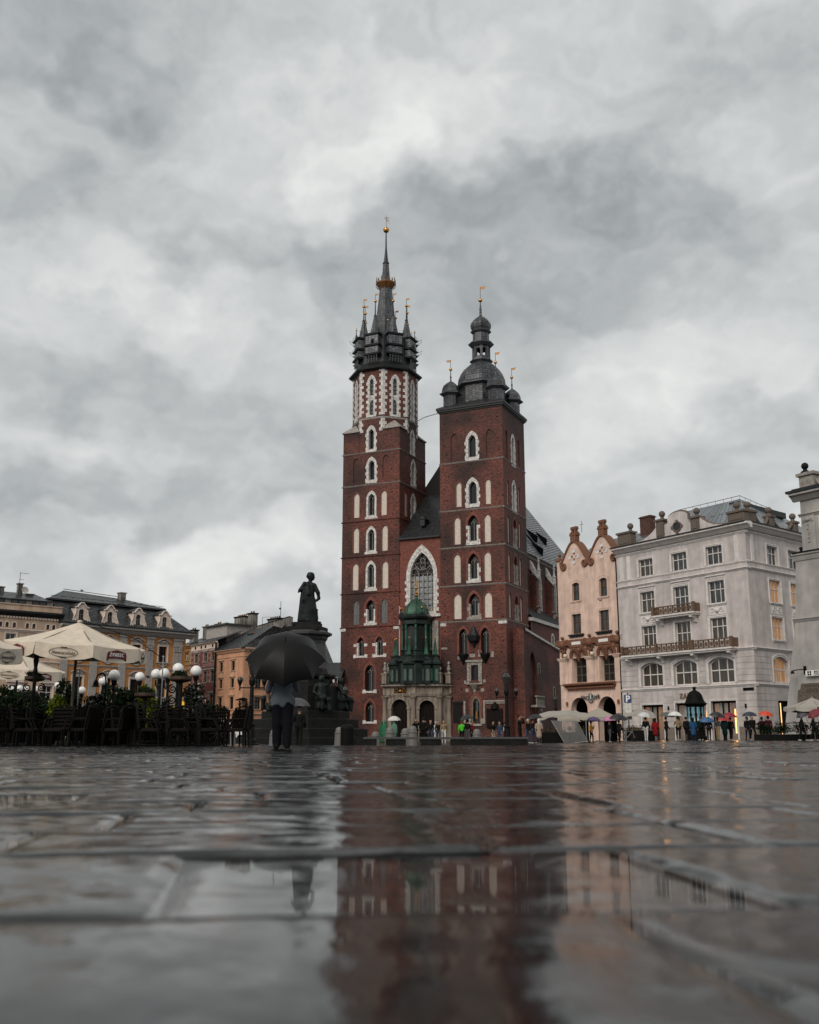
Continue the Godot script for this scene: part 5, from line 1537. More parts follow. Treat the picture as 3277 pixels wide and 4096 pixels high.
func build_houses_right() -> void:
	mat("balcony_stone", lin(0.17, 0.105, 0.065), 0.8, "fine", 0.5)
	var sm := mat("roof_sheet", lin(0.2, 0.225, 0.238), 0.3, "mottle", 0.3, 0.35); sm.vertex_color_use_as_albedo = true
	mat("attic_stone", lin(0.16, 0.125, 0.10), 0.85, "fine", 0.5)
	mat("glass_room", lin(0.075, 0.065, 0.055), 0.08, "streak", 0.3)
	mat("chimney_brick", lin(0.20, 0.12, 0.09), 0.8, "brick", 0.2)
	mat("timber_frame", lin(0.10, 0.05, 0.02), 0.5)
	mat("mullion_green", lin(0.10, 0.10, 0.055), 0.5)
	# --- white corner house with shop ---
	var zb := thing("corner_house", "white five storey corner building with clothes shop, stone balconies and grey sheet roof", "building", Vector3(31.7, 0, -95), deg_to_rad(-56.5))
	var F := Transform3D()
	var S := Transform3D(Basis(Vector3.UP, deg_to_rad(97.0)), Vector3.ZERO)
	var ops := []
	var cols := [-12.78, -8.25, -3.82]
	for i in 3:
		var c: float = cols[i]
		for e in [[16.62, 1.8], [12.85 if i != 1 else 12.3, 2.15 if i != 1 else 2.7], [9.3 if i != 1 else 8.6, 2.15 if i != 1 else 2.85]]:
			var o := [c, 1.98, e[0], e[1], "flat", 0.0]
			ops.append(o)
			plain_window(zb, F, o, 0.28, "glass_room" if (e[0] < 10 or i == 0) else "glass_sky", "trim_white", 3, 0.62)
			surround(zb, "trim_white", F, o, 0.2, 0.09)
			if i != 1 and e[0] < 16: sill(zb, "trim_white", F, o)
		var a := [c + (0.1 if i == 0 else 0.0), 3.0, 5.25, 1.98, "seg", 0.46]
		ops.append(a)
		plain_window(zb, F, a, 0.35, "glass_room", "trim_white", 3, 0.62, "window", 0.1)
		surround(zb, "trim_white", F, a, 0.26, 0.1)
		var gl := MB.new()   # garland over the third floor windows and a carved panel below
		for k in 9: gl.tube([F * Vector3(c - 0.95 + k * 0.21, 15.35, 0.05), F * Vector3(c - 0.85 + k * 0.21, 15.22, 0.08), F * Vector3(c - 0.74 + k * 0.21, 15.35, 0.05)], 0.035, 4)
		gl.box(c - 1.2, c + 1.2, 15.5, 15.6, -0.02, 0.12)
		put("garland", gl, "trim_white", zb)
		if i != 1:
			var cp := MB.new(); cp.box(c - 1.05, c + 1.05, 11.75, 12.55, -0.02, 0.03); swirl(cp, F, Vector2(c - 0.55, 12.15), 0.28, 0.06, 0.05); swirl(cp, F, Vector2(c + 0.55, 12.15), 0.28, 0.06, 0.05, 1.6, PI, -1.0); cp.ball(Vector3(c, 12.15, 0.05), 0.24, 8)
			put("carved_panel", cp, "trim_white", zb)
	var shop := [[-12.82, 2.9, -0.8, 4.25, "flat", 0.0], [-7.85, 3.9, -0.8, 4.33, "flat", 0.0], [-3.85, 3.0, -0.8, 4.4, "flat", 0.0]]
	for o in shop:
		ops.append(o)
		surround(zb, "trim_white", F, o, 0.16, 0.06)
		var d := Node3D.new(); d.name = "shop_front"; zb.add_child(d, true)
		var bk := MB.new()
		for q in [[-0.36, -0.3]]: bk.box(o[0] - o[1] / 2, o[0] - o[1] / 2 + 0.1, 0, 3.5, -0.45, -0.3); bk.box(o[0] + o[1] / 2 - 0.1, o[0] + o[1] / 2, 0, 3.5, -0.45, -0.3); bk.box(o[0] - o[1] / 2, o[0] + o[1] / 2, o[3] - 1.0, o[3] - 0.8, -0.45, -0.3); bk.box(o[0] + 0.25, o[0] + 0.4, 0, 3.5, -0.45, -0.3); bk.box(o[0] - 0.4, o[0] - 0.28, 0, 3.5, -0.45, -0.3)
		put("frame", bk, "black", d)
		var rm := MB.new(); rm.box(o[0] - o[1] / 2 - 1.0, o[0] + o[1] / 2 + 1.0, -0.5, 3.9, -3.2, -3.1); rm.box(o[0] - o[1] / 2 - 1.0, o[0] + o[1] / 2 + 1.0, 3.6, 3.7, -3.2, -0.5); rm.box(o[0] - o[1] / 2 - 0.4, o[0] - o[1] / 2 - 0.3, -0.5, 3.7, -3.2, -0.5); rm.box(o[0] + o[1] / 2 + 0.3, o[0] + o[1] / 2 + 0.4, -0.5, 3.7, -3.2, -0.5)
		put("shop_room", rm, "shop_wall", d)
		for x in ([-0.75, 0.6] if o[1] < 3.5 else [-0.2]):
			var ls := MB.new(); ls.box(o[0] + x - 0.05, o[0] + x + 0.05, 0.6, 2.9, -2.6, -2.5); put("lamp_strip", ls, "lamp_strip", d)
			var om := OmniLight3D.new(); om.name = "shop_light"; om.position = Vector3(o[0] + x, 2.2, -2.2); om.light_energy = 0.9; om.light_color = Color(1.0, 0.72, 0.42); om.light_size = 0.3; om.omni_range = 9.0; om.omni_attenuation = 2.0; om.shadow_enabled = true; zb.add_child(om)
		var pg := MB.new(); pg.q(Vector3(o[0] - o[1] / 2, 0, -0.38), Vector3(o[0] + o[1] / 2, 0, -0.38), Vector3(o[0] + o[1] / 2, 3.5, -0.38), Vector3(o[0] - o[1] / 2, 3.5, -0.38)); put("pane", pg, "clear", d)
		var cu := MB.new(); cu.box(o[0] - o[1] / 2 + 0.2, o[0] - 0.3, 0.0, 3.4, -0.9, -0.86); put("blind", cu, "shop_blind", d)
	var so := []
	for x in [4.55, 8.45]:
		for e in [[16.5, 1.85, "glass_sky"], [12.85, 2.15, "lit_window"], [9.3, 2.1, "lit_window"]]:
			var o := [x, 1.95, e[0], e[1], "flat", 0.0]
			so.append(o)
			plain_window(zb, S, o, 0.28, e[2], "trim_white", 3, 0.62)
			surround(zb, "trim_white", S, o, 0.2, 0.09)
			if e[0] < 16: sill(zb, "trim_white", S, o)
		var cp2 := MB.new(); cp2.box(x - 1.0, x + 1.0, 11.75, 12.55, -0.02, 0.03, S); swirl(cp2, S, Vector2(x - 0.5, 12.15), 0.28, 0.06, 0.05); swirl(cp2, S, Vector2(x + 0.5, 12.15), 0.28, 0.06, 0.05, 1.6, PI, -1.0); put("carved_panel", cp2, "trim_white", zb)
		var a2 := [x, 2.6, 5.25, 2.0, "seg", 0.45]
		so.append(a2)
		plain_window(zb, S, a2, 0.35, "lit_window", "trim_white", 3, 0.62, "window", 0.1)
		surround(zb, "trim_white", S, a2, 0.24, 0.1)
	so.append([4.9, 2.6, -0.8, 4.4, "flat", 0.0])
	var sd := MB.new(); sd.box(3.5, 6.3, -0.5, 3.7, -0.6, -0.5, S); var sdn := put("door", sd, "black", zb)
	var ll := MB.new(); ll.box(4.75, 4.85, 0.4, 3.4, -0.5, -0.46, S); put("lamp_strip", ll, "lamp_strip", sdn)
	var w := MB.new()
	wall(w, F, -17.0, 0.0, -1.0, 20.0, ops, 0.42)
	wall(w, S, 0.0, 18.0, -1.0, 20.0, so, 0.42)
	put("wall", w, "plaster_white", zb)
	# rusticated courses on the piers of the two lower floors
	for r in [[F, [[-16.95, -14.65], [-11.05, -10.05], [-6.45, -5.6], [-2.05, 0.02]], 5.35, 8.1, 5], [F, [[-16.95, -14.5], [-11.2, -10.0], [-2.15, 0.02]], 0.0, 4.75, 8], [S, [[-0.02, 2.9], [6.2, 6.9]], 5.35, 8.1, 5], [S, [[-0.02, 3.3], [6.5, 8.0]], 0.0, 4.75, 8]]:
		for x in r[1]:
			for j in r[4]:
				var bl := MB.new()
				var hh: float = (r[3] - r[2]) / r[4]
				bl.box(x[0], x[1], r[2] + hh * j + 0.015, r[2] + hh * (j + 1) - 0.015, -0.02, 0.05, r[0])
				put("rustic_block", bl, "plinth_stone" if r[2] < 1.0 and j < 2 else "plaster_white", zb)
	for X in [F, S]:
		var xa := -17.05 if X == F else -0.1; var xb := 0.1 if X == F else 18.0
		for e in [[4.85, 5.1, 0.18], [8.15, 8.42, 0.22], [15.7, 15.9, 0.2], [16.35, 16.5, 0.12], [19.15, 19.35, 0.16], [19.5, 20.05, 0.75]]:
			band(zb, "moulding", "trim_white", X, xa, xb + (e[2] if X == F else 0.0), e[0], e[1], e[2])
		var gt := MB.new(); gt.box(xa - 0.1, xb + 0.5, 20.05, 20.16, -0.4, 0.85, X); put("gutter", gt, "lead_dark", zb)
		for x in ([-16.2, -15.2, -1.1] if X == F else [1.0]):
			var pl := MB.new(); pl.box(x - 0.25, x + 0.25, 16.55, 19.1, -0.02, 0.07, X); put("pilaster", pl, "trim_white", zb)
	balcony(zb, F, -15.8, -1.7, 8.5, 1.0, 0.88, 3)
	balcony(zb, F, -11.3, -6.0, 12.25, 0.95, 0.85, 1)
	# attic: pedestals with balls, swept copings, arched gable with an oval light
	for e in [[-15.6, 1.9, 21.75, -15.0], [-10.5, 1.0, 22.25, -10.45], [-5.92, 1.0, 21.75, -5.9], [-0.85, 1.9, 21.4, -1.0]]:
		var p := MB.new(); p.bev(e[0] - e[1] / 2, e[0] + e[1] / 2, 20.1, e[2] - 0.2, -0.75, 0.15, 0.04); p.box(e[0] - e[1] / 2 - 0.12, e[0] + e[1] / 2 + 0.12, e[2] - 0.2, e[2], -0.85, 0.27); p.box(e[0] - e[1] / 2 + 0.15, e[0] + e[1] / 2 - 0.15, 20.5, e[2] - 0.5, 0.1, 0.2)
		var pn := put("attic_pedestal", p, "attic_stone", zb)
		var bl := MB.new(); bl.lathe([Vector2(0.3, e[2]), Vector2(0.16, e[2] + 0.2), Vector2(0.2, e[2] + 0.3)], 10, Transform3D(Basis(), Vector3(e[3], 0, -0.3))); bl.ball(Vector3(e[3], e[2] + 0.6, -0.3), 0.34, 14); put("stone_ball", bl, "attic_stone", pn)
	var gp := PackedVector2Array([Vector2(-9.95, 20.1), Vector2(-6.45, 20.1), Vector2(-6.45, 21.6), Vector2(-6.9, 21.65), Vector2(-6.9, 22.1)])
	for i in 9: gp.append(Vector2(-8.2 + 1.3 * cos(PI * (0.0 + i / 8.0)), 22.1 + 0.55 * sin(PI * i / 8.0)))
	gp.append_array([Vector2(-9.5, 22.1), Vector2(-9.5, 21.65), Vector2(-9.95, 21.6)])
	var gm := MB.new(); gm.prism(gp, -0.6, 0.0); var gn := put("attic_gable", gm, "plaster_white", zb)
	var gc := MB.new()
	for i in range(2, gp.size() - 1):
		gc.tube([Vector3(gp[i].x, gp[i].y + 0.05, -0.25), Vector3(gp[i + 1].x, gp[i + 1].y + 0.05, -0.25)], 0.16, 6)
	put("coping", gc, "attic_stone", gn)
	var oc := MB.new()
	for i in 16:
		var a := TAU * i / 16
		oc.tube([Vector3(-8.25 + 0.55 * cos(a), 21.1 + 0.48 * sin(a), 0.02), Vector3(-8.25 + 0.55 * cos(a + TAU / 16), 21.1 + 0.48 * sin(a + TAU / 16), 0.02)], 0.1, 5)
	for k in 4: oc.box(-8.25 + 0.62 * cos(PI / 2 * k) - 0.14, -8.25 + 0.62 * cos(PI / 2 * k) + 0.14, 21.1 + 0.56 * sin(PI / 2 * k) - 0.14, 21.1 + 0.56 * sin(PI / 2 * k) + 0.14, -0.02, 0.1)
	put("oval_frame", oc, "attic_stone", gn)
	var og := MB.new(); og.lathe([Vector2(0.0, 0.0), Vector2(0.55, 0.0)], 16, Transform3D(Basis(Vector3.RIGHT, PI / 2).scaled(Vector3(1, 0.88, 1)), Vector3(-8.25, 21.1, 0.015))); put("oval_glass", og, "glass_dark", gn)
	for e in [[-14.6, 20.35, -11.0, 21.7], [-1.8, 20.35, -5.4, 21.6]]:
		var sw := MB.new(); var pts := []; var poly := PackedVector2Array()
		for i in 11:
			var t := i / 10.0
			var p := Vector2(lerpf(e[0], e[2], t), lerpf(e[1], e[3], t * t * t * 0.85 + 0.15 * t))
			pts.append(Vector3(p.x, p.y, -0.3)); poly.append(p)
		poly.append(Vector2(e[2], 20.1)); poly.append(Vector2(e[0], 20.1))
		sw.prism(poly, -0.5, -0.05)
		var swn := put("attic_wing", sw, "plaster_white", zb)
		var cp := MB.new(); cp.tube(pts, 0.16, 6); put("coping", cp, "attic_stone", swn)
	for e in [[1.2, 1.8], [5.0, 0.7], [9.5, 0.7]]:
		var p := MB.new(); p.bev(e[0] - e[1] / 2, e[0] + e[1] / 2, 20.1, 21.3, -0.7, 0.1, 0.04, S); p.box(e[0] - e[1] / 2 - 0.1, e[0] + e[1] / 2 + 0.1, 21.3, 21.5, -0.8, 0.2, S); p.ball(S * Vector3(e[0], 22.05, -0.3), 0.34, 12); p.lathe([Vector2(0.28, 21.5), Vector2(0.16, 21.8)], 8, Transform3D(Basis(), S * Vector3(e[0], 0, -0.3))); put("attic_pedestal", p, "attic_stone", zb)
	for e in [[2.2, 4.6], [5.4, 9.1]]:
		var sw := MB.new(); var pts := []
		for i in 9:
			var t := i / 8.0
			pts.append(S * Vector3(lerpf(e[0], e[1], t), 20.3 + 0.9 * pow(absf(2 * t - 1), 2.0), -0.2))
		sw.tube(pts, 0.17, 6); put("coping", sw, "attic_stone", zb)
	# standing-seam roof
	var rf := MB.new()
	var d1 := Vector3(-13.5, 24.2, -6.2); var d2 := Vector3(-5.2, 24.2, -6.2); var e1 := Vector3(-16.9, 20.3, -0.7); var e2 := Vector3(-0.7, 20.3, -0.7)
	sheets(rf, e1, e2, d2, d1, 22, 1, 0.06, 0.035, 0.75, 1.2)
	var e3 := S * Vector3(18.0, 20.3, -0.7); var d3 := S * Vector3(18.0, 24.2, -6.2)
	sheets(rf, e2, e3, d3, d2, 24, 1, 0.06, 0.035, 0.75, 1.2)
	sheets(rf, Vector3(-16.9, 20.3, -12), e1, d1, Vector3(-13.5, 24.2, -6.3), 10, 1, 0.06, 0.035, 0.75, 1.2)
	put("roof", rf, "roof_sheet", zb)
	var rr := MB.new(); rr.tube([d1 + Vector3(0, 0.35, 0), d2 + Vector3(0, 0.35, 0), d3 + Vector3(0, 0.35, 0)], 0.03, 4)
	for i in 9: rr.tube([d1.lerp(d2, i / 8.0), d1.lerp(d2, i / 8.0) + Vector3(0, 0.4, 0)], 0.02, 4)
	for i in 9: rr.tube([d2.lerp(d3, i / 8.0), d2.lerp(d3, i / 8.0) + Vector3(0, 0.4, 0)], 0.02, 4)
	put("roof_rail", rr, "lead_dark", zb)
	var sk := MB.new(); sk.box(0, 9, -0.1, 0.5, -0.6, 0.6, Transform3D(Basis(Vector3.UP, deg_to_rad(97.0)), S * Vector3(6.0, 23.3, -4.6))); put("roof_light", sk, "lead_dark", zb)
	var chm := MB.new(); chm.box(-15.6, -14.1, 20.0, 23.7, -3.2, -2.4); chm.box(-15.7, -14.0, 23.5, 23.62, -3.3, -2.3); put("chimney", chm, "chimney_brick", zb)
	text(zb, "ZARA", 0.5, "bronze_letter", Transform3D(Basis(), Vector3(-8.15, 4.2, 0.09)), "shop_sign", "Droid Serif", 0.05)
	var sgn := MB.new(); sgn.box(-1.4, -0.2, 4.45, 4.72, 0.06, 0.1); put("street_sign", sgn, "black", zb)
	for e in [[-10.6, 2.9], [-1.2, 2.9]]:
		var wl := MB.new(); wl.bev(e[0] - 0.07, e[0] + 0.07, e[1], e[1] + 0.36, 0.05, 0.2, 0.02); put("wall_lamp", wl, "black", zb)
	# --- peach house with curved gables ---
	build_peach()
	# --- grey house at the edge ---
	var gh := thing("grey_house", "weathered grey rendered house with sloping buttress, stone balls and flower hedge", "building", Vector3(31.62, 0, -84), deg_to_rad(-56.5))
	var gw := MB.new()
	gw.q(Vector3(-1.35, -1, 1.1), Vector3(14, -1, 1.1), Vector3(14, 9.5, 0.25), Vector3(0.2, 9.5, 0.25))
	gw.q(Vector3(0.2, 9.5, 0.25), Vector3(14, 9.5, 0.25), Vector3(14, 14.6, 0.1), Vector3(0.6, 14.6, 0.1))
	gw.q(Vector3(1.25, 14.6, 0.0), Vector3(14, 14.6, 0.0), Vector3(14, 20.0, 0.0), Vector3(1.4, 20.0, 0.0))
	gw.q(Vector3(-1.35, -1, 1.1), Vector3(0.2, 9.5, 0.25), Vector3(0.2, 9.5, -10), Vector3(-1.35, -1, -10)); gw.q(Vector3(0.2, 9.5, 0.25), Vector3(0.6, 14.6, 0.1), Vector3(0.6, 14.6, -10), Vector3(0.2, 9.5, -10)); gw.q(Vector3(1.3, 14.6, 0.0), Vector3(1.4, 20.0, 0.0), Vector3(1.4, 20.0, -10), Vector3(1.3, 14.6, -10))
	put("wall", gw, "grey_wall", gh)
	for e in [[0.05, 9.4, 9.7, 0.2, 0.25], [0.4, 14.4, 15.05, 0.3, 0.1], [1.2, 18.0, 18.25, 0.2, 0.0], [0.8, 19.35, 20.0, 0.7, 0.0]]:
		band(gh, "moulding", "grey_wall", Transform3D(Basis(), Vector3(0, 0, e[4])), e[0], 14.0, e[1], e[2], e[3])
	var sl2 := MB.new(); sl2.box(0.5, 14, 14.98, 15.1, -1.5, 0.45); put("ledge", sl2, "stone_dark", gh)
	var cr2 := MB.new(); cr2.box(0.6, 14, 20.0, 20.2, -1.5, 0.8); cr2.box(1.0, 14, 20.2, 20.35, -1.5, 0.5); put("cornice_flashing", cr2, "lead_dark", gh)
	var ap := MB.new(); ap.bev(1.45, 2.85, 20.3, 21.4, -1.0, 0.05, 0.05); ap.box(1.3, 3.0, 21.4, 21.65, -1.1, 0.2); put("attic_pedestal", ap, "stone_grey", gh)
	for e in [[1.95, 21.65, 0.3], [4.3, 21.2, 0.3], [0.95, 15.1, 0.17], [2.5, 15.1, 0.19]]:
		var bl := MB.new(); bl.lathe([Vector2(e[2] * 1.5, e[1]), Vector2(e[2] * 1.3, e[1] + 0.12), Vector2(e[2] * 0.5, e[1] + e[2]), Vector2(e[2] * 0.6, e[1] + e[2] * 1.3)], 12, Transform3D(Basis(), Vector3(e[0], 0, -0.25))); bl.ball(Vector3(e[0], e[1] + e[2] * 2.1, -0.25), e[2], 14); put("stone_ball", bl, "stone_dark", gh)
	var vol := MB.new(); swirl(vol, F, Vector2(3.2, 20.95), 0.32, -0.3, 0.12, 1.4, PI, 1.0); vol.tube([Vector3(2.9, 20.9, -0.3), Vector3(3.2, 20.5, -0.3), Vector3(3.9, 20.45, -0.3), Vector3(4.4, 20.9, -0.3)], 0.13, 6); put("volute", vol, "stone_grey", gh)
	var pil := MB.new(); pil.box(1.45, 2.65, 15.1, 18.0, -0.02, 0.08); put("pilaster", pil, "grey_wall", gh)
	var rl := MB.new(); swirl(rl, F, Vector2(1.65, 17.6), 0.16, 0.12, 0.05); swirl(rl, F, Vector2(2.4, 17.6), 0.16, 0.12, 0.05, 1.6, PI, -1.0); rl.ball(Vector3(2.02, 17.7, 0.1), 0.2, 8)
	for i in 9: rl.ball(Vector3(2.02 + 0.04 * sin(i * 2.0), 17.3 - i * 0.18, 0.1), 0.09 if i % 2 == 0 else 0.06, 6)
	put("carved_drop", rl, "grey_wall", gh)
	var inn := MB.new(); inn.box(3.0, 3.2, 15.5, 17.8, -0.02, 0.1); put("window_surround", inn, "stone_white", gh)
	var bc := MB.new(); bc.box(1.25, 4.2, 4.98, 5.42, 0.85, 0.95); var bcn := put("sign_board", bc, "white_print", gh)
	text(bcn, "BRITISH", 0.17, "black", Transform3D(Basis(), Vector3(2.45, 5.29, 0.96)), "lettering", "Droid Sans", 0.01); text(bcn, "COUNCIL", 0.17, "black", Transform3D(Basis(), Vector3(2.48, 5.1, 0.96)), "lettering", "Droid Sans", 0.01)
	for e in [[1.5, 5.29], [1.7, 5.29], [1.5, 5.1], [1.7, 5.1]]:
		var dt := MB.new(); dt.lathe([Vector2(0.0, 0.0), Vector2(0.085, 0.0)], 12, Transform3D(Basis(Vector3.RIGHT, PI / 2), Vector3(e[0], e[1], 0.962))); put("dot", dt, "black", bcn)
	var lb := MB.new(); lb.tube([Vector3(1.05, 5.55, 0.7), Vector3(1.05, 5.5, 1.3), Vector3(0.5, 5.45, 1.5)], 0.04, 5); lb.box(0.95, 1.15, 5.2, 5.8, 0.65, 0.75); lb.lathe([Vector2(0.16, 5.2), Vector2(0.1, 5.4), Vector2(0.0, 5.45)], 10, Transform3D(Basis(), Vector3(0.45, 0, 1.5))); put("bracket_lamp", lb, "black", gh)
	var pq := MB.new(); pq.prism(PackedVector2Array([Vector2(0.1, 2.0), Vector2(5, 2.0), Vector2(5, 4.45), Vector2(0.7, 4.42), Vector2(0.6, 4.0), Vector2(0.35, 3.9)]), 0.72, 0.86); var pqn := put("stone_plaque", pq, "plaque_brown", gh)
	text(pqn, "RESTAURACJA", 0.16, "brown_print", Transform3D(Basis(), Vector3(1.75, 4.22, 0.865)), "lettering", "Droid Serif", 0.01); text(pqn, "SZARA", 0.3, "brown_print", Transform3D(Basis(), Vector3(1.85, 3.85, 0.865)), "lettering", "Droid Serif", 0.01)

func build_peach() -> void:
	var ph := thing("gabled_house", "narrow peach rendered house with twin scrolled gables and terracotta reliefs", "building", Vector3(22.3, 0, -109.6), deg_to_rad(-56.5))
	var F := Transform3D()
	var ops := []
	for c in [-6.4, -2.02]:
		var o := [c, 1.2, 15.27, 1.85, "seg", 0.2]
		ops.append(o); plain_window(ph, F, o, 0.3, "glass_sky", "timber_frame", 2, 0.62, "window", 0.09); surround(ph, "plaster_peach", F, o, 0.32, 0.05); sill(ph, "plaster_peach", F, o, 0.3, 0.12)
		var o2 := [c - 0.05, 1.52, 11.55, 2.22, "flat", 0.0]
		ops.append(o2); plain_window(ph, F, o2, 0.3, "glass_sky", "timber_frame", 2, 0.62, "window", 0.09); surround(ph, "plaster_peach", F, o2, 0.32, 0.05)
		var sl := MB.new(); sl.box(c - 1.25, c + 1.15, 11.35, 11.5, -0.2, 0.28); sl.box(c - 1.15, c + 1.05, 11.2, 11.35, -0.02, 0.16); put("window_sill", sl, "lead_dark", ph)
	for e in [[-6.22, 2.45], [-1.9, 2.4]]:
		var o := [e[0], e[1], 6.15, 2.72, "flat", 0.0]
		ops.append(o)
		plain_window(ph, F, o, 0.75, "glass_dark", "mullion_green", 3, 0.66, "window", 0.09)
		var mu := MB.new(); mu.box(e[0] - e[1] / 2, e[0] + e[1] / 2, 6.98, 7.04, -0.74, -0.68); put("glazing_bar", mu, "mullion_green", ph)
		for s in [-0.62, 0.62]:
			var a := [e[0] + s, 0.95, 8.95, 0.28, "round", 0.0]
			ops.append(a)
			var g := MB.new(); pane(g, F, a, -0.7); put("glass", g, "glass_dark", ph)
			var r := MB.new(); ring(r, F, a, 0.34, 0.0, -0.1, 0.16)
			for k in 11:
				var t := PI * (k + 0.5) / 11
				r.ball(Vector3(a[0] - cos(t) * 0.66, 9.23 + sin(t) * 0.66, 0.17), 0.09, 6)
			put("carved_arch", r, "terracotta", ph)
		var cb := MB.new(); cb.lathe([Vector2(0.08, 8.4), Vector2(0.2, 8.7), Vector2(0.32, 9.0)], 8, Transform3D(Basis(), Vector3(e[0], 0, 0.05))); put("arch_boss", cb, "terracotta", ph)
	for c in [-6.42, -2.12]:
		ops.append([c, 2.66, -0.8, 4.0, "round", 0.0])
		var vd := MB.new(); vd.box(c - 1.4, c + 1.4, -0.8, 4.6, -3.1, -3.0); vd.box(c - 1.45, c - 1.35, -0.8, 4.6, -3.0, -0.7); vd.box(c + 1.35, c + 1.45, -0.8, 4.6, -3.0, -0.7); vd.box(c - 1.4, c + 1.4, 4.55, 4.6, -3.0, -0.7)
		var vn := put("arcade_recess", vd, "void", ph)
		for x in ([[-0.45, 3.6], [0.55, 3.62], [0.3, 2.9]] if c > -4 else [[0.4, 2.7], [0.9, 2.2]]):
			var lm := MB.new(); lm.ball(Vector3(c + x[0], x[1], -2.0), 0.06, 8); put("lamp_bulb", lm, "lamp_glow", vn)
		var ar := MB.new(); ring(ar, F, [c, 2.66, 2.7, 0.5, "round", 0.0], 0.12, 0.0, -0.02, 0.06); put("archivolt", ar, "plaster_peach", ph)
	var tops := [Vector2(-9.4, 20.2), Vector2(-8.75, 20.2)]
	for c in [-6.48, -1.95]:
		for i in 15:
			var t := -1.0 + i / 7.0
			var b := pow(cos(t * PI / 2), 1.3) if absf(t) < 1.0 else 0.0
			tops.append(Vector2(c + t * 2.2, 19.75 + 2.3 * b))
	tops.append(Vector2(0.2, 19.75))
	var w := MB.new()
	wall(w, F, -9.4, 0.2, -1.0, 20.0, ops, 0.7, tops)
	w.q(Vector3(-9.4, -1, 0), Vector3(-9.4, 20.2, 0), Vector3(-9.4, 20.2, -12), Vector3(-9.4, -1, -12))
	put("wall", w, "plaster_peach", ph)
	for c in [-6.48, -1.95]:
		var cp := MB.new()
		var pts := []
		for i in 21:
			var t := -1.0 + i / 10.0
			var b := pow(cos(t * PI / 2), 1.3) if absf(t) < 1.0 else 0.0
			pts.append(Vector2(c + t * 2.2, 19.8 + 2.3 * b))
		for i in 20:
			var a: Vector2 = pts[i]; var b: Vector2 = pts[i + 1]
			var n := Vector2(-(b - a).y, (b - a).x).normalized() * 0.12
			cp.prism(PackedVector2Array([a - n, b - n, b + n * 0.6, a + n * 0.6]), -0.9, 0.16)
		var cn := put("gable_coping", cp, "terracotta", ph)
		for s in [-1.0, 1.0]:
			var sc := MB.new()
			sc.tube([Vector3(c + s * 2.16, 19.95, 0.08), Vector3(c + s * 2.2, 19.6, 0.08), Vector3(c + s * 2.1, 19.25, 0.08)], 0.17, 6)
			swirl(sc, F, Vector2(c + s * 1.72, 19.4), 0.42, 0.08, 0.16, 1.6, PI * (1.1 if s < 0 else -0.1), (1.0 if s < 0 else -1.0), 0.15)
			put("scroll", sc, "terracotta", cn)
		var ct := MB.new()   # little battlemented crest on the peak
		ct.box(c - 0.45, c + 0.45, 22.1, 22.75, -0.5, 0.1); ct.box(c - 0.55, c + 0.55, 22.75, 22.95, -0.55, 0.15)
		for k in 3: ct.box(c - 0.5 + k * 0.38, c - 0.26 + k * 0.38, 22.95, 23.15, -0.5, 0.1)
		ct.box(c - 0.36, c - 0.12, 23.15, 23.5, -0.4, 0.0); ct.box(c + 0.12, c + 0.36, 23.15, 23.5, -0.4, 0.0); ct.box(c - 0.45, c + 0.45, 23.5, 23.66, -0.45, 0.05)
		for k in 4: ct.box(c - 0.44 + k * 0.25, c - 0.3 + k * 0.25, 23.66, 23.8, -0.4, 0.0)
		put("gable_crest", ct, "terracotta", cn)
		for k in 4:
			var d := Vector2(cos(PI / 2 * k), sin(PI / 2 * k))
			var q := MB.new(); q.lathe([Vector2(0, 0), Vector2(0.26, 0)], 12, Transform3D(Basis(Vector3.RIGHT, PI / 2), Vector3(c + d.x * 0.62, 20.35 + d.y * 0.62, 0.012))); q.lathe([Vector2(0.24, 0.0), Vector2(0.28, 0.04)], 12, Transform3D(Basis(Vector3.RIGHT, PI / 2), Vector3(c + d.x * 0.62, 20.35 + d.y * 0.62, 0.05))); put("quatrefoil_disc", q, "trim_white", ph)
			var hl := MB.new(); hl.lathe([Vector2(0, 0), Vector2(0.15, 0)], 10, Transform3D(Basis(Vector3.RIGHT, PI / 2), Vector3(c + d.x * 0.33, 20.35 + d.y * 0.33, 0.02))); put("quatrefoil_hole", hl, "terracotta", ph)
	var cr := MB.new(); cr.box(-6.02, -5.97, 23.2, 24.5, -0.9, -0.85); cr.box(-6.3, -5.7, 24.05, 24.1, -0.9, -0.85); put("roof_cross", cr, "steel", ph)
	var bp := MB.new(); bp.box(-9.6, -8.8, 20.1, 20.35, -0.7, 0.15); bp.ball(Vector3(-9.15, 20.85, -0.2), 0.22, 10); bp.lathe([Vector2(0.25, 20.35), Vector2(0.1, 20.65)], 8, Transform3D(Basis(), Vector3(-9.15, 0, -0.2))); put("corner_finial", bp, "terracotta", ph)
	var rf := MB.new(); sheets(rf, Vector3(-9.4, 19.6, -0.9), Vector3(0.2, 19.6, -0.9), Vector3(0.2, 23.2, -7), Vector3(-9.4, 23.2, -7), 20, 10, 0.03, 0.03, 0.4, 0.8); put("roof", rf, "tile_grey", ph)
	# carved terracotta band: eagles, wings, heads and white tablets
	var fz := MB.new(); fz.box(-9.35, 0.15, 10.05, 10.95, -0.02, 0.06); put("frieze", fz, "terracotta", ph)
	var r := RandomNumberGenerator.new(); r.seed = 8
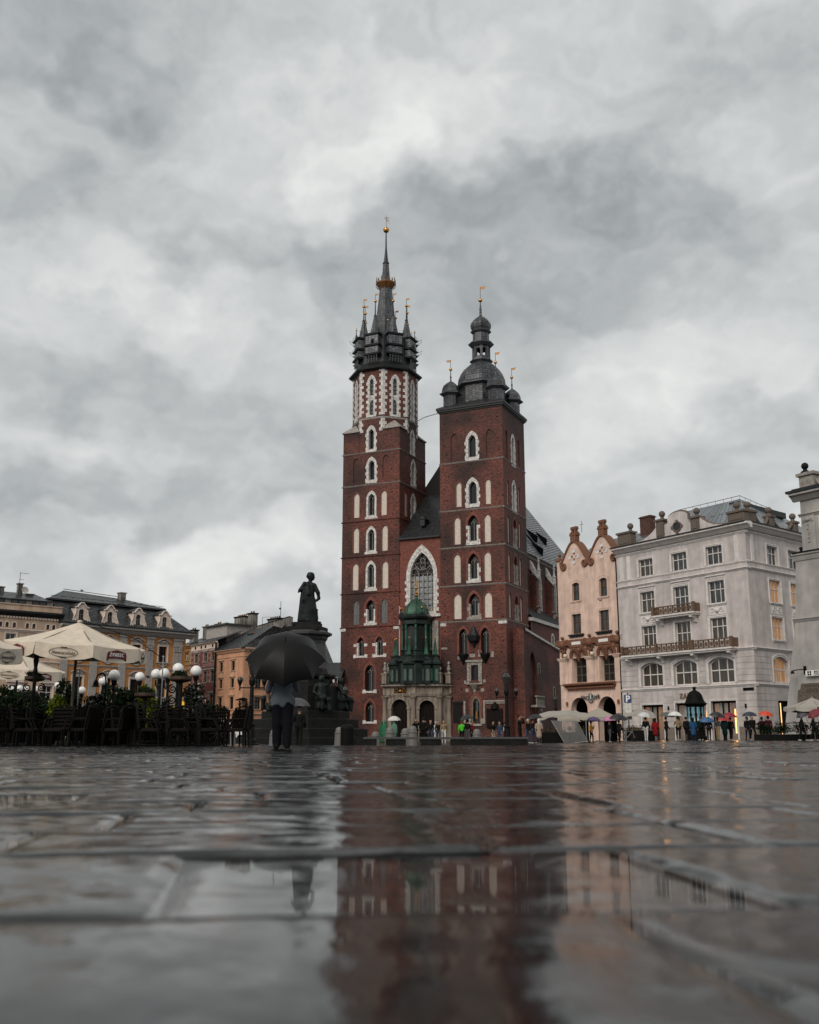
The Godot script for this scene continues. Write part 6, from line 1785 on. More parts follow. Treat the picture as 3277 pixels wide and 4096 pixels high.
	for c in [-8.75, -4.35, -0.05]:
		var eg := MB.new()
		eg.ball(Vector3(c, 10.45, 0.12), 0.42, 10, 1.2); eg.ball(Vector3(c + 0.05, 11.2, 0.2), 0.21, 8)
		for s in [-1.0, 1.0]:
			for k in 6: eg.tube([Vector3(c + s * 0.25, 10.8 - k * 0.1, 0.15), Vector3(c + s * 0.8, 10.95 - k * 0.11, 0.14), Vector3(c + s * 1.35, 10.75 - k * 0.07, 0.08)], [0.1, 0.09, 0.05], 5)
			swirl(eg, F, Vector2(c + s * 0.42, 9.95), 0.22, 0.12, 0.07, 1.4, 0.0, s)
		put("carved_eagle", eg, "terracotta", ph)
		var tp := MB.new()
		for k in 2:
			var pts := []
			for i in 13: pts.append(Vector3(c + 0.1 * cos(i * 0.9 + k * PI), 8.95 + i * 0.1, 0.14 + 0.08 * sin(i * 0.9 + k * PI)))
			tp.tube(pts, 0.09, 5)
		put("twisted_shaft", tp, "terracotta", ph)
	for c in [-6.5, -2.2]:
		var tb := MB.new(); tb.box(c - 1.0, c + 1.0, 10.15, 10.85, 0.0, 0.14)
		for k in 9: tb.ball(Vector3(c - 1.0 + k * 0.25, 10.1, 0.14), 0.11, 6)
		for s in [-1.0, 1.0]: swirl(tb, F, Vector2(c + s * 1.15, 10.5), 0.26, 0.12, 0.08, 1.4, 0.0, s)
		var tbn := put("tablet_frame", tb, "terracotta", ph)
		var tw := MB.new(); tw.box(c - 0.72, c + 0.72, 10.35, 10.68, 0.1, 0.16); put("tablet", tw, "white_print", tbn)
	for e in [[-9.4, -8.05], [-5.0, -3.1 - 0.3], [-0.68, 0.2]]:
		var pr := MB.new(); pr.box(e[0], e[1], 6.0, 8.6, -0.02, 0.1); put("pier", pr, "plaster_peach", ph)
		var cp := MB.new(); cp.box(e[0] - 0.08, e[1] + 0.08, 8.6, 8.72, -0.5, 0.16); cp.box(e[0] - 0.14, e[1] + 0.14, 8.72, 8.86, -0.5, 0.24); cp.box(e[0] - 0.2, e[1] + 0.2, 8.86, 8.95, -0.5, 0.3); put("pier_capital", cp, "plaster_peach", ph)
	var lg := MB.new(); lg.prism(PackedVector2Array([Vector2(0, 5.6), Vector2(0.5, 5.85), Vector2(0.55, 6.0), Vector2(0, 6.12)]), -8.5, -0.65, Transform3D(Basis(Vector3(0, 0, 1), Vector3(0, 1, 0), Vector3(1, 0, 0)), Vector3.ZERO)); lg.box(-8.2, -0.75, 5.5, 5.66, -0.02, 0.3); put("ledge", lg, "terracotta", ph)
	for i in 24:
		var dn := MB.new(); dn.box(-8.1 + i * 0.31, -7.95 + i * 0.31, 5.3, 5.5, -0.02, 0.22); put("dentil", dn, "terracotta", ph)
	for e in [[-9.4, -7.78], [-5.08, -3.46], [-0.78, 0.2]]:
		var im := MB.new(); im.box(e[0], e[1], 2.72, 3.22, -0.6, 0.07); put("impost", im, "plaster_peach", ph)
	for e in [[-8.35, 3.9], [-0.35, 3.95]]:
		var wl := MB.new(); wl.bev(e[0] - 0.12, e[0] + 0.12, e[1] - 0.2, e[1] + 0.2, 0.0, 0.22, 0.04); put("wall_lamp", wl, "terracotta", ph)
	for e in [[-7.65, 9.15], [-3.35, 9.15]]:
		var gl := MB.new(); gl.tube([Vector3(e[0], 10.0, 0.1), Vector3(e[0], 10.2, 0.5), Vector3(e[0], 9.9, 0.75), Vector3(e[0], 9.5, 0.75)], 0.05, 5); gl.lathe([Vector2(0.14, 9.35), Vector2(0.06, 9.7)], 8, Transform3D(Basis(), Vector3(e[0], 0, 0.75))); var gn := put("bracket_lamp", gl, "iron", ph)
		var gg := MB.new(); gg.ball(Vector3(e[0], 9.12, 0.75), 0.26, 14); put("globe", gg, "globe_warm", gn)
	var lo := MB.new(); lo.lathe([Vector2(0.0, 0.12), Vector2(0.5, 0.12), Vector2(0.53, 0.08), Vector2(0.53, 0.0)], 24, Transform3D(Basis(Vector3.RIGHT, PI / 2), Vector3(-4.48, 4.42, 0.02)))
	var ln := put("round_sign", lo, "sign_grey", ph)
	var l2 := MB.new(); l2.lathe([Vector2(0.5, 0.16), Vector2(0.44, 0.16)], 24, Transform3D(Basis(Vector3.RIGHT, PI / 2), Vector3(-4.48, 4.42, 0.0))); put("sign_ring", l2, "black", ln)
	var lb := MB.new(); lb.prism(PackedVector2Array([Vector2(-5.4, 4.28), Vector2(-3.56, 4.34), Vector2(-3.56, 4.78), Vector2(-5.4, 4.68)]), 0.13, 0.17); put("sign_band", lb, "sign_grey", ln)
	text(ln, "Hard Rock", 0.42, "black", Transform3D(Basis(Vector3.BACK, 0.03), Vector3(-4.48, 4.53, 0.19)), "lettering", "Droid Serif", 0.03)
	text(ln, "CAFE", 0.2, "brown_print", Transform3D(Basis(), Vector3(-4.48, 4.18, 0.17)), "lettering", "Droid Serif", 0.03)
	var dp := MB.new(); dp.tube([Vector3(0.0, 19.2, 0.15), Vector3(0.28, 18.9, 0.2), Vector3(0.3, 12, 0.2), Vector3(0.3, 0, 0.2)], 0.1, 6); dp.box(0.15, 0.6, -1, 19.0, -0.4, 0.1); put("downpipe", dp, "iron", ph)

# ---------- houses on the left ----------
func house(called: String, label: String, at: Vector3, turn: float, m: String, x0: float, x1: float, top: float, wins: Array, glass: String, frame: String, trim: String, depth := 0.25, hood := true) -> Node3D:
	# wins: [centre, width, sill, height] or with kind and rise
	var h := thing(called, label, "building", at, deg_to_rad(turn))
	facade(h, Transform3D(), m, x0, x1, top, wins, glass, frame, trim, depth, hood)
	return h

func facade(h: Node3D, X: Transform3D, m: String, x0: float, x1: float, top: float, wins: Array, glass: String, frame: String, trim: String, depth := 0.25, hood := true) -> void:
	var ops := []
	for e in wins:
		var o := [e[0], e[1], e[2], e[3], e[4] if e.size() > 4 else "flat", e[5] if e.size() > 5 else 0.0]
		ops.append(o)
		plain_window(h, X, o, depth, glass, frame, 2, 0.62, "window", 0.07)
		surround(h, trim, X, o, 0.16, 0.07)
		sill(h, trim, X, o, 0.22, 0.14, 0.1)
		if hood:
			var hb := MB.new(); var ty: float = o[2] + o[3] + arch(o, 0.0)
			hb.box(o[0] - o[1] / 2 - 0.3, o[0] + o[1] / 2 + 0.3, ty + 0.2, ty + 0.32, -0.02, 0.2, X); hb.box(o[0] - o[1] / 2 - 0.2, o[0] + o[1] / 2 + 0.2, ty + 0.12, ty + 0.2, -0.02, 0.12, X); put("hood_mould", hb, trim, h)
	var w := MB.new(); wall(w, X, x0, x1, -1.0, top, ops, depth + 0.1); put("wall", w, m, h)

func chimney(x: float, y0: float, y1: float, d: float, w: float, label: String, t := 0.8) -> void:
	var c := thing("chimney_stack", label, "chimney", Vector3(x, y0, -d), deg_to_rad(-50.0), "chimneys behind the left hand roofs")
	var b := MB.new(); b.box(-w / 2, w / 2, 0, y1 - y0 - 0.18, -t / 2, t / 2); put("shaft", b, "concrete", c)
	var k := MB.new(); k.box(-w / 2 - 0.12, w / 2 + 0.12, y1 - y0 - 0.18, y1 - y0, -t / 2 - 0.12, t / 2 + 0.12); put("cap_slab", k, "stone_dark", c)
	var n := int(w / 0.5)
	for i in n:
		var p := MB.new(); p.lathe([Vector2(0.13, 0), Vector2(0.11, 0.25), Vector2(0.14, 0.3)], 8, Transform3D(Basis(), Vector3(-w / 2 + (i + 0.5) * w / n, y1 - y0, 0))); put("chimney_pot", p, "terracotta", c)

func build_houses_left() -> void:
	var sl := mat("slate", lin(0.122, 0.128, 0.133), 0.4, "fine", 0.5); sl.vertex_color_use_as_albedo = true
	mat("trim_grey", lin(0.36, 0.33, 0.31), 0.8, "plaster", 0.3)
	# --- yellow palace ---
	var yp := thing("yellow_palace", "yellow baroque palace with pale pilasters, mansard roof and scrolled dormers", "building", Vector3(-42.5, 0, -125), deg_to_rad(46.0))
	var F := Transform3D()
	var ops := []
	for c in [2.65, 6.6, 10.58, 14.52]:
		for e in [[9.85, 2.03, 1.2], [5.35, 2.15, 1.3]]:
			var o := [c, e[2], e[0], e[1], "flat", 0.0]
			ops.append(o)
			plain_window(yp, F, o, 0.35, "glass_dark", "wood_dark", 2, 0.62)
			surround(yp, "trim_cream", F, o, 0.22, 0.1)
			var top: float = e[0] + e[1]
			var pd := MB.new(); var pts := []
			for i in 11:
				var t := -1.0 + i / 5.0
				pts.append(Vector3(c + t * 1.0, top + 0.55 + 0.42 * pow(cos(t * PI / 2), 1.5), 0.22))
			pd.tube(pts, 0.1, 5)
			pd.box(c - 0.75, c + 0.75, top + 0.22, top + 0.6, -0.02, 0.1); swirl(pd, F, Vector2(c - 0.35, top + 0.5), 0.22, 0.14, 0.06); swirl(pd, F, Vector2(c + 0.35, top + 0.5), 0.22, 0.14, 0.06, 1.6, PI, -1.0); pd.ball(Vector3(c, top + 0.58, 0.14), 0.18, 8)
			put("window_pediment", pd, "trim_grey", yp)
			var ap := MB.new(); ap.box(c - 0.95, c + 0.95, e[0] - 0.16, e[0], -0.2, 0.22)
			for k in 7: ap.ball(Vector3(c - 0.6 + k * 0.2, e[0] - 0.32 - 0.28 * sin(PI * k / 6.0), 0.06), 0.13, 6)
			put("window_apron", ap, "trim_grey", yp)
	var w := MB.new(); wall(w, F, 0.0, 18.0, -1.0, 13.3, ops, 0.45)
	w.q(Vector3(18, -1, 0), Vector3(18, 13.3, 0), Vector3(18, 13.3, -14), Vector3(18, -1, -14))
	put("wall", w, "plaster_yellow", yp)
	for c in [0.65, 4.62, 8.6, 12.55, 16.75]:
		var hw := 0.5 if c < 16 else 0.65
		var p := MB.new(); p.box(c - hw, c + hw, 4.6, 11.2, -0.02, 0.16); p.box(c - hw - 0.1, c + hw + 0.1, 4.3, 4.6, -0.02, 0.26); p.box(c - hw - 0.08, c + hw + 0.08, 11.95, 12.2, -0.02, 0.24); p.box(c - hw, c + hw, 12.2, 12.75, -0.02, 0.18); p.box(c - hw - 0.12, c + hw + 0.12, 12.75, 13.0, -0.02, 0.3)
		var pn := put("pilaster", p, "trim_grey", yp)
		var cp := MB.new(); cp.box(c - hw, c + hw, 11.2, 11.95, -0.02, 0.15)
		for s in [-1.0, 1.0]: swirl(cp, F, Vector2(c + s * hw * 0.6, 11.7), 0.22, 0.2, 0.08, 1.5, 0.0, s)
		for k in 5: cp.ball(Vector3(c - hw * 0.8 + k * hw * 0.4, 11.35, 0.18), 0.13, 6)
		for k in 4: cp.ball(Vector3(c, 11.0 - k * 0.25, 0.18), 0.1, 6)
		put("capital", cp, "trim_grey", pn)
	var pl := MB.new(); pl.box(-0.1, 18.1, -1.0, 4.3, -0.02, 0.14); put("plinth", pl, "trim_grey", yp)
	band(yp, "moulding", "trim_grey", F, -0.1, 18.2, 8.75, 9.0, 0.15)
	band(yp, "cornice", "trim_grey", F, -0.2, 18.9, 13.1, 13.85, 0.85)
	var gt := MB.new(); gt.box(-0.3, 19.0, 13.86, 14.0, -0.6, 0.95); put("gutter", gt, "lead_dark", yp)
	var rf := MB.new()
	var A := Vector3(-0.3, 13.95, 0.6); var B := Vector3(18.7, 13.95, 0.6); var C := Vector3(15.2, 17.0, -2.4); var D := Vector3(-0.3, 17.0, -2.4)
	sheets(rf, A, B, C, D, 30, 9, 0.03, 0.03, 0.5, 1.2)
	sheets(rf, B, Vector3(18.7, 13.95, -14), Vector3(15.2, 17.0, -12), C, 20, 9, 0.03, 0.03, 0.5, 1.2)
	sheets(rf, D + Vector3(-0.4, 0.15, 0.5), C + Vector3(0.6, 0.15, 0.5), Vector3(12.0, 18.6, -7), Vector3(3.6, 18.9, -7), 26, 7, 0.03, 0.03, 0.6, 1.2)
	rf.col = Color(0.5, 0.5, 0.5)
	rf.box(D.x - 0.5, C.x + 0.7, 16.9, 17.12, -2.9, -1.8)
	rf.q(A, Vector3(-0.3, 13.95, -14), Vector3(-0.3, 17, -12), D)
	put("roof", rf, "slate", yp)
	var rc := MB.new(); rc.tube([Vector3(3.6, 19.1, -7), Vector3(12, 18.85, -7)], 0.04, 4)
	for i in 12: rc.tube([Vector3(-0.5 + i * 1.4, 17.2, -1.9), Vector3(-0.5 + i * 1.4, 17.42, -1.9)], 0.03, 4)
	rc.tube([Vector3(-0.5, 17.4, -1.9), Vector3(15.6, 17.4, -1.9)], 0.025, 4); put("snow_guard", rc, "iron", yp)
	var ck := MB.new(); ck.box(10.9, 11.7, 17.5, 19.1, -6, -5.2); ck.box(10.8, 11.8, 19.1, 19.25, -6.1, -5.1); put("chimney", ck, "concrete", yp)
	for c in [2.55, 6.5, 10.55, 14.5]:
		var dn := Node3D.new(); dn.name = "dormer"; yp.add_child(dn, true)
		var X := Transform3D(Basis(), Vector3(0, 0, 0.15))
		var o := [c, 0.72, 14.35, 1.05, "round", 0.0]
		var fw := MB.new(); wall(fw, X, c - 0.72, c + 0.72, 14.15, 16.2, [o], 0.3, [Vector2(c - 0.72, 15.95), Vector2(c - 0.45, 16.05), Vector2(c - 0.3, 16.3), Vector2(c, 16.4), Vector2(c + 0.3, 16.3), Vector2(c + 0.45, 16.05), Vector2(c + 0.72, 15.95)])
		for s in [-1.0, 1.0]:
			fw.prism(PackedVector2Array([Vector2(c + s * 0.72, 14.15), Vector2(c + s * 1.05, 14.15), Vector2(c + s * 0.95, 14.7), Vector2(c + s * 0.72, 15.5)]), -0.3, 0.0, X)
			fw.q(X * Vector3(c + s * 0.72, 14.15, 0), X * Vector3(c + s * 0.72, 15.95, 0), X * Vector3(c + s * 0.72, 15.95, -2.0), X * Vector3(c + s * 0.72, 14.15, -0.3))
		put("dormer_front", fw, "trim_cream", dn)
		var tp := MB.new(); var pts := []
		for q in [[-0.95, 15.95], [-0.6, 16.0], [-0.42, 16.25], [-0.2, 16.5], [0, 16.55], [0.2, 16.5], [0.42, 16.25], [0.6, 16.0], [0.95, 15.95]]: pts.append(X * Vector3(c + q[0], q[1], 0.08))
		tp.tube(pts, 0.1, 6)
		for s in [-1.0, 1.0]: swirl(tp, X, Vector2(c + s * 1.0, 14.4), 0.22, 0.08, 0.1, 1.3, PI if s > 0 else 0.0, s); tp.tube([X * Vector3(c + s * 0.78, 15.7, 0.05), X * Vector3(c + s * 0.82, 15.2, 0.05), X * Vector3(c + s * 1.1, 14.6, 0.05)], 0.08, 5)
		put("dormer_scroll", tp, "trim_cream", dn)
		var g := MB.new(); pane(g, X, o, -0.25); put("glass", g, "glass_dark", dn)
		var gb := MB.new(); gb.box(c - 0.03, c + 0.03, 14.35, 15.7, -0.24, -0.2, X); gb.box(c - 0.36, c + 0.36, 15.1, 15.16, -0.24, -0.2, X); put("glazing_bar", gb, "wood_grey", dn)
		var dr := MB.new()
		for i in pts.size() - 1: dr.q(pts[i] + Vector3(0, 0.06, 0), pts[i + 1] + Vector3(0, 0.06, 0), pts[i + 1] + Vector3(0, 0.06, -2.4), pts[i] + Vector3(0, 0.06, -2.4))
		put("dormer_roof", dr, "slate", dn)
	# --- cream house next door ---
	var ch := thing("cream_house", "cream house with arcaded frieze under a set back glazed attic", "building", Vector3(-42.5, 0, -125), deg_to_rad(40.0))
	var wins := []
	var fr := []
	for x in [-8.0, -7.2, -6.45, -5.6, -4.05, -3.27, -1.58, -0.86]: fr.append([x, 0.4, 12.95, 0.4, "round", 0.0])
	for x in [-9.2, -5.9, -1.9]: wins.append([x, 1.15, 9.9, 2.3, "flat", 0.0])
	for x in [-5.0, -1.1]: wins.append([x, 1.15, 4.4, 1.85, "flat", 0.0])
	var cops := []
	for e in wins:
		cops.append(e); plain_window(ch, F, e, 0.28, "glass_dark", "trim_white", 2, 0.6); surround(ch, "trim_cream", F, e, 0.2, 0.09)
		if e[2] < 6:
			var hd := MB.new(); ring(hd, F, [e[0], 1.5, 6.75, 0.0, "round", 0.0], 0.25, 0.0, -0.02, 0.22); hd.box(e[0] - 1.0, e[0] + 1.0, 6.55, 6.75, -0.02, 0.25); hd.ball(Vector3(e[0], 7.1, 0.1), 0.25, 8); put("arched_hood", hd, "trim_cream", ch)
	for e in fr:
		cops.append(e); var g := MB.new(); pane(g, F, e, -0.2); var gn := put("frieze_window", g, "glass_dark", ch); var r := MB.new(); ring(r, F, e, 0.12, 0.0, -0.02, 0.05); put("frame", r, "trim_cream", gn)
	var cw := MB.new(); wall(cw, F, -16.0, 0.0, -1.0, 14.4, cops, 0.3); put("wall", cw, "plaster_cream", ch)
	band(ch, "moulding", "trim_cream", F, -16, 0.1, 12.45, 12.78, 0.22); band(ch, "cornice", "lead_dark", F, -16, 0.2, 14.3, 14.95, 0.6); band(ch, "moulding", "trim_cream", F, -16, 0.1, 8.9, 9.1, 0.15)
	for i in 22:
		var dt := MB.new(); dt.box(-7.6 + i * 0.35, -7.4 + i * 0.35, 14.05, 14.25, -0.02, 0.18); put("dentil", dt, "trim_cream", ch)
	var pp := MB.new(); pp.box(-16, 0, 14.95, 15.65, -0.5, 0.1); pp.box(-16, 0.05, 15.65, 15.78, -0.6, 0.2); put("parapet", pp, "plaster_cream", ch)
	for i in 10:
		var at2 := MB.new(); at2.box(-9.0 + i * 0.85, -8.25 + i * 0.85, 15.75, 16.5, -1.6, -1.5); put("attic_pane", at2, "glass_sky" if i % 3 else "trim_grey", ch)
	var ar := MB.new(); sheets(ar, Vector3(-16, 16.5, -1.2), Vector3(-0.8, 16.5, -1.2), Vector3(-1.4, 17.9, -6), Vector3(-16, 17.9, -6), 24, 3, 0.03, 0.03, 0.6, 1.2); ar.col = Color(0.4, 0.4, 0.4); ar.box(-16, -0.7, 16.42, 16.52, -2, -1.1); ar.box(-16, -0.8, 14.9, 16.45, -6.5, -1.7); put("attic_roof", ar, "slate", ch)
	for e in [[-6.3, 17.0, 18.1, 0.9], [-3.9, 16.9, 18.7, 0.55], [-2.6, 16.8, 17.5, 0.7], [-7.4, 17.1, 17.8, 0.6]]:
		var k := MB.new(); k.box(e[0] - e[3] / 2, e[0] + e[3] / 2, e[1], e[2], -4.4, -3.8); k.box(e[0] - e[3] / 2 - 0.1, e[0] + e[3] / 2 + 0.1, e[2], e[2] + 0.12, -4.5, -3.7); put("chimney", k, "concrete", ch)
	var ds := MB.new(); ds.lathe([Vector2(0.0, -0.12), Vector2(0.3, -0.06), Vector2(0.45, 0.0)], 16, Transform3D(Basis(Vector3(1, 0, 0), 1.2) * Basis(Vector3.UP, 0.3), Vector3(-3.4, 18.0, -3.6))); put("satellite_dish", ds, "trim_grey", ch)
	var an := MB.new(); an.tube([Vector3(-4.0, 18.7, -4), Vector3(-4.0, 20.2, -4)], 0.03, 4); an.tube([Vector3(-4.0, 20.1, -4), Vector3(-2.9, 20.1, -4)], 0.02, 4); an.tube([Vector3(-4.1, 19.3, -4), Vector3(-3.5, 19.3, -4)], 0.02, 4)
	for i in 5: an.tube([Vector3(-3.9 + i * 0.22, 20.1, -4.15), Vector3(-3.9 + i * 0.22, 20.1, -3.85)], 0.015, 4)
	an.tube([Vector3(-6.8, 18.1, -4), Vector3(-6.8, 19.6, -4)], 0.02, 4); put("antenna", an, "iron", ch)
	# --- ochre and red houses ---
	house("ochre_house", "narrow ochre house squeezed between yellow palace and red house", Vector3(-27.4, 0, -146.2), -54.0, "plaster_ochre", -14.0, -8.55, 13.6, [[-10.0, 1.15, 11.45, 1.1], [-10.0, 1.15, 8.5, 1.3], [-12.6, 1.1, 11.45, 1.1], [-12.6, 1.1, 8.5, 1.3], [-10.0, 1.1, 5.3, 1.5]], "glass_sky", "trim_white", "plaster_ochre")
	var oh: Node3D = get_node("ochre_house")
	band(oh, "moulding", "plaster_ochre", F, -14, -8.5, 10.6, 10.8, 0.12); band(oh, "cornice", "plaster_ochre", F, -14, -8.5, 13.2, 13.7, 0.4)
	var orf := MB.new(); sheets(orf, Vector3(-14, 13.7, 0.4), Vector3(-8.5, 13.7, 0.4), Vector3(-8.5, 15.6, -5), Vector3(-14, 15.6, -5), 12, 8, 0.03, 0.03, 0.6, 1.3); put("roof", orf, "slate", oh)
	var rh := house("red_house", "brick red blockwork house with pale window frames", Vector3(-27.4, 0, -146.2), -54.0, "plaster_red", -8.5, 0.0, 12.55, [[-6.55, 1.05, 10.85, 1.28], [-3.4, 1.05, 10.88, 1.26], [-0.95, 1.05, 10.88, 1.24], [-6.5, 1.05, 7.9, 1.6], [-3.3, 1.05, 7.92, 1.58], [-0.98, 1.15, 7.95, 1.58], [-1.05, 1.2, 4.45, 1.8], [-4.2, 1.2, 4.45, 1.8], [-6.6, 1.2, 4.45, 1.8]], "glass_dark", "wood_grey", "trim_grey")
	# blocks of the red wall, each with its own pale joint round it
	for j in 15:
		var x := -8.4 + (0.4 if j % 2 else 0.0)
		while x < -0.3:
			var y := 6.4 + j * 0.4
			var clear := true
			for e in [-6.55, -3.4, -0.95]:
				for yy in [[10.6, 12.6], [7.7, 9.95]]:
					if x + 0.74 > e - 0.72 and x < e + 0.72 and y + 0.37 > yy[0] and y < yy[1]: clear = false
			if clear:
				var b := MB.new(); b.box(x, x + 0.74, y, y + 0.37, -0.02, 0.035); put("block", b, "block_red", rh)
			x += 0.79
	var rg := MB.new(); rg.box(-8.5, 0, -1.0, 3.6, -0.02, 0.1); put("plinth", rg, "trim_grey", rh)
	band(rh, "moulding", "trim_grey", F, -8.6, 0.1, 10.05, 10.25, 0.16); band(rh, "cornice", "trim_cream", F, -8.7, 0.1, 12.5, 12.75, 0.16); band(rh, "cornice", "trim_cream", F, -8.7, 0.2, 13.35, 13.6, 0.35)
	var rat := MB.new(); rat.box(-8.5, 0.0, 12.7, 13.4, -0.3, 0.02); put("attic_wall", rat, "trim_cream", rh)
	for x in [-7.0, -5.0, -3.6, -1.2]:
		var aw := MB.new(); aw.box(x - 0.25, x + 0.25, 12.85, 13.25, 0.0, 0.03); put("attic_window", aw, "void", rh)
	var rrf := MB.new(); sheets(rrf, Vector3(-8.6, 13.6, 0.4), Vector3(0.2, 13.6, 0.4), Vector3(0.2, 15.4, -4.5), Vector3(-8.6, 15.4, -4.5), 18, 8, 0.03, 0.03, 0.7, 1.6); put("roof", rrf, "slate", rh)
	var dpp := MB.new(); dpp.tube([Vector3(0.25, 13.4, 0.2), Vector3(0.25, 0, 0.2)], 0.14, 6); put("downpipe", dpp, "iron", rh)
	# --- orange corner house ---
	var og := house("orange_house", "orange rendered corner house with hipped tiled roof and small statue shelf", Vector3(-22.5, 0, -140), -52.0, "plaster_orange", -8.0, 0.0, 12.0, [[-6.28, 1.0, 9.2, 1.3], [-2.85, 1.05, 9.2, 1.3], [-6.25, 0.95, 6.9, 1.25], [-2.92, 1.05, 6.9, 1.25], [-6.28, 1.05, 4.02, 1.62], [-2.95, 1.1, 4.02, 1.62]], "glass_dark", "wood_dark", "trim_peach")
	var R := Transform3D(Basis(Vector3.UP, deg_to_rad(98.0)), Vector3.ZERO)
	facade(og, R, "plaster_orange", 0.0, 14.0, 12.0, [[2.55, 1.05, 9.2, 1.3], [2.55, 1.05, 6.88, 1.25], [2.55, 1.1, 4.0, 1.6], [6.5, 1.05, 6.88, 1.25], [6.5, 1.1, 4.0, 1.6], [10.5, 1.05, 6.88, 1.25]], "glass_dark", "wood_dark", "trim_peach")
	for X in [F, R]:
		var a := -8.1 if X == F else 0.0; var b := 0.0 if X == F else 14.0
		band(og, "moulding", "trim_peach", X, a, b, 3.15, 3.4, 0.2); band(og, "cornice", "trim_peach", X, a, b + 0.0, 11.65, 12.2, 0.45); band(og, "moulding", "trim_peach", X, a, b, 10.95, 11.1, 0.1)
		for c in ([-6.28, -2.9] if X == F else [2.55]):
			var pn := MB.new(); pn.box(c - 0.45, c + 0.45, 8.42, 9.0, -0.02, 0.06, X); circle_of(pn, X, Vector2(c, 8.7), 0.2, 0.07, 0.05); put("carved_panel", pn, "trim_peach", og)
	var of := MB.new()
	var apx := Vector3(-3.0, 15.6, -5.5)
	sheets(of, Vector3(-8.4, 12.15, 0.5), Vector3(0.45, 12.15, 0.5), apx + Vector3(1.5, 0, 0), Vector3(-8.4, 15.6, -5.5), 20, 14, 0.03, 0.03, 0.3, 0.8)
	sheets(of, Vector3(0.45, 12.15, 0.5), R * Vector3(14, 12.15, 0.5), R * Vector3(14, 15.6, -5.5), apx + Vector3(1.5, 0, 0), 26, 14, 0.03, 0.03, 0.4, 1.9)
	put("roof", of, "slate", og)
	var aed := MB.new(); aed.box(-0.9, 0.5, 5.05, 5.2, 0.0, 0.7, R * Transform3D(Basis(), Vector3(-0.2, 0, 0))); aed.prism(PackedVector2Array([Vector2(-1.0, 5.2), Vector2(0.6, 5.2), Vector2(-0.2, 5.45)]), 0.0, 0.7, R); put("shelf_canopy", aed, "iron", og)
	for x in [-0.75, 0.35]:
		var fg := MB.new(); fg.lathe([Vector2(0.18, 3.5), Vector2(0.2, 4.0), Vector2(0.12, 4.3), Vector2(0.2, 4.6), Vector2(0.14, 4.75), Vector2(0.13, 4.95), Vector2(0, 5.05)], 8, R * Transform3D(Basis(), Vector3(x, 0, 0.5))); put("small_statue", fg, "iron", og)
	var dop := MB.new(); ring(dop, F, [-6.6, 1.6, 0.0, 1.7, "round", 0], 0.2, 0.0, -0.02, 0.1); var don := put("doorway", dop, "trim_peach", og)
	var dod := MB.new(); pane(dod, F, [-6.6, 1.6, -0.5, 2.2, "round", 0], 0.02); put("door", dod, "void", don)
	for x in [0.4, 1.9, -1.1]:
		var sb := MB.new(); sb.box(x - 0.5, x + 0.5, 2.35, 2.65, 0.02, 0.06, R if x > 0 else F); put("sign_board", sb, "iron", og)
	var sb2 := MB.new(); sb2.box(0.9, 2.1, 1.4, 2.0, 0.02, 0.08, R); put("sign_board", sb2, "trim_grey", og)
	# --- party walls, chimneys and roofs behind ---
	var pw := thing("party_wall", "tall grey fire wall with sloping top behind the orange house", "wall", Vector3(-20, 0, -150), deg_to_rad(-52.0))
	var pm := MB.new(); wall(pm, F, -17.0, 4.6, 8.0, 16.0, [[1.95, 2.6, 12.0, 1.6, "round", 0.0]], 0.6, [Vector2(-17, 14.7), Vector2(-7.1, 16.3), Vector2(4.6, 17.1)]); pm.q(Vector3(4.6, 8, 0), Vector3(4.6, 17.1, 0), Vector3(4.6, 17.1, -0.6), Vector3(4.6, 8, -0.6)); put("wall_face", pm, "concrete", pw)
	var pd2 := MB.new(); pane(pd2, F, [1.95, 2.6, 12.0, 1.6, "round", 0.0], -0.55); put("arch_recess", pd2, "void", pw)
	var pk := MB.new(); pk.q(Vector3(-17, 14.75, 0.15), Vector3(-7.1, 16.35, 0.15), Vector3(-7.1, 16.4, -0.4), Vector3(-17, 14.8, -0.4)); pk.q(Vector3(-7.1, 16.35, 0.15), Vector3(4.7, 17.15, 0.15), Vector3(4.7, 17.2, -0.4), Vector3(-7.1, 16.4, -0.4)); put("coping", pk, "stone_dark", pw)
	chimney(-25.3, 14.0, 18.1, 155, 2.6, "wide grey chimney block with vertical ribs above the fire wall", 1.2)
	chimney(-23.6, 14.0, 18.5, 154, 1.3, "tall narrow grey chimney with iron rungs above the fire wall", 1.0)
	chimney(-20.2, 15.5, 17.7, 154, 2.9, "long low chimney with row of pots beside the mast", 0.8)
	chimney(-28.9, 14.0, 17.1, 156, 1.2, "square chimney nearest the ribbed chimney block")
	chimney(-27.9, 14.0, 17.0, 156, 1.1, "dark chimney between the ribbed block and its square neighbour")
	chimney(-30.8, 14.0, 16.7, 156, 1.0, "slim chimney standing over the red house roof")
	chimney(-32.7, 14.0, 16.2, 156, 1.3, "stubby chimney behind the ochre house")
	chimney(-18.4, 12.0, 14.4, 147, 1.4, "short chimney on the orange house roof by the monument", 0.9)
	chimney(-22.2, 12.5, 14.6, 146, 1.1, "weathered chimney on the hip of the orange house roof", 0.9)
	var mast := MB.new(); mast.tube([Vector3(-19.4, 17.7, -154), Vector3(-19.4, 20.3, -154)], 0.04, 4); mast.ball(Vector3(-19.5, 19.2, -154), 0.16, 8); solo("roof_mast", mast, "iron", "thin antenna mast on the long low chimney", "antenna")
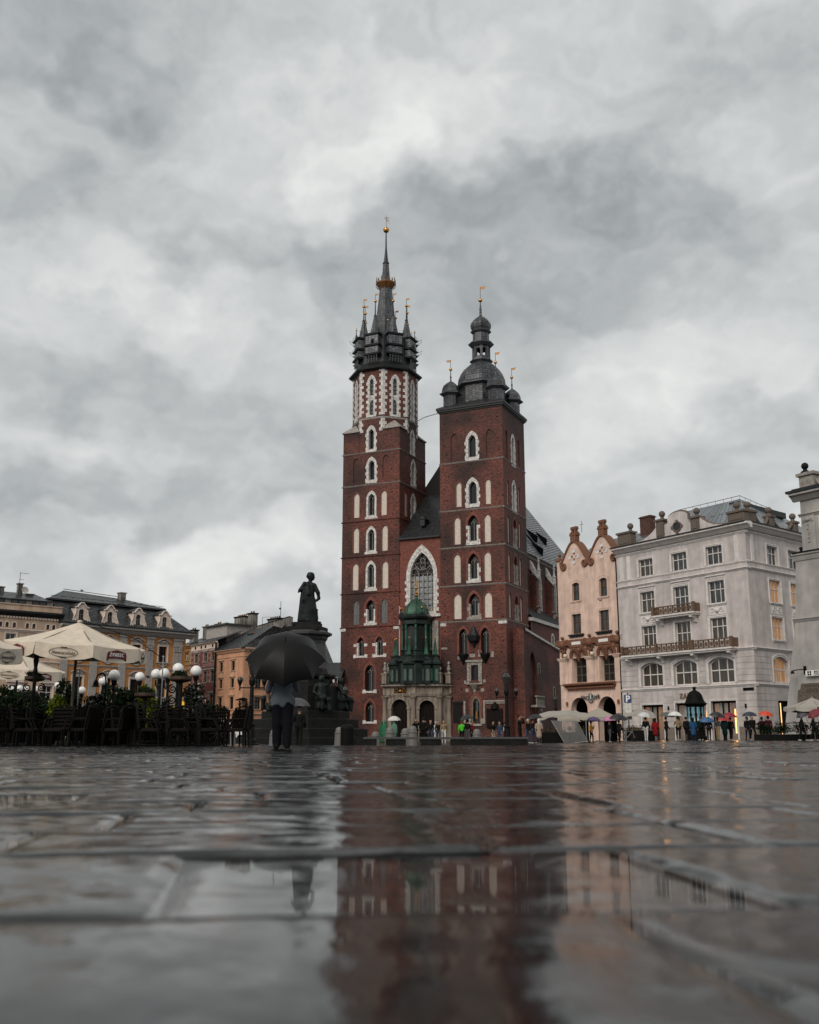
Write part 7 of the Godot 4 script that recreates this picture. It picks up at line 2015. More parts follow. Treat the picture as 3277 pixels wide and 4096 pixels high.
	var aer := MB.new(); aer.tube([Vector3(-22.1, 16.6, -154), Vector3(-22.1, 17.9, -154)], 0.03, 4); aer.tube([Vector3(-22.1, 17.85, -154), Vector3(-21.0, 17.95, -154)], 0.02, 4); solo("roof_aerial", aer, "iron", "small rod aerial in front of the narrow chimney", "antenna")
	var tr := thing("terrace_roof", "pale grey dormer and flat roof behind the red house", "roof", Vector3(-27.0, 13.0, -153), deg_to_rad(-50.0))
	var tb := MB.new(); tb.box(-3.0, 3.0, 0, 3.3, -2, 2); put("dormer_box", tb, "trim_grey", tr); var tb2 := MB.new(); tb2.box(-3.4, 3.4, 3.3, 3.5, -2.2, 2.4); put("roof_slab", tb2, "slate", tr)
	# --- house behind the monument and small brick annex by the church ---
	var mh := house("pale_orange_house", "orange house with mottled tile roof seen behind the monument pedestal", Vector3(-15.2, 0, -152), 20.0, "plaster_orange", -6.0, 3.6, 11.0, [[1.9, 1.1, 7.3, 1.9], [-1.5, 1.1, 7.3, 1.9], [1.9, 1.1, 3.6, 1.8]], "glass_dark", "trim_white", "trim_peach")
	band(mh, "cornice", "trim_peach", F, -6, 3.7, 10.4, 11.0, 0.4)
	var mr := MB.new(); sheets(mr, Vector3(-6, 11.0, 0.5), Vector3(4, 11.0, 0.5), Vector3(4, 14.6, -4.5), Vector3(-6, 14.6, -4.5), 22, 12, 0.03, 0.03, 0.4, 2.2); put("roof", mr, "slate", mh)
	var an2 := thing("brick_annex", "low dark brick annex with white corbels against the taller tower", "building", Vector3(-14.6, 0, -150), deg_to_rad(-10.0))
	var am := MB.new(); wall(am, F, 0.0, 5.0, -1, 8.6, [[1.0, 0.9, 2.6, 2.0, "round", 0.0]], 0.3); put("wall", am, "brick", an2)
	var ag := MB.new(); pane(ag, F, [1.0, 0.9, 2.6, 2.0, "round", 0.0], -0.25); put("window", ag, "glass_dark", an2)
	var af := MB.new(); ring(af, F, [1.0, 0.9, 2.6, 2.0, "round", 0.0], 0.3, 0.0, -0.02, 0.12); af.box(0.2, 1.8, 5.3, 5.6, -0.02, 0.3); put("window_surround", af, "stone_white", an2)
	for i in 7:
		var ab := MB.new(); ab.box(0.1 + i * 0.7, 0.4 + i * 0.7, 7.9, 8.5, -0.02, 0.2); put("corbel", ab, "stone_white", an2)
	var arf := MB.new(); sheets(arf, Vector3(-0.3, 8.6, 0.5), Vector3(5, 8.6, 0.5), Vector3(5, 11.0, -3), Vector3(1.6, 11.0, -3), 10, 7, 0.03, 0.03, 0.3, 0.6); put("roof", arf, "slate", an2)

# ---------- bodies: tapered capsules joined smoothly and meshed as one skin ----------
# bones: [from, to, radius, radius, region, flatten]
func skin(bones: Array, cell: float, k: float) -> Dictionary:
	var lo := Vector3(1e9, 1e9, 1e9); var hi := -lo
	for b in bones:
		var r: float = maxf(b[2], b[3]) + 3.0 * cell
		for p in [b[0], b[1]]:
			lo = lo.min(p - Vector3.ONE * r); hi = hi.max(p + Vector3.ONE * r)
	var nx := int((hi.x - lo.x) / cell) + 2; var ny := int((hi.y - lo.y) / cell) + 2; var nz := int((hi.z - lo.z) / cell) + 2
	var acc := PackedFloat32Array(); acc.resize(nx * ny * nz)
	var best := PackedFloat32Array(); best.resize(nx * ny * nz); best.fill(1e9)
	var reg := PackedByteArray(); reg.resize(nx * ny * nz)
	for b in bones:
		var a: Vector3 = b[0]; var e: Vector3 = b[1]
		var ra: float = b[2]; var rb: float = b[3]
		var fl: float = b[5] if b.size() > 5 else 1.0
		var m := maxf(ra, rb) + 4.0 * k + cell
		var i0 := ((a.min(e) - Vector3.ONE * m - lo) / cell).floor(); var i1 := ((a.max(e) + Vector3.ONE * m - lo) / cell).ceil()
		var d := e - a
		var dz := Vector3(d.x, d.y, d.z / fl)
		var dd := maxf(dz.length_squared(), 1e-9)
		for z in range(maxi(0, int(i0.z)), mini(nz, int(i1.z) + 1)):
			for y in range(maxi(0, int(i0.y)), mini(ny, int(i1.y) + 1)):
				for x in range(maxi(0, int(i0.x)), mini(nx, int(i1.x) + 1)):
					var p := lo + Vector3(x, y, z) * cell - a
					p.z /= fl
					var t := clampf(p.dot(dz) / dd, 0.0, 1.0)
					var s := (p - dz * t).length() - lerpf(ra, rb, t)
					if s < 4.0 * k + cell:
						var i := (z * ny + y) * nx + x
						acc[i] += exp(-s / k)
						if s < best[i]:
							best[i] = s; reg[i] = b[4]
	var f := PackedFloat32Array(); f.resize(acc.size())
	for i in acc.size():
		f[i] = -k * log(acc[i]) if acc[i] > 1e-9 else 1.0
	var vid := {}
	var V := PackedVector3Array(); var R := PackedByteArray()
	var T := PackedInt32Array()
	var off := [0, 1, nx, nx + 1, nx * ny, nx * ny + 1, nx * ny + nx, nx * ny + nx + 1]
	for z in nz - 1:
		for y in ny - 1:
			for x in nx - 1:
				var i := (z * ny + y) * nx + x
				var neg := 0
				for o in off:
					if f[i + o] < 0.0: neg += 1
				if neg == 0 or neg == 8: continue
				var c := Vector3.ZERO; var n := 0
				for e in [[0, 1], [2, 3], [4, 5], [6, 7], [0, 2], [1, 3], [4, 6], [5, 7], [0, 4], [1, 5], [2, 6], [3, 7]]:
					var fa := f[i + off[e[0]]]; var fb := f[i + off[e[1]]]
					if (fa < 0.0) != (fb < 0.0):
						var t := fa / (fa - fb)
						var pa := Vector3(e[0] & 1, (e[0] >> 1) & 1, e[0] >> 2); var pb := Vector3(e[1] & 1, (e[1] >> 1) & 1, e[1] >> 2)
						c += pa.lerp(pb, t); n += 1
				vid[i] = V.size()
				V.append(lo + (Vector3(x, y, z) + c / n) * cell)
				var rr := reg[i]; var bb := best[i]
				for o in off:
					if best[i + o] < bb: bb = best[i + o]; rr = reg[i + o]
				R.append(rr)
	for z in range(1, nz - 1):
		for y in range(1, ny - 1):
			for x in range(1, nx - 1):
				var i := (z * ny + y) * nx + x
				var s0 := f[i] < 0.0
				for ax in 3:
					var o: int = [1, nx, nx * ny][ax]
					if (f[i + o] < 0.0) == s0: continue
					var u: int = [nx, nx * ny, 1][ax]; var w: int = [nx * ny, 1, nx][ax]
					var q := [vid.get(i), vid.get(i - u), vid.get(i - u - w), vid.get(i - w)]
					if q.has(null): continue
					if s0: T.append_array([q[0], q[2], q[1], q[0], q[3], q[2]])
					else: T.append_array([q[0], q[1], q[2], q[0], q[2], q[3]])
	var N := PackedVector3Array(); N.resize(V.size())
	for i in range(0, T.size(), 3):
		var g := -(V[T[i + 1]] - V[T[i]]).cross(V[T[i + 2]] - V[T[i]])
		for j in 3: N[T[i + j]] += g
	for i in N.size(): N[i] = N[i].normalized()
	return {"v": V, "n": N, "t": T, "r": R}

func skin_mesh(s: Dictionary, colors: Array, extra = null) -> ArrayMesh:
	var mb := MB.new()
	mb.smooth = true; mb.tinted = true
	for i in s.t:
		mb.v.append(s.v[i]); mb.n.append(s.n[i]); mb.c.append(colors[s.r[i]] if s.r[i] < colors.size() else Color.WHITE); mb.uv.append(Vector2.ZERO)
	if extra is MB:
		mb.v.append_array(extra.v); mb.n.append_array(extra.n); mb.c.append_array(extra.c); mb.uv.append_array(extra.uv)
	return mb.mesh()

# ---------- the monument ----------
func build_monument() -> void:
	var at := on(-6.16, 62.0)
	var mo := thing("monument", "dark stone monument pedestal with stepped base and bronze seated figures", "monument", at, deg_to_rad(-14.0))
	var y := -0.0
	for e in [[4.3, 0.0, 0.45], [3.7, 0.45, 0.95], [3.15, 0.95, 1.5], [2.6, 1.5, 1.95]]:
		var st := MB.new()
		oct_ring(st, Vector3.ZERO, [Vector2(e[0], e[1] - 0.3), Vector2(e[0], e[2] - 0.04), Vector2(e[0] - 0.04, e[2]), Vector2(0.0, e[2])])
		put("step", st, "stone_dark", mo)
	var bs := MB.new()
	oct_ring(bs, Vector3.ZERO, [Vector2(1.9, 1.9), Vector2(1.85, 3.4), Vector2(1.6, 3.6), Vector2(1.55, 3.8), Vector2(1.75, 3.95), Vector2(1.75, 4.08), Vector2(1.3, 4.2), Vector2(1.2, 4.45)])
	put("lower_pedestal", bs, "stone_dark", mo)
	var sh := MB.new()
	oct_ring(sh, Vector3.ZERO, [Vector2(1.2, 4.4), Vector2(1.08, 5.9), Vector2(1.12, 6.1), Vector2(1.2, 6.2), Vector2(1.25, 6.35), Vector2(1.48, 6.45), Vector2(1.5, 6.58), Vector2(1.2, 6.7), Vector2(1.0, 6.72)])
	put("shaft", sh, "monument_stone", mo)
	var pb := MB.new(); pb.bev(-1.0, 1.0, 6.7, 6.95, -0.9, 0.9, 0.03); pb.bev(-0.78, 0.7, 6.95, 7.22, -0.7, 0.7, 0.03); put("plinth_block", pb, "stone_dark", mo)
	for e in [[1.4, 1.95, 1.5, 0.5], [-1.3, 1.95, 1.6, -0.7], [1.7, 1.95, -1.0, 1.9]]:
		var b := []
		b.append([Vector3(0, 0.2, 0.1), Vector3(0, 0.75, 0), 0.34, 0.3, 0]); b.append([Vector3(0, 0.75, 0), Vector3(0.03, 1.35, 0.05), 0.28, 0.24, 0]); b.append([Vector3(-0.2, 1.45, 0), Vector3(0.22, 1.42, 0), 0.14, 0.14, 0])
		b.append([Vector3(0, 1.5, 0.05), Vector3(0.02, 1.85, 0.1), 0.09, 0.16, 0]); b.append([Vector3(0.0, 1.8, 0.1), Vector3(0.02, 1.9, 0.1), 0.17, 0.15, 0])
		b.append([Vector3(-0.15, 0.7, 0.1), Vector3(-0.2, 0.72, 0.7), 0.2, 0.16, 0]); b.append([Vector3(-0.2, 0.7, 0.7), Vector3(-0.2, 0.1, 0.75), 0.15, 0.1, 0]); b.append([Vector3(0.2, 0.65, 0.1), Vector3(0.25, 0.6, 0.6), 0.2, 0.16, 0]); b.append([Vector3(0.25, 0.6, 0.6), Vector3(0.3, 0.05, 0.65), 0.15, 0.12, 0])
		b.append([Vector3(-0.32, 1.4, 0), Vector3(-0.5, 1.05, 0.2), 0.1, 0.08, 0]); b.append([Vector3(-0.5, 1.05, 0.2), Vector3(-0.3, 0.85, 0.5), 0.08, 0.06, 0]); b.append([Vector3(0.34, 1.38, 0), Vector3(0.55, 1.7, 0.25), 0.1, 0.07, 0]); b.append([Vector3(0.55, 1.7, 0.25), Vector3(0.5, 2.0, 0.4), 0.07, 0.06, 0])
		for i in 4: b.append([Vector3(-0.3 + i * 0.2, 0.15, 0.5), Vector3(-0.2 + i * 0.14, 0.7, 0.35), 0.1, 0.08, 0])
		put("seated_figure", skin_mesh(skin(b, 0.05, 0.03), [Color.WHITE]), "bronze", mo, Transform3D(Basis(Vector3.UP, atan2(e[0], e[2])), Vector3(e[0], e[1], e[2])))
	var fl := MB.new(); fl.box(-1.45, -1.15, 6.6, 6.95, 0.2, 0.5); fl.box(-1.4, -1.3, 6.95, 7.05, 0.3, 0.4); put("floodlight", fl, "iron", mo)
	# bronze poet: cloak over one shoulder, looking to one side
	var sb := []
	sb.append([Vector3(0.02, 0.22, 0), Vector3(-0.04, 1.45, 0), 0.45, 0.38, 0, 0.8]); sb.append([Vector3(-0.42, 0.12, 0.0), Vector3(-0.24, 2.1, -0.02), 0.14, 0.14, 0]); sb.append([Vector3(0.28, 0.3, 0.06), Vector3(0.14, 1.4, 0.05), 0.28, 0.24, 0, 0.9])
	sb.append([Vector3(0.0, 1.45, 0), Vector3(0.04, 2.2, 0), 0.35, 0.28, 0, 0.8]); sb.append([Vector3(-0.12, 2.36, -0.05), Vector3(0.2, 2.32, 0.08), 0.16, 0.15, 0]); sb.append([Vector3(-0.22, 2.42, 0.05), Vector3(-0.42, 2.0, 0.08), 0.1, 0.12, 0]); sb.append([Vector3(-0.46, 1.98, 0.06), Vector3(-0.54, 1.84, 0.04), 0.09, 0.04, 0])
	sb.append([Vector3(-0.1, 2.4, 0.22), Vector3(-0.02, 1.7, 0.3), 0.08, 0.1, 0]); sb.append([Vector3(0.06, 2.42, 0), Vector3(0.11, 2.66, 0), 0.11, 0.1, 0]); sb.append([Vector3(0.14, 2.76, 0), Vector3(0.14, 2.94, -0.01), 0.17, 0.18, 0]); sb.append([Vector3(0.02, 2.86, 0), Vector3(0.04, 2.98, 0), 0.15, 0.13, 0]); sb.append([Vector3(0.29, 2.84, 0), Vector3(0.32, 2.8, 0), 0.03, 0.03, 0]); sb.append([Vector3(0.22, 2.7, 0), Vector3(0.25, 2.68, 0), 0.06, 0.05, 0])
	sb.append([Vector3(0.3, 2.3, 0.08), Vector3(0.5, 1.85, 0.12), 0.13, 0.11, 0]); sb.append([Vector3(0.5, 1.85, 0.12), Vector3(0.56, 1.52, 0.1), 0.1, 0.08, 0]); sb.append([Vector3(0.55, 1.5, 0.1), Vector3(0.44, 1.36, 0.14), 0.09, 0.07, 0]); sb.append([Vector3(0.36, 0.06, 0.1), Vector3(0.66, 0.04, 0.12), 0.09, 0.06, 0]); sb.append([Vector3(-0.1, 0.05, 0.2), Vector3(0.1, 0.05, 0.25), 0.1, 0.08, 0])
	for i in 9:
		var a := -0.5 + i * 0.12
		sb.append([Vector3(a, 0.1, 0.36 - absf(a) * 0.25), Vector3(a * 0.5 - 0.05, 1.55, 0.24), 0.06, 0.04, 0])
	for i in 4: sb.append([Vector3(-0.3, 1.6 - i * 0.2, 0.26), Vector3(0.45, 0.75 - i * 0.17, 0.3), 0.05, 0.06, 0])
	for i in 3: sb.append([Vector3(-0.28 + i * 0.1, 2.1, 0.24), Vector3(-0.34 + i * 0.14, 1.3, 0.3), 0.05, 0.04, 0])
	var sn := solo("statue", skin_mesh(skin(sb, 0.036, 0.022), [Color.WHITE]), "bronze", "dark bronze statue of a robed man with cloak standing on the pedestal", "statue", Transform3D(Basis(Vector3.UP, 0.25).scaled(Vector3(1.14, 1.0, 1.14)), at + Vector3(0.0, 7.2, 0)))
	var bd := MB.new(); bd.ball(Vector3.ZERO, 0.09, 8, 1.3); bd.ball(Vector3(0.08, 0.1, 0), 0.05, 6); solo("pigeon", bd, "iron", "small dark pigeon perched at the statue's feet", "bird", Transform3D(Basis(), at + Vector3(-0.75, 7.05, 0.5)))

# ---------- cafe terrace ----------
func leaves(mb: MB, ctr: Vector3, r: Vector3, n: int, size: float, cols: Array, seed_: int, hollow := 0.35) -> void:
	mb.tinted = true
	var g := RandomNumberGenerator.new(); g.seed = seed_
	var lumps := []
	for i in 9: lumps.append(Vector3(g.randf_range(-0.7, 0.7), g.randf_range(-0.8, 0.8), g.randf_range(-0.7, 0.7)))
	for i in n:
		var p: Vector3 = lumps[g.randi() % 9]
		var d := Vector3(g.randfn(), g.randfn(), g.randfn()).normalized() * (hollow + (0.55 - hollow) * g.randf())
		p = (p * 0.75 + d)
		var q := ctr + Vector3(p.x * r.x, p.y * r.y, p.z * r.z)
		var b := Basis.from_euler(Vector3(g.randf() * TAU, g.randf() * TAU, g.randf() * TAU))
		var s := size * g.randf_range(0.6, 1.3)
		mb.col = cols[g.randi() % cols.size()]
		var k := g.randf_range(0.7, 1.25)
		mb.col = Color(mb.col.r * k, mb.col.g * k, mb.col.b * k)
		var A := q + b * Vector3(0, 0, -s); var B := q + b * Vector3(s * 0.45, s * 0.12, 0); var C := q + b * Vector3(0, 0, s); var D := q + b * Vector3(-s * 0.45, s * 0.12, 0)
		mb.t(A, B, C); mb.t(A, C, D)
	mb.col = Color.WHITE

func shrub(called: String, label: String, at: Vector3, r: Vector3, n: int, size: float, cols: Array, seed_: int, pot := 0.0, cat := "plant", group := "") -> Node3D:
	var s := thing(called, label, cat, at, 0.0, group)
	if pot > 0.0:
		var p := MB.new(); p.lathe([Vector2(r.x * 0.5, 0), Vector2(r.x * 0.7, pot * 0.9), Vector2(r.x * 0.75, pot * 0.92), Vector2(r.x * 0.75, pot), Vector2(0, pot)], 14); put("planter", p, "wood_dark", s)
	else:
		var t := MB.new(); t.tube([Vector3(0, -0.02, 0), Vector3(0.03, r.y * 0.8, 0), Vector3(0, r.y * 1.6, 0)], [0.06, 0.05, 0.02], 6)
		for i in 5: t.tube([Vector3(0, r.y * 0.7, 0), Vector3(cos(i * 1.3) * r.x * 0.5, r.y * 1.3, sin(i * 1.3) * r.z * 0.5)], [0.03, 0.01], 5)
		put("trunk", t, "wood_dark", s)
	var l := MB.new(); leaves(l, Vector3(0, pot + r.y, 0), r, n, size, cols, seed_); put("crown", l, "leaf", s)
	return s

func parasol(called: String, label: String, at: Vector3, rad: float, rim: float, apex: float, val: float, tilt: Vector2, logos: bool, m := "canvas", group := "", sides := 8, phase := 0.0) -> Node3D:
	var p := thing(called, label, "parasol", at, 0.0, group)
	var T := Transform3D(Basis(Vector3(0, 0, 1), tilt.x) * Basis(Vector3(1, 0, 0), tilt.y), Vector3(0, rim, 0))
	var pole := MB.new(); pole.tube([Vector3(tilt.x * 1.0, 0, 0), T * Vector3(0, apex - rim - 0.1, 0)], 0.045, 8); put("pole", pole, "wood_grey", p)
	var base := MB.new(); base.bev(-0.35, 0.35, 0, 0.12, -0.35, 0.35, 0.03); put("base", base, "granite", p)
	for i in sides:
		var a0 := phase + TAU * i / sides; var a1 := phase + TAU * (i + 1) / sides
		var mb := MB.new()
		var nr := 6; var na := 6
		var P := func(u: float, v: float) -> Vector3:   # u across the panel, v from the apex to the rim
			var q := Vector3(cos(a0), 0, sin(a0)).lerp(Vector3(cos(a1), 0, sin(a1)), u) * (rad * v)
			var sag := 0.05 * sin(PI * u) * v * v + 0.06 * sin(PI * v)
			q.y = (apex - rim) * (1.0 - v) - sag
			return T * q
		for a in na:
			for b in nr:
				mb.q(P.call(a / float(na), b / float(nr)), P.call((a + 1) / float(na), b / float(nr)), P.call((a + 1) / float(na), (b + 1) / float(nr)), P.call(a / float(na), (b + 1) / float(nr)))
		put("canopy_panel", mb, m, p)
		var vb := MB.new()
		var n := 8
		var Q := func(u: float, d: float) -> Vector3:
			var q := Vector3(cos(a0), 0, sin(a0)).lerp(Vector3(cos(a1), 0, sin(a1)), u) * (rad * (1.0 + 0.02 * d))
			q.y = -0.05 * sin(PI * u) - d * val * (0.82 + 0.18 * pow(sin(PI * u), 0.5))
			q += q.normalized() * 0.03 * sin(u * 9.0 + i) * d
			return T * q
		for a in n:
			for b in 2:
				mb = vb
				vb.q(Q.call(a / float(n), b / 2.0), Q.call((a + 1) / float(n), b / 2.0), Q.call((a + 1) / float(n), (b + 1) / 2.0), Q.call(a / float(n), (b + 1) / 2.0))
		var vn := put("valance", vb, m, p)
		var rb := MB.new(); rb.tube([T * Vector3(0, apex - rim - 0.08, 0), T * Vector3(cos(a0) * rad, -0.04, sin(a0) * rad)], 0.02, 5); put("rib", rb, "wood_grey", p)
		if logos:
			var mid := (a0 + a1) / 2
			var outw := Vector3(cos(mid), 0, sin(mid))
			var ctr: Vector3 = Q.call(0.5, 0.5) + T.basis * outw * 0.03
			var bx := T.basis * Vector3(outw.z, 0, -outw.x)
			var X := Transform3D(bx, T.basis * Vector3.UP, T.basis * outw, ctr)
			for side in [1.0, -1.0]:
				var XX := X if side > 0 else Transform3D(-X.basis.x, X.basis.y, -X.basis.z, ctr - X.basis.z * 0.06)
				if i % 2 == 0:
					var cg := MB.new(); cg.prism(PackedVector2Array([Vector2(-0.36, -0.15), Vector2(-0.3, -0.15), Vector2(-0.28, -0.1), Vector2(0, -0.06), Vector2(0.28, -0.1), Vector2(0.3, -0.15), Vector2(0.36, -0.15), Vector2(0.32, 0.1), Vector2(0, 0.17), Vector2(-0.32, 0.1)]), 0.0, 0.008, XX)
					var cn := put("cartouche", cg, "maroon", vn)
					if side > 0: text(cn, "ŻYWIEC", 0.105, "white_print", XX * Transform3D(Basis(), Vector3(0, 0.025, 0.012)), "lettering", "Droid Sans", 0.006)
				else:
					var ov := MB.new(); var pts := []
					for q in 25: pts.append(XX * Vector3(0.4 * cos(TAU * q / 24), 0.13 * sin(TAU * q / 24), 0.006))
					ov.tube(pts, 0.008, 4); ov.box(-0.09, 0.09, 0.13, 0.155, 0, 0.01, XX); ov.box(-0.09, 0.09, -0.155, -0.13, 0, 0.01, XX)
					var on_ := put("oval_mark", ov, "brown_print", vn)
					if side > 0: text(on_, "Noworolski", 0.085, "brown_print", XX * Transform3D(Basis(Vector3(1, 0, 0), Vector3(0.25, 1, 0), Vector3(0, 0, 1)), Vector3(0, -0.01, 0.008)), "lettering", "Droid Serif", 0.005)
	var cap := MB.new(); cap.ball(T * Vector3(0, apex - rim + 0.02, 0), 0.09, 8, 0.5); put("cap", cap, m, p)
	return p

func globe_lamp(label: String, px: float, py: float, dia: float, arm := 0.0) -> Node3D:
	var d := 0.37 * FOCAL / dia
	var rr := ray(px, py)
	var x := rr.x * d; var y := EYE + rr.y * d
	var l := thing("globe_lamp", label, "lamp", Vector3(x, 0, -d), 0.0, "white globe lamps of the cafe terrace")
	var p := MB.new(); p.lathe([Vector2(0.09, 0), Vector2(0.09, 0.15), Vector2(0.05, 0.2), Vector2(0.045, y - 0.5), Vector2(0.07, y - 0.45), Vector2(0.05, y - 0.35), Vector2(0.09, y - 0.26), Vector2(0.11, y - 0.17), Vector2(0.0, y - 0.15)], 8, Transform3D(Basis(), Vector3(arm, 0, 0))); 
	if arm != 0.0: p.tube([Vector3(arm, y - 0.5, 0), Vector3(arm * 0.5, y - 0.55, 0), Vector3(0, y - 0.4, 0), Vector3(0, y - 0.2, 0)], 0.03, 6); swirl(p, Transform3D(), Vector2(arm * 0.45, y - 0.42), 0.1, 0.0, 0.02)
	put("post", p, "iron", l)
	var g := MB.new(); g.ball(Vector3(0, y, 0), 0.185, 24); put("globe", g, "globe", l)
	return l

func build_terrace() -> void:
	# wicker chairs and tables
	var ch := thing("terrace_chair", "dark wicker armchair of the cafe terrace", "chair", Vector3(-8, 0, -29), 0.0, "dark wicker chairs of the cafe terrace")
	var s := MB.new(); s.bev(-0.26, 0.26, 0.38, 0.46, -0.25, 0.27, 0.03); put("seat", s, "wicker", ch)
	var b := MB.new()
	for i in 7: b.box(-0.25 + i * 0.075, -0.2 + i * 0.075, 0.46, 1.02, -0.27, -0.23, Transform3D(Basis(Vector3.RIGHT, -0.12), Vector3(0, 0, -0.0)))
	b.tube([Vector3(-0.28, 0.46, -0.25), Vector3(-0.27, 1.0, -0.36), Vector3(0, 1.07, -0.38), Vector3(0.27, 1.0, -0.36), Vector3(0.28, 0.46, -0.25)], 0.028, 6)
	for i in 5: b.tube([Vector3(-0.26, 0.55 + i * 0.1, -0.27 - i * 0.012), Vector3(0.26, 0.55 + i * 0.1, -0.27 - i * 0.012)], 0.022, 5)
	put("backrest", b, "wicker", ch)
	for x in [-0.27, 0.27]:
		var a := MB.new(); a.tube([Vector3(x, 0.7, -0.28), Vector3(x * 1.08, 0.68, 0.1), Vector3(x * 1.05, 0.4, 0.25)], 0.025, 6); put("armrest", a, "wicker", ch)
		for z in [-0.23, 0.23]:
			var l := MB.new(); l.tube([Vector3(x * 0.95, 0, z * 1.08), Vector3(x * 0.9, 0.4, z)], 0.022, 6); put("leg", l, "wicker", ch)
	var spots := []
	for row in 5:
		for i in 10:
			var d := 27.6 + row * 1.55
			var x := -11.6 + i * 0.78 + (0.3 if row % 2 else 0.0) + rng.randf_range(-0.12, 0.12) - row * 0.5
			if x < -0.16 * d: spots.append([x, d, rng.randf_range(-0.5, 0.5) + (PI if row % 2 else 0.0) + [0.0, 1.5, -1.5, 0.3][rng.randi() % 4]])
	for i in spots.size():
		var e = spots[i]
		if i == 0: ch.position = Vector3(e[0], 0, -e[1]); ch.rotation.y = e[2]
		else: copy(ch, Vector3(e[0], 0, -e[1]), e[2], "", "terrace_chair")
	var tb := thing("terrace_table", "round dark table among the wicker chairs", "table", Vector3(-9.0, 0, -28.4), 0.0, "dark round tables of the cafe terrace")
	var tt := MB.new(); tt.lathe([Vector2(0.0, 0.70), Vector2(0.42, 0.70), Vector2(0.44, 0.72), Vector2(0.42, 0.74), Vector2(0.0, 0.74)], 18); put("table_top", tt, "wood_dark", tb)
	var tl := MB.new(); tl.lathe([Vector2(0.24, 0), Vector2(0.22, 0.04), Vector2(0.05, 0.08), Vector2(0.04, 0.7)], 10); put("pedestal", tl, "iron", tb)
	for e in [[-10.6, 28.4], [-7.4, 28.3], [-5.8, 28.5], [-11.5, 30.0], [-9.6, 31.3], [-7.6, 31.5], [-6.4, 33.0]]: copy(tb, Vector3(e[0], 0, -e[1]), 0.3, "", "terrace_table")
	# long dark plant boxes behind the chairs
	for e in [[-12.5, 34.6, "dark plant box with clipped shrub under the far parasol"], [-10.3, 34.9, "dark plant box with clipped shrub behind the chairs"], [-8.2, 35.0, "dark plant box with clipped shrub beside the flagpole"], [-6.9, 33.8, "short dark plant box near the scrolled fence"]]:
		var bx := thing("plant_box", e[2], "planter", Vector3(e[0], 0, -e[1]), 0.05, "dark plant boxes of the terrace")
		var bm := MB.new(); bm.bev(-1.05, 1.05, 0, 0.72, -0.25, 0.25, 0.03); put("box", bm, "wood_dark", bx)
		var bf := MB.new(); leaves(bf, Vector3(0, 0.95, 0), Vector3(1.1, 0.3, 0.3), 1300, 0.07, [Color(0.7, 1.0, 0.6), Color(0.5, 0.75, 0.5)], int(e[1] * 7 + e[0])); put("foliage", bf, "leaf", bx)
	# parasols
	var pxd := func(px: float, d: float) -> Vector3: return Vector3(ray(px, 2700.0).x * d, 0, -d)
	parasol("cafe_parasol", "large cream parasol over the terrace with a beer brand on its valance", pxd.call(300, 31.5), 2.12, 2.98, 3.68, 0.42, Vector2(-0.065, 0.05), true, "canvas", "", 8, 0.25)
	parasol("cafe_parasol", "cream parasol half cut off beside the large terrace parasol", pxd.call(-255, 27.5), 2.1, 2.72, 3.5, 0.42, Vector2(-0.08, 0.05), true, "canvas", "", 8, 0.5)
	parasol("cafe_parasol", "smaller looking cream parasol farther back under the large one", pxd.call(70, 46.0), 2.1, 3.2, 3.95, 0.45, Vector2(-0.07, 0.04), true, "canvas", "", 8, 0.2)
	parasol("yellow_parasol", "bright yellow parasol behind the iron scrollwork", pxd.call(740, 62.0), 1.3, 1.75, 2.35, 0.2, Vector2(0, 0), false, "canvas_yellow", "", 8, 0.1)
	parasol("red_parasol", "small red parasol glimpsed over the terrace chairs", pxd.call(488, 52.0), 0.75, 1.55, 1.85, 0.1, Vector2(0, 0), false, "canvas_red", "", 8, 0.1)
	# globe lamps
	for e in [["globe lamp on the tallest post beside the flower ball", 785, 2684, 43.5, 0.0], ["globe lamp above the hanging ball of white flowers", 713, 2674, 43.0, 0.0], ["globe lamp half hidden behind the tallest terrace globe", 711, 2699, 38.0, 0.12], ["globe lamp paired on the iron bracket with its neighbour", 658, 2694, 41.0, 0.14], ["globe lamp standing in front of the steel flagpole", 625, 2696, 39.5, 0.16], ["globe lamp over the yellow green climbing plant", 560, 2707, 37.5, 0.0], ["large globe lamp beside the bell shaped lantern", 458, 2701, 44.0, 0.0], ["small globe lamp next to the bell shaped lantern", 413, 2724, 34.5, 0.12], ["globe lamp beside the parasol pole over the chairs", 328, 2762, 31.0, 0.0], ["globe lamp partly covered by the dark tree", 233, 2741, 29.0, 0.0], ["globe lamp on the far iron candelabrum next to the scrolls", 146, 2757, 25.0, 0.0], ["globe lamp behind the iron scroll", 107, 2758, 25.5, 0.0], ["globe lamp at the open end of the candelabrum", 79, 2755, 28.5, 0.0], ["globe lamp at the outer end of the candelabrum row", 45, 2758, 27.0, 0.0]]:
		globe_lamp("white " + e[0], e[1], e[2], e[3], e[4])
	# carved wooden planter posts, hanging flowers, shrubs
	var G := [Color(0.7, 1.0, 0.6), Color(1.0, 1.2, 0.8), Color(0.5, 0.75, 0.5)]
	var Y := [Color(18.0, 14.0, 1.6), Color(10.0, 10.0, 1.6), Color(24.0, 17.0, 1.6), Color(3.0, 4.0, 1.2)]
	var W := [Color(0.7, 1.0, 0.6), Color(0.9, 1.2, 0.7), Color(0.6, 0.8, 0.5), Color(0.8, 1.1, 0.7), Color(48.0, 28.0, 60.0), Color(0.5, 0.8, 0.5)]
	var P := func(px: float, d: float, y := 0.0) -> Vector3: return Vector3(ray(px, 2800.0).x * d, y, -d)
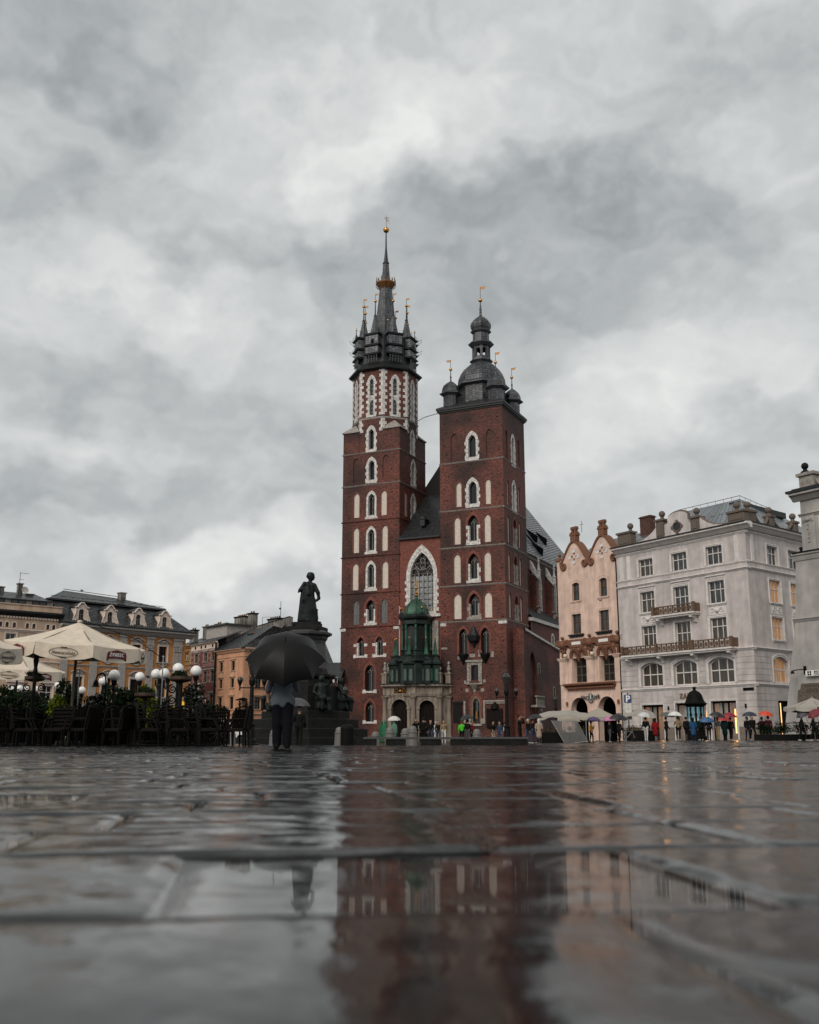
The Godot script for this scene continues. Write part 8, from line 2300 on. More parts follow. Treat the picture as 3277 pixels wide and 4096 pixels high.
	shrub("hanging_flower_ball", "round hanging ball of white flowers beside the scrolled fence", P.call(790, 29.5, 0.6), Vector3(0.42, 0.48, 0.42), 1500, 0.05, W, 41, 0.12, "flowers")
	shrub("flower_planter", "bushy planter with small white flowers on the terrace", P.call(400, 33.0, 0.25), Vector3(0.5, 0.42, 0.45), 1500, 0.05, W, 42, 0.5, "flowers")
	shrub("climbing_plant", "yellow green climbing plant trailing from its planter", P.call(585, 32.0, 0.15), Vector3(0.36, 0.68, 0.36), 1300, 0.06, Y, 43, 0.3, "plant")
	shrub("yellow_shrub", "low yellow green shrub beside the parasol pole", P.call(245, 33.0, 0.3), Vector3(0.45, 0.45, 0.4), 900, 0.06, Y, 44, 0.3, "plant")
	shrub("dark_tree", "dark narrow tree standing behind the parasol pole", P.call(262, 34.5), Vector3(0.5, 1.05, 0.5), 2600, 0.09, G, 45, 0.0, "tree")
	shrub("dark_bush", "dark rounded bush behind the largest globe lamp", P.call(478, 36.5), Vector3(0.75, 0.98, 0.7), 3000, 0.09, G, 46, 0.0, "bush")
	shrub("dark_hedge", "dark leafy mass under the far parasols", P.call(60, 44.0), Vector3(2.0, 1.25, 1.0), 4500, 0.11, G, 47, 0.0, "hedge")
	shrub("terrace_bush", "dark bush at the foot of the steel flagpole", P.call(650, 36.0), Vector3(0.6, 0.72, 0.6), 2200, 0.08, G, 48, 0.0, "bush")
	shrub("corner_bush", "dark low bush by the iron fence", P.call(690, 31.5), Vector3(0.55, 0.5, 0.5), 1800, 0.06, G, 49, 0.0, "bush")
	for e in [["iron scrolled planter stand with wooden tray beside the tallest globe lamp", 720.0, 29.0, 1.72], ["iron scrolled planter stand with wooden tray under the far parasols", 133.0, 33.0, 1.95], ["iron planter stand with wooden tray carrying the climbing plant", 580.0, 31.0, 1.35]]:
		var pl := thing("planter_stand", e[0], "planter", P.call(e[1], e[2]), 0.0, "iron planter stands of the terrace")
		var h: float = e[3]
		var tr := MB.new(); tr.lathe([Vector2(0.1, h), Vector2(0.27, h + 0.04), Vector2(0.31, h + 0.08), Vector2(0.31, h + 0.17), Vector2(0.27, h + 0.17), Vector2(0.0, h + 0.17)], 18); put("tray", tr, "wood_brown", pl)
		var st := MB.new(); st.lathe([Vector2(0.22, 0), Vector2(0.1, 0.1), Vector2(0.06, 0.3), Vector2(0.06, h)], 8); put("stem", st, "iron", pl)
		for sgn in [-1.0, 1.0]:
			for k in 2:
				var sw := MB.new(); swirl(sw, Transform3D(), Vector2(sgn * 0.22, h - 0.18 - k * 0.3), 0.13, 0.0, 0.026, 1.8, PI / 2, -sgn); put("scroll", sw, "iron", pl)
		var fo := MB.new(); leaves(fo, Vector3(0, h + 0.22, 0), Vector3(0.28, 0.1, 0.28), 300, 0.05, G, int(e[1])); put("trailing_leaves", fo, "leaf", pl)
	# iron fence with scrolls at the open end of the terrace
	var fe := thing("scrolled_fence", "black wrought iron fence with scrolls at the terrace corner", "fence", P.call(742, 28.0), deg_to_rad(6.0))
	for x in [-1.3, -0.45, 0.4]:
		var p := MB.new(); p.box(x - 0.035, x + 0.035, 0, 1.15, -0.035, 0.035); p.ball(Vector3(x, 1.2, 0), 0.055, 8); put("post", p, "iron", fe)
	for y in [0.12, 0.62, 1.05]:
		var r := MB.new(); r.box(-1.3, 0.4, y - 0.018, y + 0.018, -0.015, 0.015); put("rail", r, "iron", fe)
	for i in 6:
		for k in 2:
			var sw := MB.new(); swirl(sw, Transform3D(), Vector2(-1.12 + i * 0.28, 0.36 + k * 0.47), 0.115, 0.0, 0.018, 1.7, PI * (i % 2), 1.0 if i % 2 else -1.0); put("scroll", sw, "iron", fe)
	var fb := MB.new(); fb.tube([Vector3(-1.3, 0.03, 0.05), Vector3(0.95, 0.03, 0.05)], 0.025, 6); put("foot_bar", fb, "iron", fe)
	# steel flagpole with its stay, bell lantern on a crook
	var fp := thing("steel_pole", "thin steel pole with a stay wire by the terrace lamps", "pole", P.call(645, 33.5))
	var f1 := MB.new(); f1.tube([Vector3(0, 0, 0), Vector3(0, 2.75, 0)], 0.022, 6); put("shaft", f1, "steel", fp)
	var f2 := MB.new(); f2.ball(Vector3(0, 2.78, 0), 0.035, 8); put("tip", f2, "steel", fp)
	var wy := MB.new(); wy.tube([fp.position + Vector3(0, 2.7, 0), Vector3(-8.6, 3.25, -32.2), Vector3(-10.0, 3.72, -31.4)], 0.014, 4); solo("stay_wire", wy, "iron", "dark stay wire running from steel pole to parasol top", "cable")
	var f3 := thing("thin_pole", "slim steel tent pole beside the parasol pole", "pole", P.call(314, 33.0)); var f4 := MB.new(); f4.tube([Vector3.ZERO, Vector3(-0.03, 2.3, 0)], 0.02, 6); put("shaft", f4, "steel", f3)
	var bl := thing("bell_lantern", "black bell shaped lantern hanging from a scrolled crook", "lamp", P.call(398, 34.0))
	var b1 := MB.new(); b1.tube([Vector3(0.18, 0, 0), Vector3(0.18, 2.0, 0), Vector3(0.14, 2.22, 0), Vector3(0.03, 2.3, 0), Vector3(-0.1, 2.22, 0), Vector3(-0.15, 2.1, 0)], 0.025, 6); swirl(b1, Transform3D(), Vector2(0.03, 2.18), 0.09, 0.0, 0.016); put("crook", b1, "iron", bl)
	var b2 := MB.new(); b2.lathe([Vector2(0.17, 1.84), Vector2(0.1, 1.88), Vector2(0.075, 2.0), Vector2(0.03, 2.08), Vector2(0, 2.1)], 14, Transform3D(Basis(), Vector3(-0.15, 0, 0))); put("bell", b2, "iron", bl)
	var cs := thing("terrace_candle_post", "dark carved post with white ball finial in front of far parasol", "post", P.call(133, 30.0)); var c1 := MB.new(); c1.lathe([Vector2(0.12, 0), Vector2(0.1, 0.3), Vector2(0.06, 0.4), Vector2(0.05, 2.0), Vector2(0.075, 2.1), Vector2(0.05, 2.2), Vector2(0.08, 2.4), Vector2(0.05, 2.6)], 10); put("shaft", c1, "iron", cs); var c2 := MB.new(); c2.ball(Vector3(0, 2.66, 0), 0.075, 12); put("finial", c2, "globe", cs)

# ---------- street furniture ----------
func street_lamp(label: String, at: Vector3, h: float, arms: bool, eagle := false) -> Node3D:
	var l := thing("street_lamp", label, "street lamp", at, 0.0, "cast iron street lamps of the square")
	var k := h / 4.2
	var p := MB.new()
	p.lathe([Vector2(0.42, 0), Vector2(0.42, 0.14), Vector2(0.3, 0.18), Vector2(0.28, 0.32), Vector2(0.2, 0.4), Vector2(0.17, 0.9), Vector2(0.2, 1.0), Vector2(0.12, 1.1), Vector2(0.085, 2.7), Vector2(0.13, 2.8), Vector2(0.15, 2.95), Vector2(0.1, 3.1), Vector2(0.05, 3.2)], 10, Transform3D(Basis.from_scale(Vector3(k, k, k)), Vector3.ZERO))
	put("post", p, "iron", l)
	var f := MB.new()
	f.lathe([Vector2(0.1, 3.2), Vector2(0.2, 3.72), Vector2(0.24, 3.74), Vector2(0.12, 3.95), Vector2(0.05, 4.0), Vector2(0.07, 4.06), Vector2(0.0, 4.15)], 6, Transform3D(Basis.from_scale(Vector3(k, k, k)), Vector3.ZERO), false)
	put("lantern", f, "lantern_dark", l)
	var c := MB.new()
	for i in 6: c.tube([Vector3(cos(i * TAU / 6) * 0.1, 3.2, sin(i * TAU / 6) * 0.1) * k, Vector3(cos(i * TAU / 6) * 0.21, 3.73, sin(i * TAU / 6) * 0.21) * k], 0.014, 4)
	for s in [-1, 1]: c.tube([Vector3(s * 0.06, 3.0, 0) * k, Vector3(s * 0.14, 3.1, 0) * k, Vector3(s * 0.1, 3.25, 0) * k], 0.014, 4)
	put("lantern_frame", c, "iron", l)
	if eagle:
		var e := MB.new(); e.ball(Vector3(0, 4.22, 0) * k, 0.05, 6, 1.4); e.tube([Vector3(-0.14, 4.32, 0) * k, Vector3(-0.05, 4.22, 0) * k, Vector3(0.05, 4.22, 0) * k, Vector3(0.14, 4.33, 0) * k], [0.015, 0.04, 0.04, 0.015], 5); put("finial", e, "iron", l)
	if arms:
		for s in [-1.0, 1.0]:
			var a := MB.new(); a.tube([Vector3(0, 2.62, 0) * k, Vector3(s * 0.55, 2.62, 0) * k], 0.03, 6); a.tube([Vector3(s * 0.55, 2.5, 0) * k, Vector3(s * 0.55, 2.75, 0) * k], 0.035, 6); a.lathe([Vector2(0.04, 2.7), Vector2(0.1, 2.85), Vector2(0.11, 2.9)], 8, Transform3D(Basis.from_scale(Vector3(k, k, k)), Vector3(s * 0.55 * k, 0, 0))); put("arm", a, "iron", l)
			var g := MB.new(); g.ball(Vector3(s * 0.55, 2.98, 0) * k, 0.14 * k, 12); put("globe", g, "lantern_dark", l)
	return l

func bollard(label: String, at: Vector3, h := 0.9, stem := "bollard") -> void:
	var b := thing(stem, label, "bollard", at, rng.randf() * TAU, "granite bollards round the monument")
	var p := MB.new(); p.lathe([Vector2(0.25, -0.1), Vector2(0.24, 0.05), Vector2(0.21, h * 0.66), Vector2(0.23, h * 0.68), Vector2(0.23, h * 0.72), Vector2(0.19, h * 0.74)], 14); put("shaft", p, "granite", b)
	var t := MB.new(); t.lathe([Vector2(0.19, h * 0.74), Vector2(0.18, h * 0.86), Vector2(0.14, h * 0.95), Vector2(0.06, h * 0.995), Vector2(0, h)], 14); put("domed_top", t, "granite", b)

func bicycle(label: String, at: Vector3, turn: float, m: String) -> void:
	var b := thing("bicycle", label, "bicycle", at, turn)
	for x in [-0.52, 0.52]:
		var w := Node3D.new(); w.name = "wheel"; b.add_child(w, true)
		var ty := MB.new(); circle_of(ty, Transform3D(), Vector2(x, 0.34), 0.33, 0.0, 0.02, 0, TAU, 20); put("tyre", ty, "black", w)
		var sp := MB.new()
		for i in 10: sp.tube([Vector3(x, 0.34, 0), Vector3(x + 0.32 * cos(TAU * i / 10), 0.34 + 0.32 * sin(TAU * i / 10), 0)], 0.003, 3)
		sp.ball(Vector3(x, 0.34, 0), 0.03, 6); put("spokes", sp, "steel", w)
	var f := MB.new()
	for e in [[[-0.52, 0.34], [-0.05, 0.3]], [[-0.05, 0.3], [-0.2, 0.78]], [[-0.2, 0.74], [-0.52, 0.34]], [[-0.05, 0.3], [0.36, 0.76]], [[-0.18, 0.72], [0.36, 0.8]], [[0.36, 0.95], [0.52, 0.34]]]:
		f.tube([Vector3(e[0][0], e[0][1], 0), Vector3(e[1][0], e[1][1], 0)], 0.02, 6)
	put("frame", f, m, b)
	var h := MB.new(); h.tube([Vector3(0.3, 1.0, -0.25), Vector3(0.37, 0.98, 0), Vector3(0.3, 1.0, 0.25)], 0.015, 5); put("handlebar", h, "black", b)
	var s := MB.new(); s.ball(Vector3(-0.22, 0.86, 0), 0.1, 8, 0.35); s.tube([Vector3(-0.2, 0.74, 0), Vector3(-0.22, 0.85, 0)], 0.015, 5); put("saddle", s, "black", b)

func build_street_things() -> void:
	var P := func(px: float, d: float) -> Vector3: return pxg(px, d)
	street_lamp("tall iron street lamp with side globes and bird finial beside the large umbrella", P.call(1002, 48.0), 4.3, true, true)
	street_lamp("iron street lamp in front of the lower tower corner", P.call(2030, 66.0), 4.7, true)
	street_lamp("iron street lamp half hidden by the monument beside the taller tower", P.call(1379, 88.0), 4.9, true)
	street_lamp("slender iron street lamp where the church meets the peach house", P.call(2228, 92.0), 4.2, false)
	# stone bench ring
	for e in [[1455, 1858, 44.0, "long dark stone bench with block supports before the church porch"], [1878, 2112, 46.0, "dark stone bench with closed front before the lower tower"]]:
		var a: Vector3 = P.call(e[0], e[2]); var b: Vector3 = P.call(e[1], e[2])
		var L := a.distance_to(b)
		var bn := thing("stone_bench", e[3], "bench", a.lerp(b, 0.5))
		var sl := MB.new(); sl.bev(-L / 2, L / 2, 0.37, 0.46, -0.25, 0.25, 0.02); put("slab", sl, "bench_stone", bn)
		if e[0] < 1500:
			for x in [-0.47, -0.18, 0.17, 0.46]:
				var s := MB.new(); s.bev(x * L - 0.42, x * L + 0.42, -0.05, 0.37, -0.2, 0.2, 0.02); put("support", s, "stone_dark", bn)
		else:
			var s2 := MB.new(); s2.bev(-L / 2 + 0.04, L / 2 - 0.04, -0.05, 0.37, -0.21, 0.21, 0.02); put("support", s2, "stone_dark", bn)
	bollard("granite bollard standing next to the dark litter bin", P.call(1358, 49.0), 0.92)
	bollard("granite bollard in front of the orange house", P.call(891, 49.0), 0.95)
	bollard("granite bollard half behind another before the orange house", P.call(926, 53.0), 0.8)
	bollard("granite bollard behind the man with the umbrella", P.call(1098, 46.0), 0.8)
	for e in [[1502, 52.0, 0.72, "small granite bollard by the blue umbrella before the porch"], [1561, 48.0, 0.92, "granite bollard among the people in green ponchos"], [1622, 48.5, 0.86, "granite bollard paired with its taller twin before the porch doors"], [1651, 47.5, 0.96, "tallest granite bollard before the porch doors"], [1908, 52.0, 0.85, "pale domed bollard between the two stone benches"]]:
		bollard(e[3], P.call(e[0], e[1]), e[2])
	var bin := thing("litter_bin", "dark round topped litter bin next to a bollard", "bin", P.call(1389, 47.0))
	var bb := MB.new(); bb.lathe([Vector2(0.3, 0), Vector2(0.3, 0.85), Vector2(0.28, 0.92), Vector2(0.16, 1.0), Vector2(0, 1.02)], 14); put("body", bb, "black", bin)
	var bl := MB.new(); bl.lathe([Vector2(0.31, 0.8), Vector2(0.31, 0.84)], 14); put("rim", bl, "iron", bin)
	# advertising column
	var ac := thing("advertising_column", "round advertising column with bell shaped black roof and blue posters", "advertising column", P.call(2789, 91.0), -0.25)
	var b1 := MB.new(); b1.lathe([Vector2(0.85, 0), Vector2(0.85, 0.3), Vector2(0.74, 0.36), Vector2(0.74, 2.9)], 20); put("drum", b1, "black", ac)
	var b2 := MB.new(); b2.lathe([Vector2(0.74, 2.85), Vector2(0.84, 2.95), Vector2(1.0, 3.05), Vector2(1.02, 3.12), Vector2(0.86, 3.2), Vector2(0.74, 3.45), Vector2(0.62, 3.85), Vector2(0.44, 4.1), Vector2(0.2, 4.22), Vector2(0.12, 4.3)], 20); b2.ball(Vector3(0, 4.42, 0), 0.16, 10); put("roof", b2, "black", ac)
	for i in 10:
		var a0 := TAU * i / 10; var a1 := TAU * (i + 0.96) / 10
		var pm := MB.new()
		var r := 0.76
		pm.quv(Vector3(r * cos(a1), 1.55, r * sin(a1)), Vector3(r * cos(a0), 1.55, r * sin(a0)), Vector3(r * cos(a0), 2.8, r * sin(a0)), Vector3(r * cos(a1), 2.8, r * sin(a1)))
		put("poster", pm, "poster", ac)
		var p2 := MB.new(); p2.quv(Vector3(r * cos(a1), 0.95, r * sin(a1)), Vector3(r * cos(a0), 0.95, r * sin(a0)), Vector3(r * cos(a0), 1.5, r * sin(a0)), Vector3(r * cos(a1), 1.5, r * sin(a1))); put("poster", p2, "poster_dark", ac)
	# parking sign
	var ps := thing("parking_sign", "blue parking sign with grey plates on a thin post", "sign", P.call(2519, 86.0), -0.3)
	var s1 := MB.new(); s1.tube([Vector3(0, 0, 0), Vector3(0, 3.9, 0)], 0.045, 8); put("post", s1, "iron", ps)
	var s2 := MB.new(); s2.bev(-0.3, 0.3, 3.1, 3.75, 0.05, 0.08, 0.01); var sn := put("panel", s2, "sign_blue", ps)
	text(sn, "P", 0.55, "white_print", Transform3D(Basis(), Vector3(0, 3.42, 0.09)), "lettering", "Droid Sans", 0.01)
	for e in [[2.62, 3.05], [2.3, 2.58], [1.75, 2.25]]:
		var s3 := MB.new(); s3.bev(-0.28, 0.28, e[0], e[1], 0.05, 0.08, 0.01); put("plate", s3, "sign_grey", ps)
	# flower stalls and small parasols in front of the peach house
	parasol("stall_parasol", "beige parasol before the peach house arches, nearest the church", P.call(2306, 98.0), 2.1, 2.2, 2.95, 0.3, Vector2(0, 0), false, "canvas_stall", "", 4, PI / 4 + 0.3)
	parasol("stall_parasol", "beige parasol before the peach house arches, nearest the parking sign", P.call(2398, 96.0), 2.3, 2.25, 3.1, 0.35, Vector2(0, 0), false, "canvas_stall", "", 4, PI / 4 + 0.2)
	parasol("restaurant_parasol", "grey white restaurant parasol beside the grey house", P.call(3262, 73.0), 1.95, 2.3, 2.95, 0.3, Vector2(0, 0), false, "canvas_white", "", 8, 0.2)
	var rp: Node3D = get_node("restaurant_parasol")
	text(rp, "SZARA", 0.24, "black", Transform3D(Basis(), Vector3(0.0, 2.13, 1.98)), "lettering", "Droid Sans", 0.01)
	var rr := MB.new(); rr.box(-1.55, -1.1, 2.05, 2.2, 1.55, 1.57, Transform3D(Basis(Vector3.UP, -0.3), Vector3(0.4, 0, -0.3))); put("brand_patch", rr, "maroon", rp)
	for e in [[2255, 84.0, 1.9, "market stall with white awning and clear plastic side sheet"], [2560, 86.0, 1.25, "market stall with cream awning beside the parking sign"]]:
		var st := thing("market_stall", e[3], "stall", P.call(e[0], e[1]), -0.15, "market stalls by the church")
		var w: float = e[2]
		var aw := MB.new(); var n := 10
		for i in n:
			for j in 4:
				var q := []
				for u in [[i, j], [i + 1, j], [i + 1, j + 1], [i, j + 1]]:
					var x: float = -w + 2 * w * u[0] / n
					q.append(Vector3(x, 2.35 + 0.25 * cos(PI * x / w / 2) - 0.1 * u[1] + 0.04 * sin(x * 4), -1.0 + 0.6 * u[1]))
				aw.q(q[0], q[1], q[2], q[3])
		for i in n:
			var xa := -w + 2 * w * i / n; var xb := -w + 2 * w * (i + 1) / n
			aw.q(Vector3(xa, 1.95 + 0.25 * cos(PI * xa / w / 2) + 0.04 * sin(xa * 4), 1.4), Vector3(xb, 1.95 + 0.25 * cos(PI * xb / w / 2) + 0.04 * sin(xb * 4), 1.4), Vector3(xb, 1.78 + 0.25 * cos(PI * xb / w / 2) + 0.08 * sin(xb * 5), 1.42), Vector3(xa, 1.78 + 0.25 * cos(PI * xa / w / 2) + 0.08 * sin(xa * 5), 1.42))
		put("awning", aw, "canvas_white", st)
		for x in [-w + 0.1, w - 0.1]:
			for z in [-0.9, 1.3]:
				var po := MB.new(); po.tube([Vector3(x, 0, z), Vector3(x, 2.0, z)], 0.03, 6); put("post", po, "steel", st)
		var tbm := MB.new(); tbm.bev(-w + 0.15, w - 0.15, 0.0, 0.85, -0.5, 0.9, 0.02); put("counter", tbm, "black", st)
		for i in 7:
			var bq := MB.new(); leaves(bq, Vector3(-w + 0.3 + i * (2 * w - 0.6) / 6, 1.0, 0.5), Vector3(0.26, 0.3, 0.24), 160, 0.05, [Color(14, 2, 3), Color(1.5, 2.5, 1.2), Color(16, 10, 24), Color(18, 6, 1), Color(1, 2, 1)], 60 + i); put("flower_bunch", bq, "leaf", st)
		if w > 1.5:
			var sh := MB.new(); sh.q(Vector3(-0.9, 1.75, 1.5), Vector3(1.1, 1.75, 1.5), Vector3(1.9, 0.15, 1.9), Vector3(0.1, -0.05, 1.9)); put("plastic_sheet", sh, "plastic_sheet", st)
			var bt := MB.new(); bt.tube([Vector3(-0.9, 1.75, 1.52), Vector3(0.1, -0.05, 1.92), Vector3(1.9, 0.15, 1.92)], 0.025, 6); put("batten", bt, "canvas_white", st)
	# red flowering hedge on iron railings by the grey house
	for i in 4:
		var hd := thing("planter_hedge", "planter box with clipped hedge and red flowers beside the grey house", "hedge", P.call(3060 + i * 75, 78.0 - i * 1.5), -0.3, "hedge boxes of the restaurant terrace")
		var bx := MB.new(); bx.bev(-0.75, 0.75, 0, 0.45, -0.22, 0.22, 0.02); put("box", bx, "black", hd)
		var lf := MB.new(); leaves(lf, Vector3(0, 0.85, 0), Vector3(0.8, 0.42, 0.28), 900, 0.06, [Color(0.6, 0.9, 0.5), Color(0.4, 0.6, 0.4), Color(0.5, 0.8, 0.5)], 80 + i); put("foliage", lf, "leaf", hd)
		var fl := MB.new(); leaves(fl, Vector3(0, 1.25, 0), Vector3(0.8, 0.1, 0.26), 160, 0.05, [Color(6, 0.7, 1.2), Color(4, 0.5, 0.9)], 90 + i); put("blossom", fl, "leaf", hd)
	bicycle("silver bicycle leaning beside the parking sign", P.call(2512, 83.0), 0.1, "steel")
	bicycle("dark bicycle parked at the end of the scrolled fence", P.call(800, 29.5), 0.5, "black")
	# birds in the air
	for e in [[2402, 2403, 100.0, "grey pigeon flying across the peach facade", 0.5], [328, 2363, 90.0, "tiny dark bird flying above the palace roof", 0.4], [592, 2709, 60.0, "small bird flying by the yellow palace wall", 0.4]]:
		var q := ray(e[0], e[1]) * float(e[2])
		var bd := MB.new(); var k: float = e[4]
		bd.tube([Vector3(-0.35, 0.05, 0) * k, Vector3(-0.1, 0, 0) * k, Vector3(0.2, 0, 0) * k, Vector3(0.4, 0.06, 0) * k], [0.02 * k, 0.11 * k, 0.1 * k, 0.03 * k], 6)
		for s in [-1, 1]: bd.tube([Vector3(0.05, 0.02, s * 0.08) * k, Vector3(-0.05, 0.25, s * 0.4) * k, Vector3(-0.3, 0.2, s * 0.8) * k], [0.07 * k, 0.06 * k, 0.01], 5)
		solo("flying_bird", bd, "bird_grey" if k > 0.45 else "black", e[3], "bird", Transform3D(Basis(Vector3.UP, 0.6), Vector3(q.x, q.y + EYE, -e[2])))
	# parked cars and white van shapes far off behind the bollards
	for e in [[760, 118.0, "white van parked before the red house", 0.62], [900, 116.0, "white delivery van parked before the orange house", 0.7]]:
		var v := thing("parked_van", e[2], "van", P.call(e[0], e[1]), 0.35, "vans parked by the far houses")
		var bd2 := MB.new(); bd2.prism(PackedVector2Array([Vector2(-2.4, 0.35), Vector2(2.4, 0.35), Vector2(2.4, 1.0), Vector2(1.9, 1.2), Vector2(1.3, 2.0), Vector2(1.0, 2.15), Vector2(-2.3, 2.15), Vector2(-2.4, 2.0)]), -0.9, 0.9); put("body", bd2, "white_print", v)
		var gl := MB.new(); gl.prism(PackedVector2Array([Vector2(1.85, 1.25), Vector2(1.3, 1.95), Vector2(0.6, 1.95), Vector2(0.6, 1.25)]), -0.91, 0.91); put("window", gl, "glass_dark", v)
		for x in [-1.5, 1.5]:
			var wh := MB.new(); wh.lathe([Vector2(0, -0.93), Vector2(0.36, -0.93), Vector2(0.36, 0.93), Vector2(0, 0.93)], 14, Transform3D(Basis(Vector3.RIGHT, PI / 2), Vector3(x, 0.36, 0))); put("wheel", wh, "black", v)

# ---------- people ----------
func pose_bones(kind: String) -> Array:
	var b := []
	var coat := kind in ["coat", "poncho"]
	b.append([Vector3(-0.08, 0.96, 0), Vector3(0.08, 0.96, 0), 0.125, 0.125, 3, 0.85])
	b.append([Vector3(0, 1.0, 0), Vector3(0, 1.28, 0), 0.145, 0.16, 2, 0.75]); b.append([Vector3(-0.13, 1.37, 0), Vector3(0.13, 1.37, 0), 0.085, 0.085, 2, 0.9])
	b.append([Vector3(0, 1.42, 0), Vector3(0, 1.53, 0.01), 0.055, 0.05, 0])
	b.append([Vector3(0, 1.58, 0.02), Vector3(0, 1.66, 0.01), 0.085, 0.092, 0]); b.append([Vector3(0, 1.66, -0.025), Vector3(0, 1.68, -0.01), 0.093, 0.095, 1 if kind != "poncho" else 2]); b.append([Vector3(0, 1.6, 0.11), Vector3(0, 1.585, 0.115), 0.016, 0.016, 0])
	if kind in ["coat", "walk_hair"]: b.append([Vector3(0, 1.62, -0.05), Vector3(0, 1.45, -0.07), 0.08, 0.07, 1])
	var stride := 0.24 if kind in ["walk", "walk_hair"] else (0.1 if kind == "hold" else 0.03)
	for s in [-1.0, 1.0]:
		var z: float = s * stride
		var hip := Vector3(s * 0.09, 0.93, 0); var knee := Vector3(s * 0.1, 0.5, z * 0.6 + 0.04); var ank := Vector3(s * 0.1, 0.09, z)
		b.append([hip, knee, 0.09, 0.062, 3]); b.append([knee, ank, 0.06, 0.045, 3]); b.append([ank + Vector3(0, -0.05, -0.03), ank + Vector3(s * 0.02, -0.055, 0.15), 0.042, 0.033, 4])
		var sh := Vector3(s * 0.2, 1.37, 0); var el := Vector3(s * 0.25, 1.1, -z * 0.5 - 0.03); var wr := Vector3(s * 0.23, 0.88, -z + 0.06)
		if kind == "hold" and s > 0: el = Vector3(0.26, 1.13, 0.08); wr = Vector3(0.14, 1.32, 0.22)
		if kind == "photo": el = Vector3(s * 0.3, 1.28, 0.2); wr = Vector3(s * 0.1, 1.57, 0.22)
		b.append([sh, el, 0.06, 0.05, 2]); b.append([el, wr, 0.048, 0.036, 2]); b.append([wr, wr + (wr - el).normalized() * 0.12, 0.032, 0.028, 0])
	if coat:
		b.append([Vector3(0, 1.1, 0), Vector3(0, 0.55, 0), 0.16, 0.2, 2, 0.8])
		if kind == "poncho":
			b.append([Vector3(0, 1.35, 0), Vector3(0, 0.75, 0), 0.19, 0.22, 2, 0.8]); b.append([Vector3(0, 1.5, -0.02), Vector3(0, 1.72, -0.02), 0.11, 0.1, 2])
	return b

func brolly(label: String, at: Vector3, r: float, m, lean: Basis, m_name := "", group := "") -> Node3D:
	var u := thing("umbrella", label, "umbrella", at, 0.0, group)
	var T := Transform3D(lean, Vector3.ZERO)
	var n := 8
	for i in n:
		var a0 := TAU * i / n + 0.2; var a1 := TAU * (i + 1) / n + 0.2
		var mb := MB.new()
		var P := func(p: float, v: float) -> Vector3:
			var th := v * 1.12
			var e := Vector3(cos(a0), 0, sin(a0)).lerp(Vector3(cos(a1), 0, sin(a1)), p)
			var rad := r * sin(th) / sin(1.12) * (1.0 - 0.06 * v * sin(PI * p))
			var y := r * 0.62 * (cos(th) - cos(1.12)) / (1.0 - cos(1.12)) + 0.03 * r * v * sin(PI * p)
			return T * Vector3(e.x * rad, y, e.z * rad)
		var NN := func(p: float, v: float) -> Vector3:
			var w := maxf(v, 0.02)
			return ((P.call(p, w + 0.02) as Vector3) - (P.call(p, w - 0.02) as Vector3)).cross((P.call(p + 0.02, w) as Vector3) - (P.call(p - 0.02, w) as Vector3)).normalized()
		for a in 6:
			for b in 6:
				var G := []
				for c in [[a, b], [a + 1, b], [a + 1, b + 1], [a, b + 1]]:
					var nn: Vector3 = NN.call(c[0] / 6.0, c[1] / 6.0)
					G.append([P.call(c[0] / 6.0, c[1] / 6.0), nn if nn.dot(T.basis.y) > 0 else -nn])
				mb.ts(G[0][0], G[1][0], G[2][0], G[0][1], G[1][1], G[2][1]); mb.ts(G[0][0], G[2][0], G[3][0], G[0][1], G[2][1], G[3][1])
		put("canopy_panel", mb, m, u)
		var rb := MB.new(); var pts := []
		for b in 7: pts.append(P.call(0.0, b / 6.0) - T.basis.y * 0.012)
		rb.tube(pts, 0.006 if r > 0.6 else 0.008, 4); put("rib", rb, "iron", u)
	var sh := MB.new(); sh.tube([T * Vector3(0, r * 0.62 + 0.1, 0), T * Vector3(0, r * 0.62, 0), T * Vector3(0, -0.45, 0)], [0.006, 0.009, 0.009], 6); put("shaft", sh, "iron", u)
	var hn := MB.new(); hn.tube([T * Vector3(0, -0.42, 0), T * Vector3(0, -0.55, 0)], 0.016, 6); put("handle", hn, "wood_dark", u)
	return u

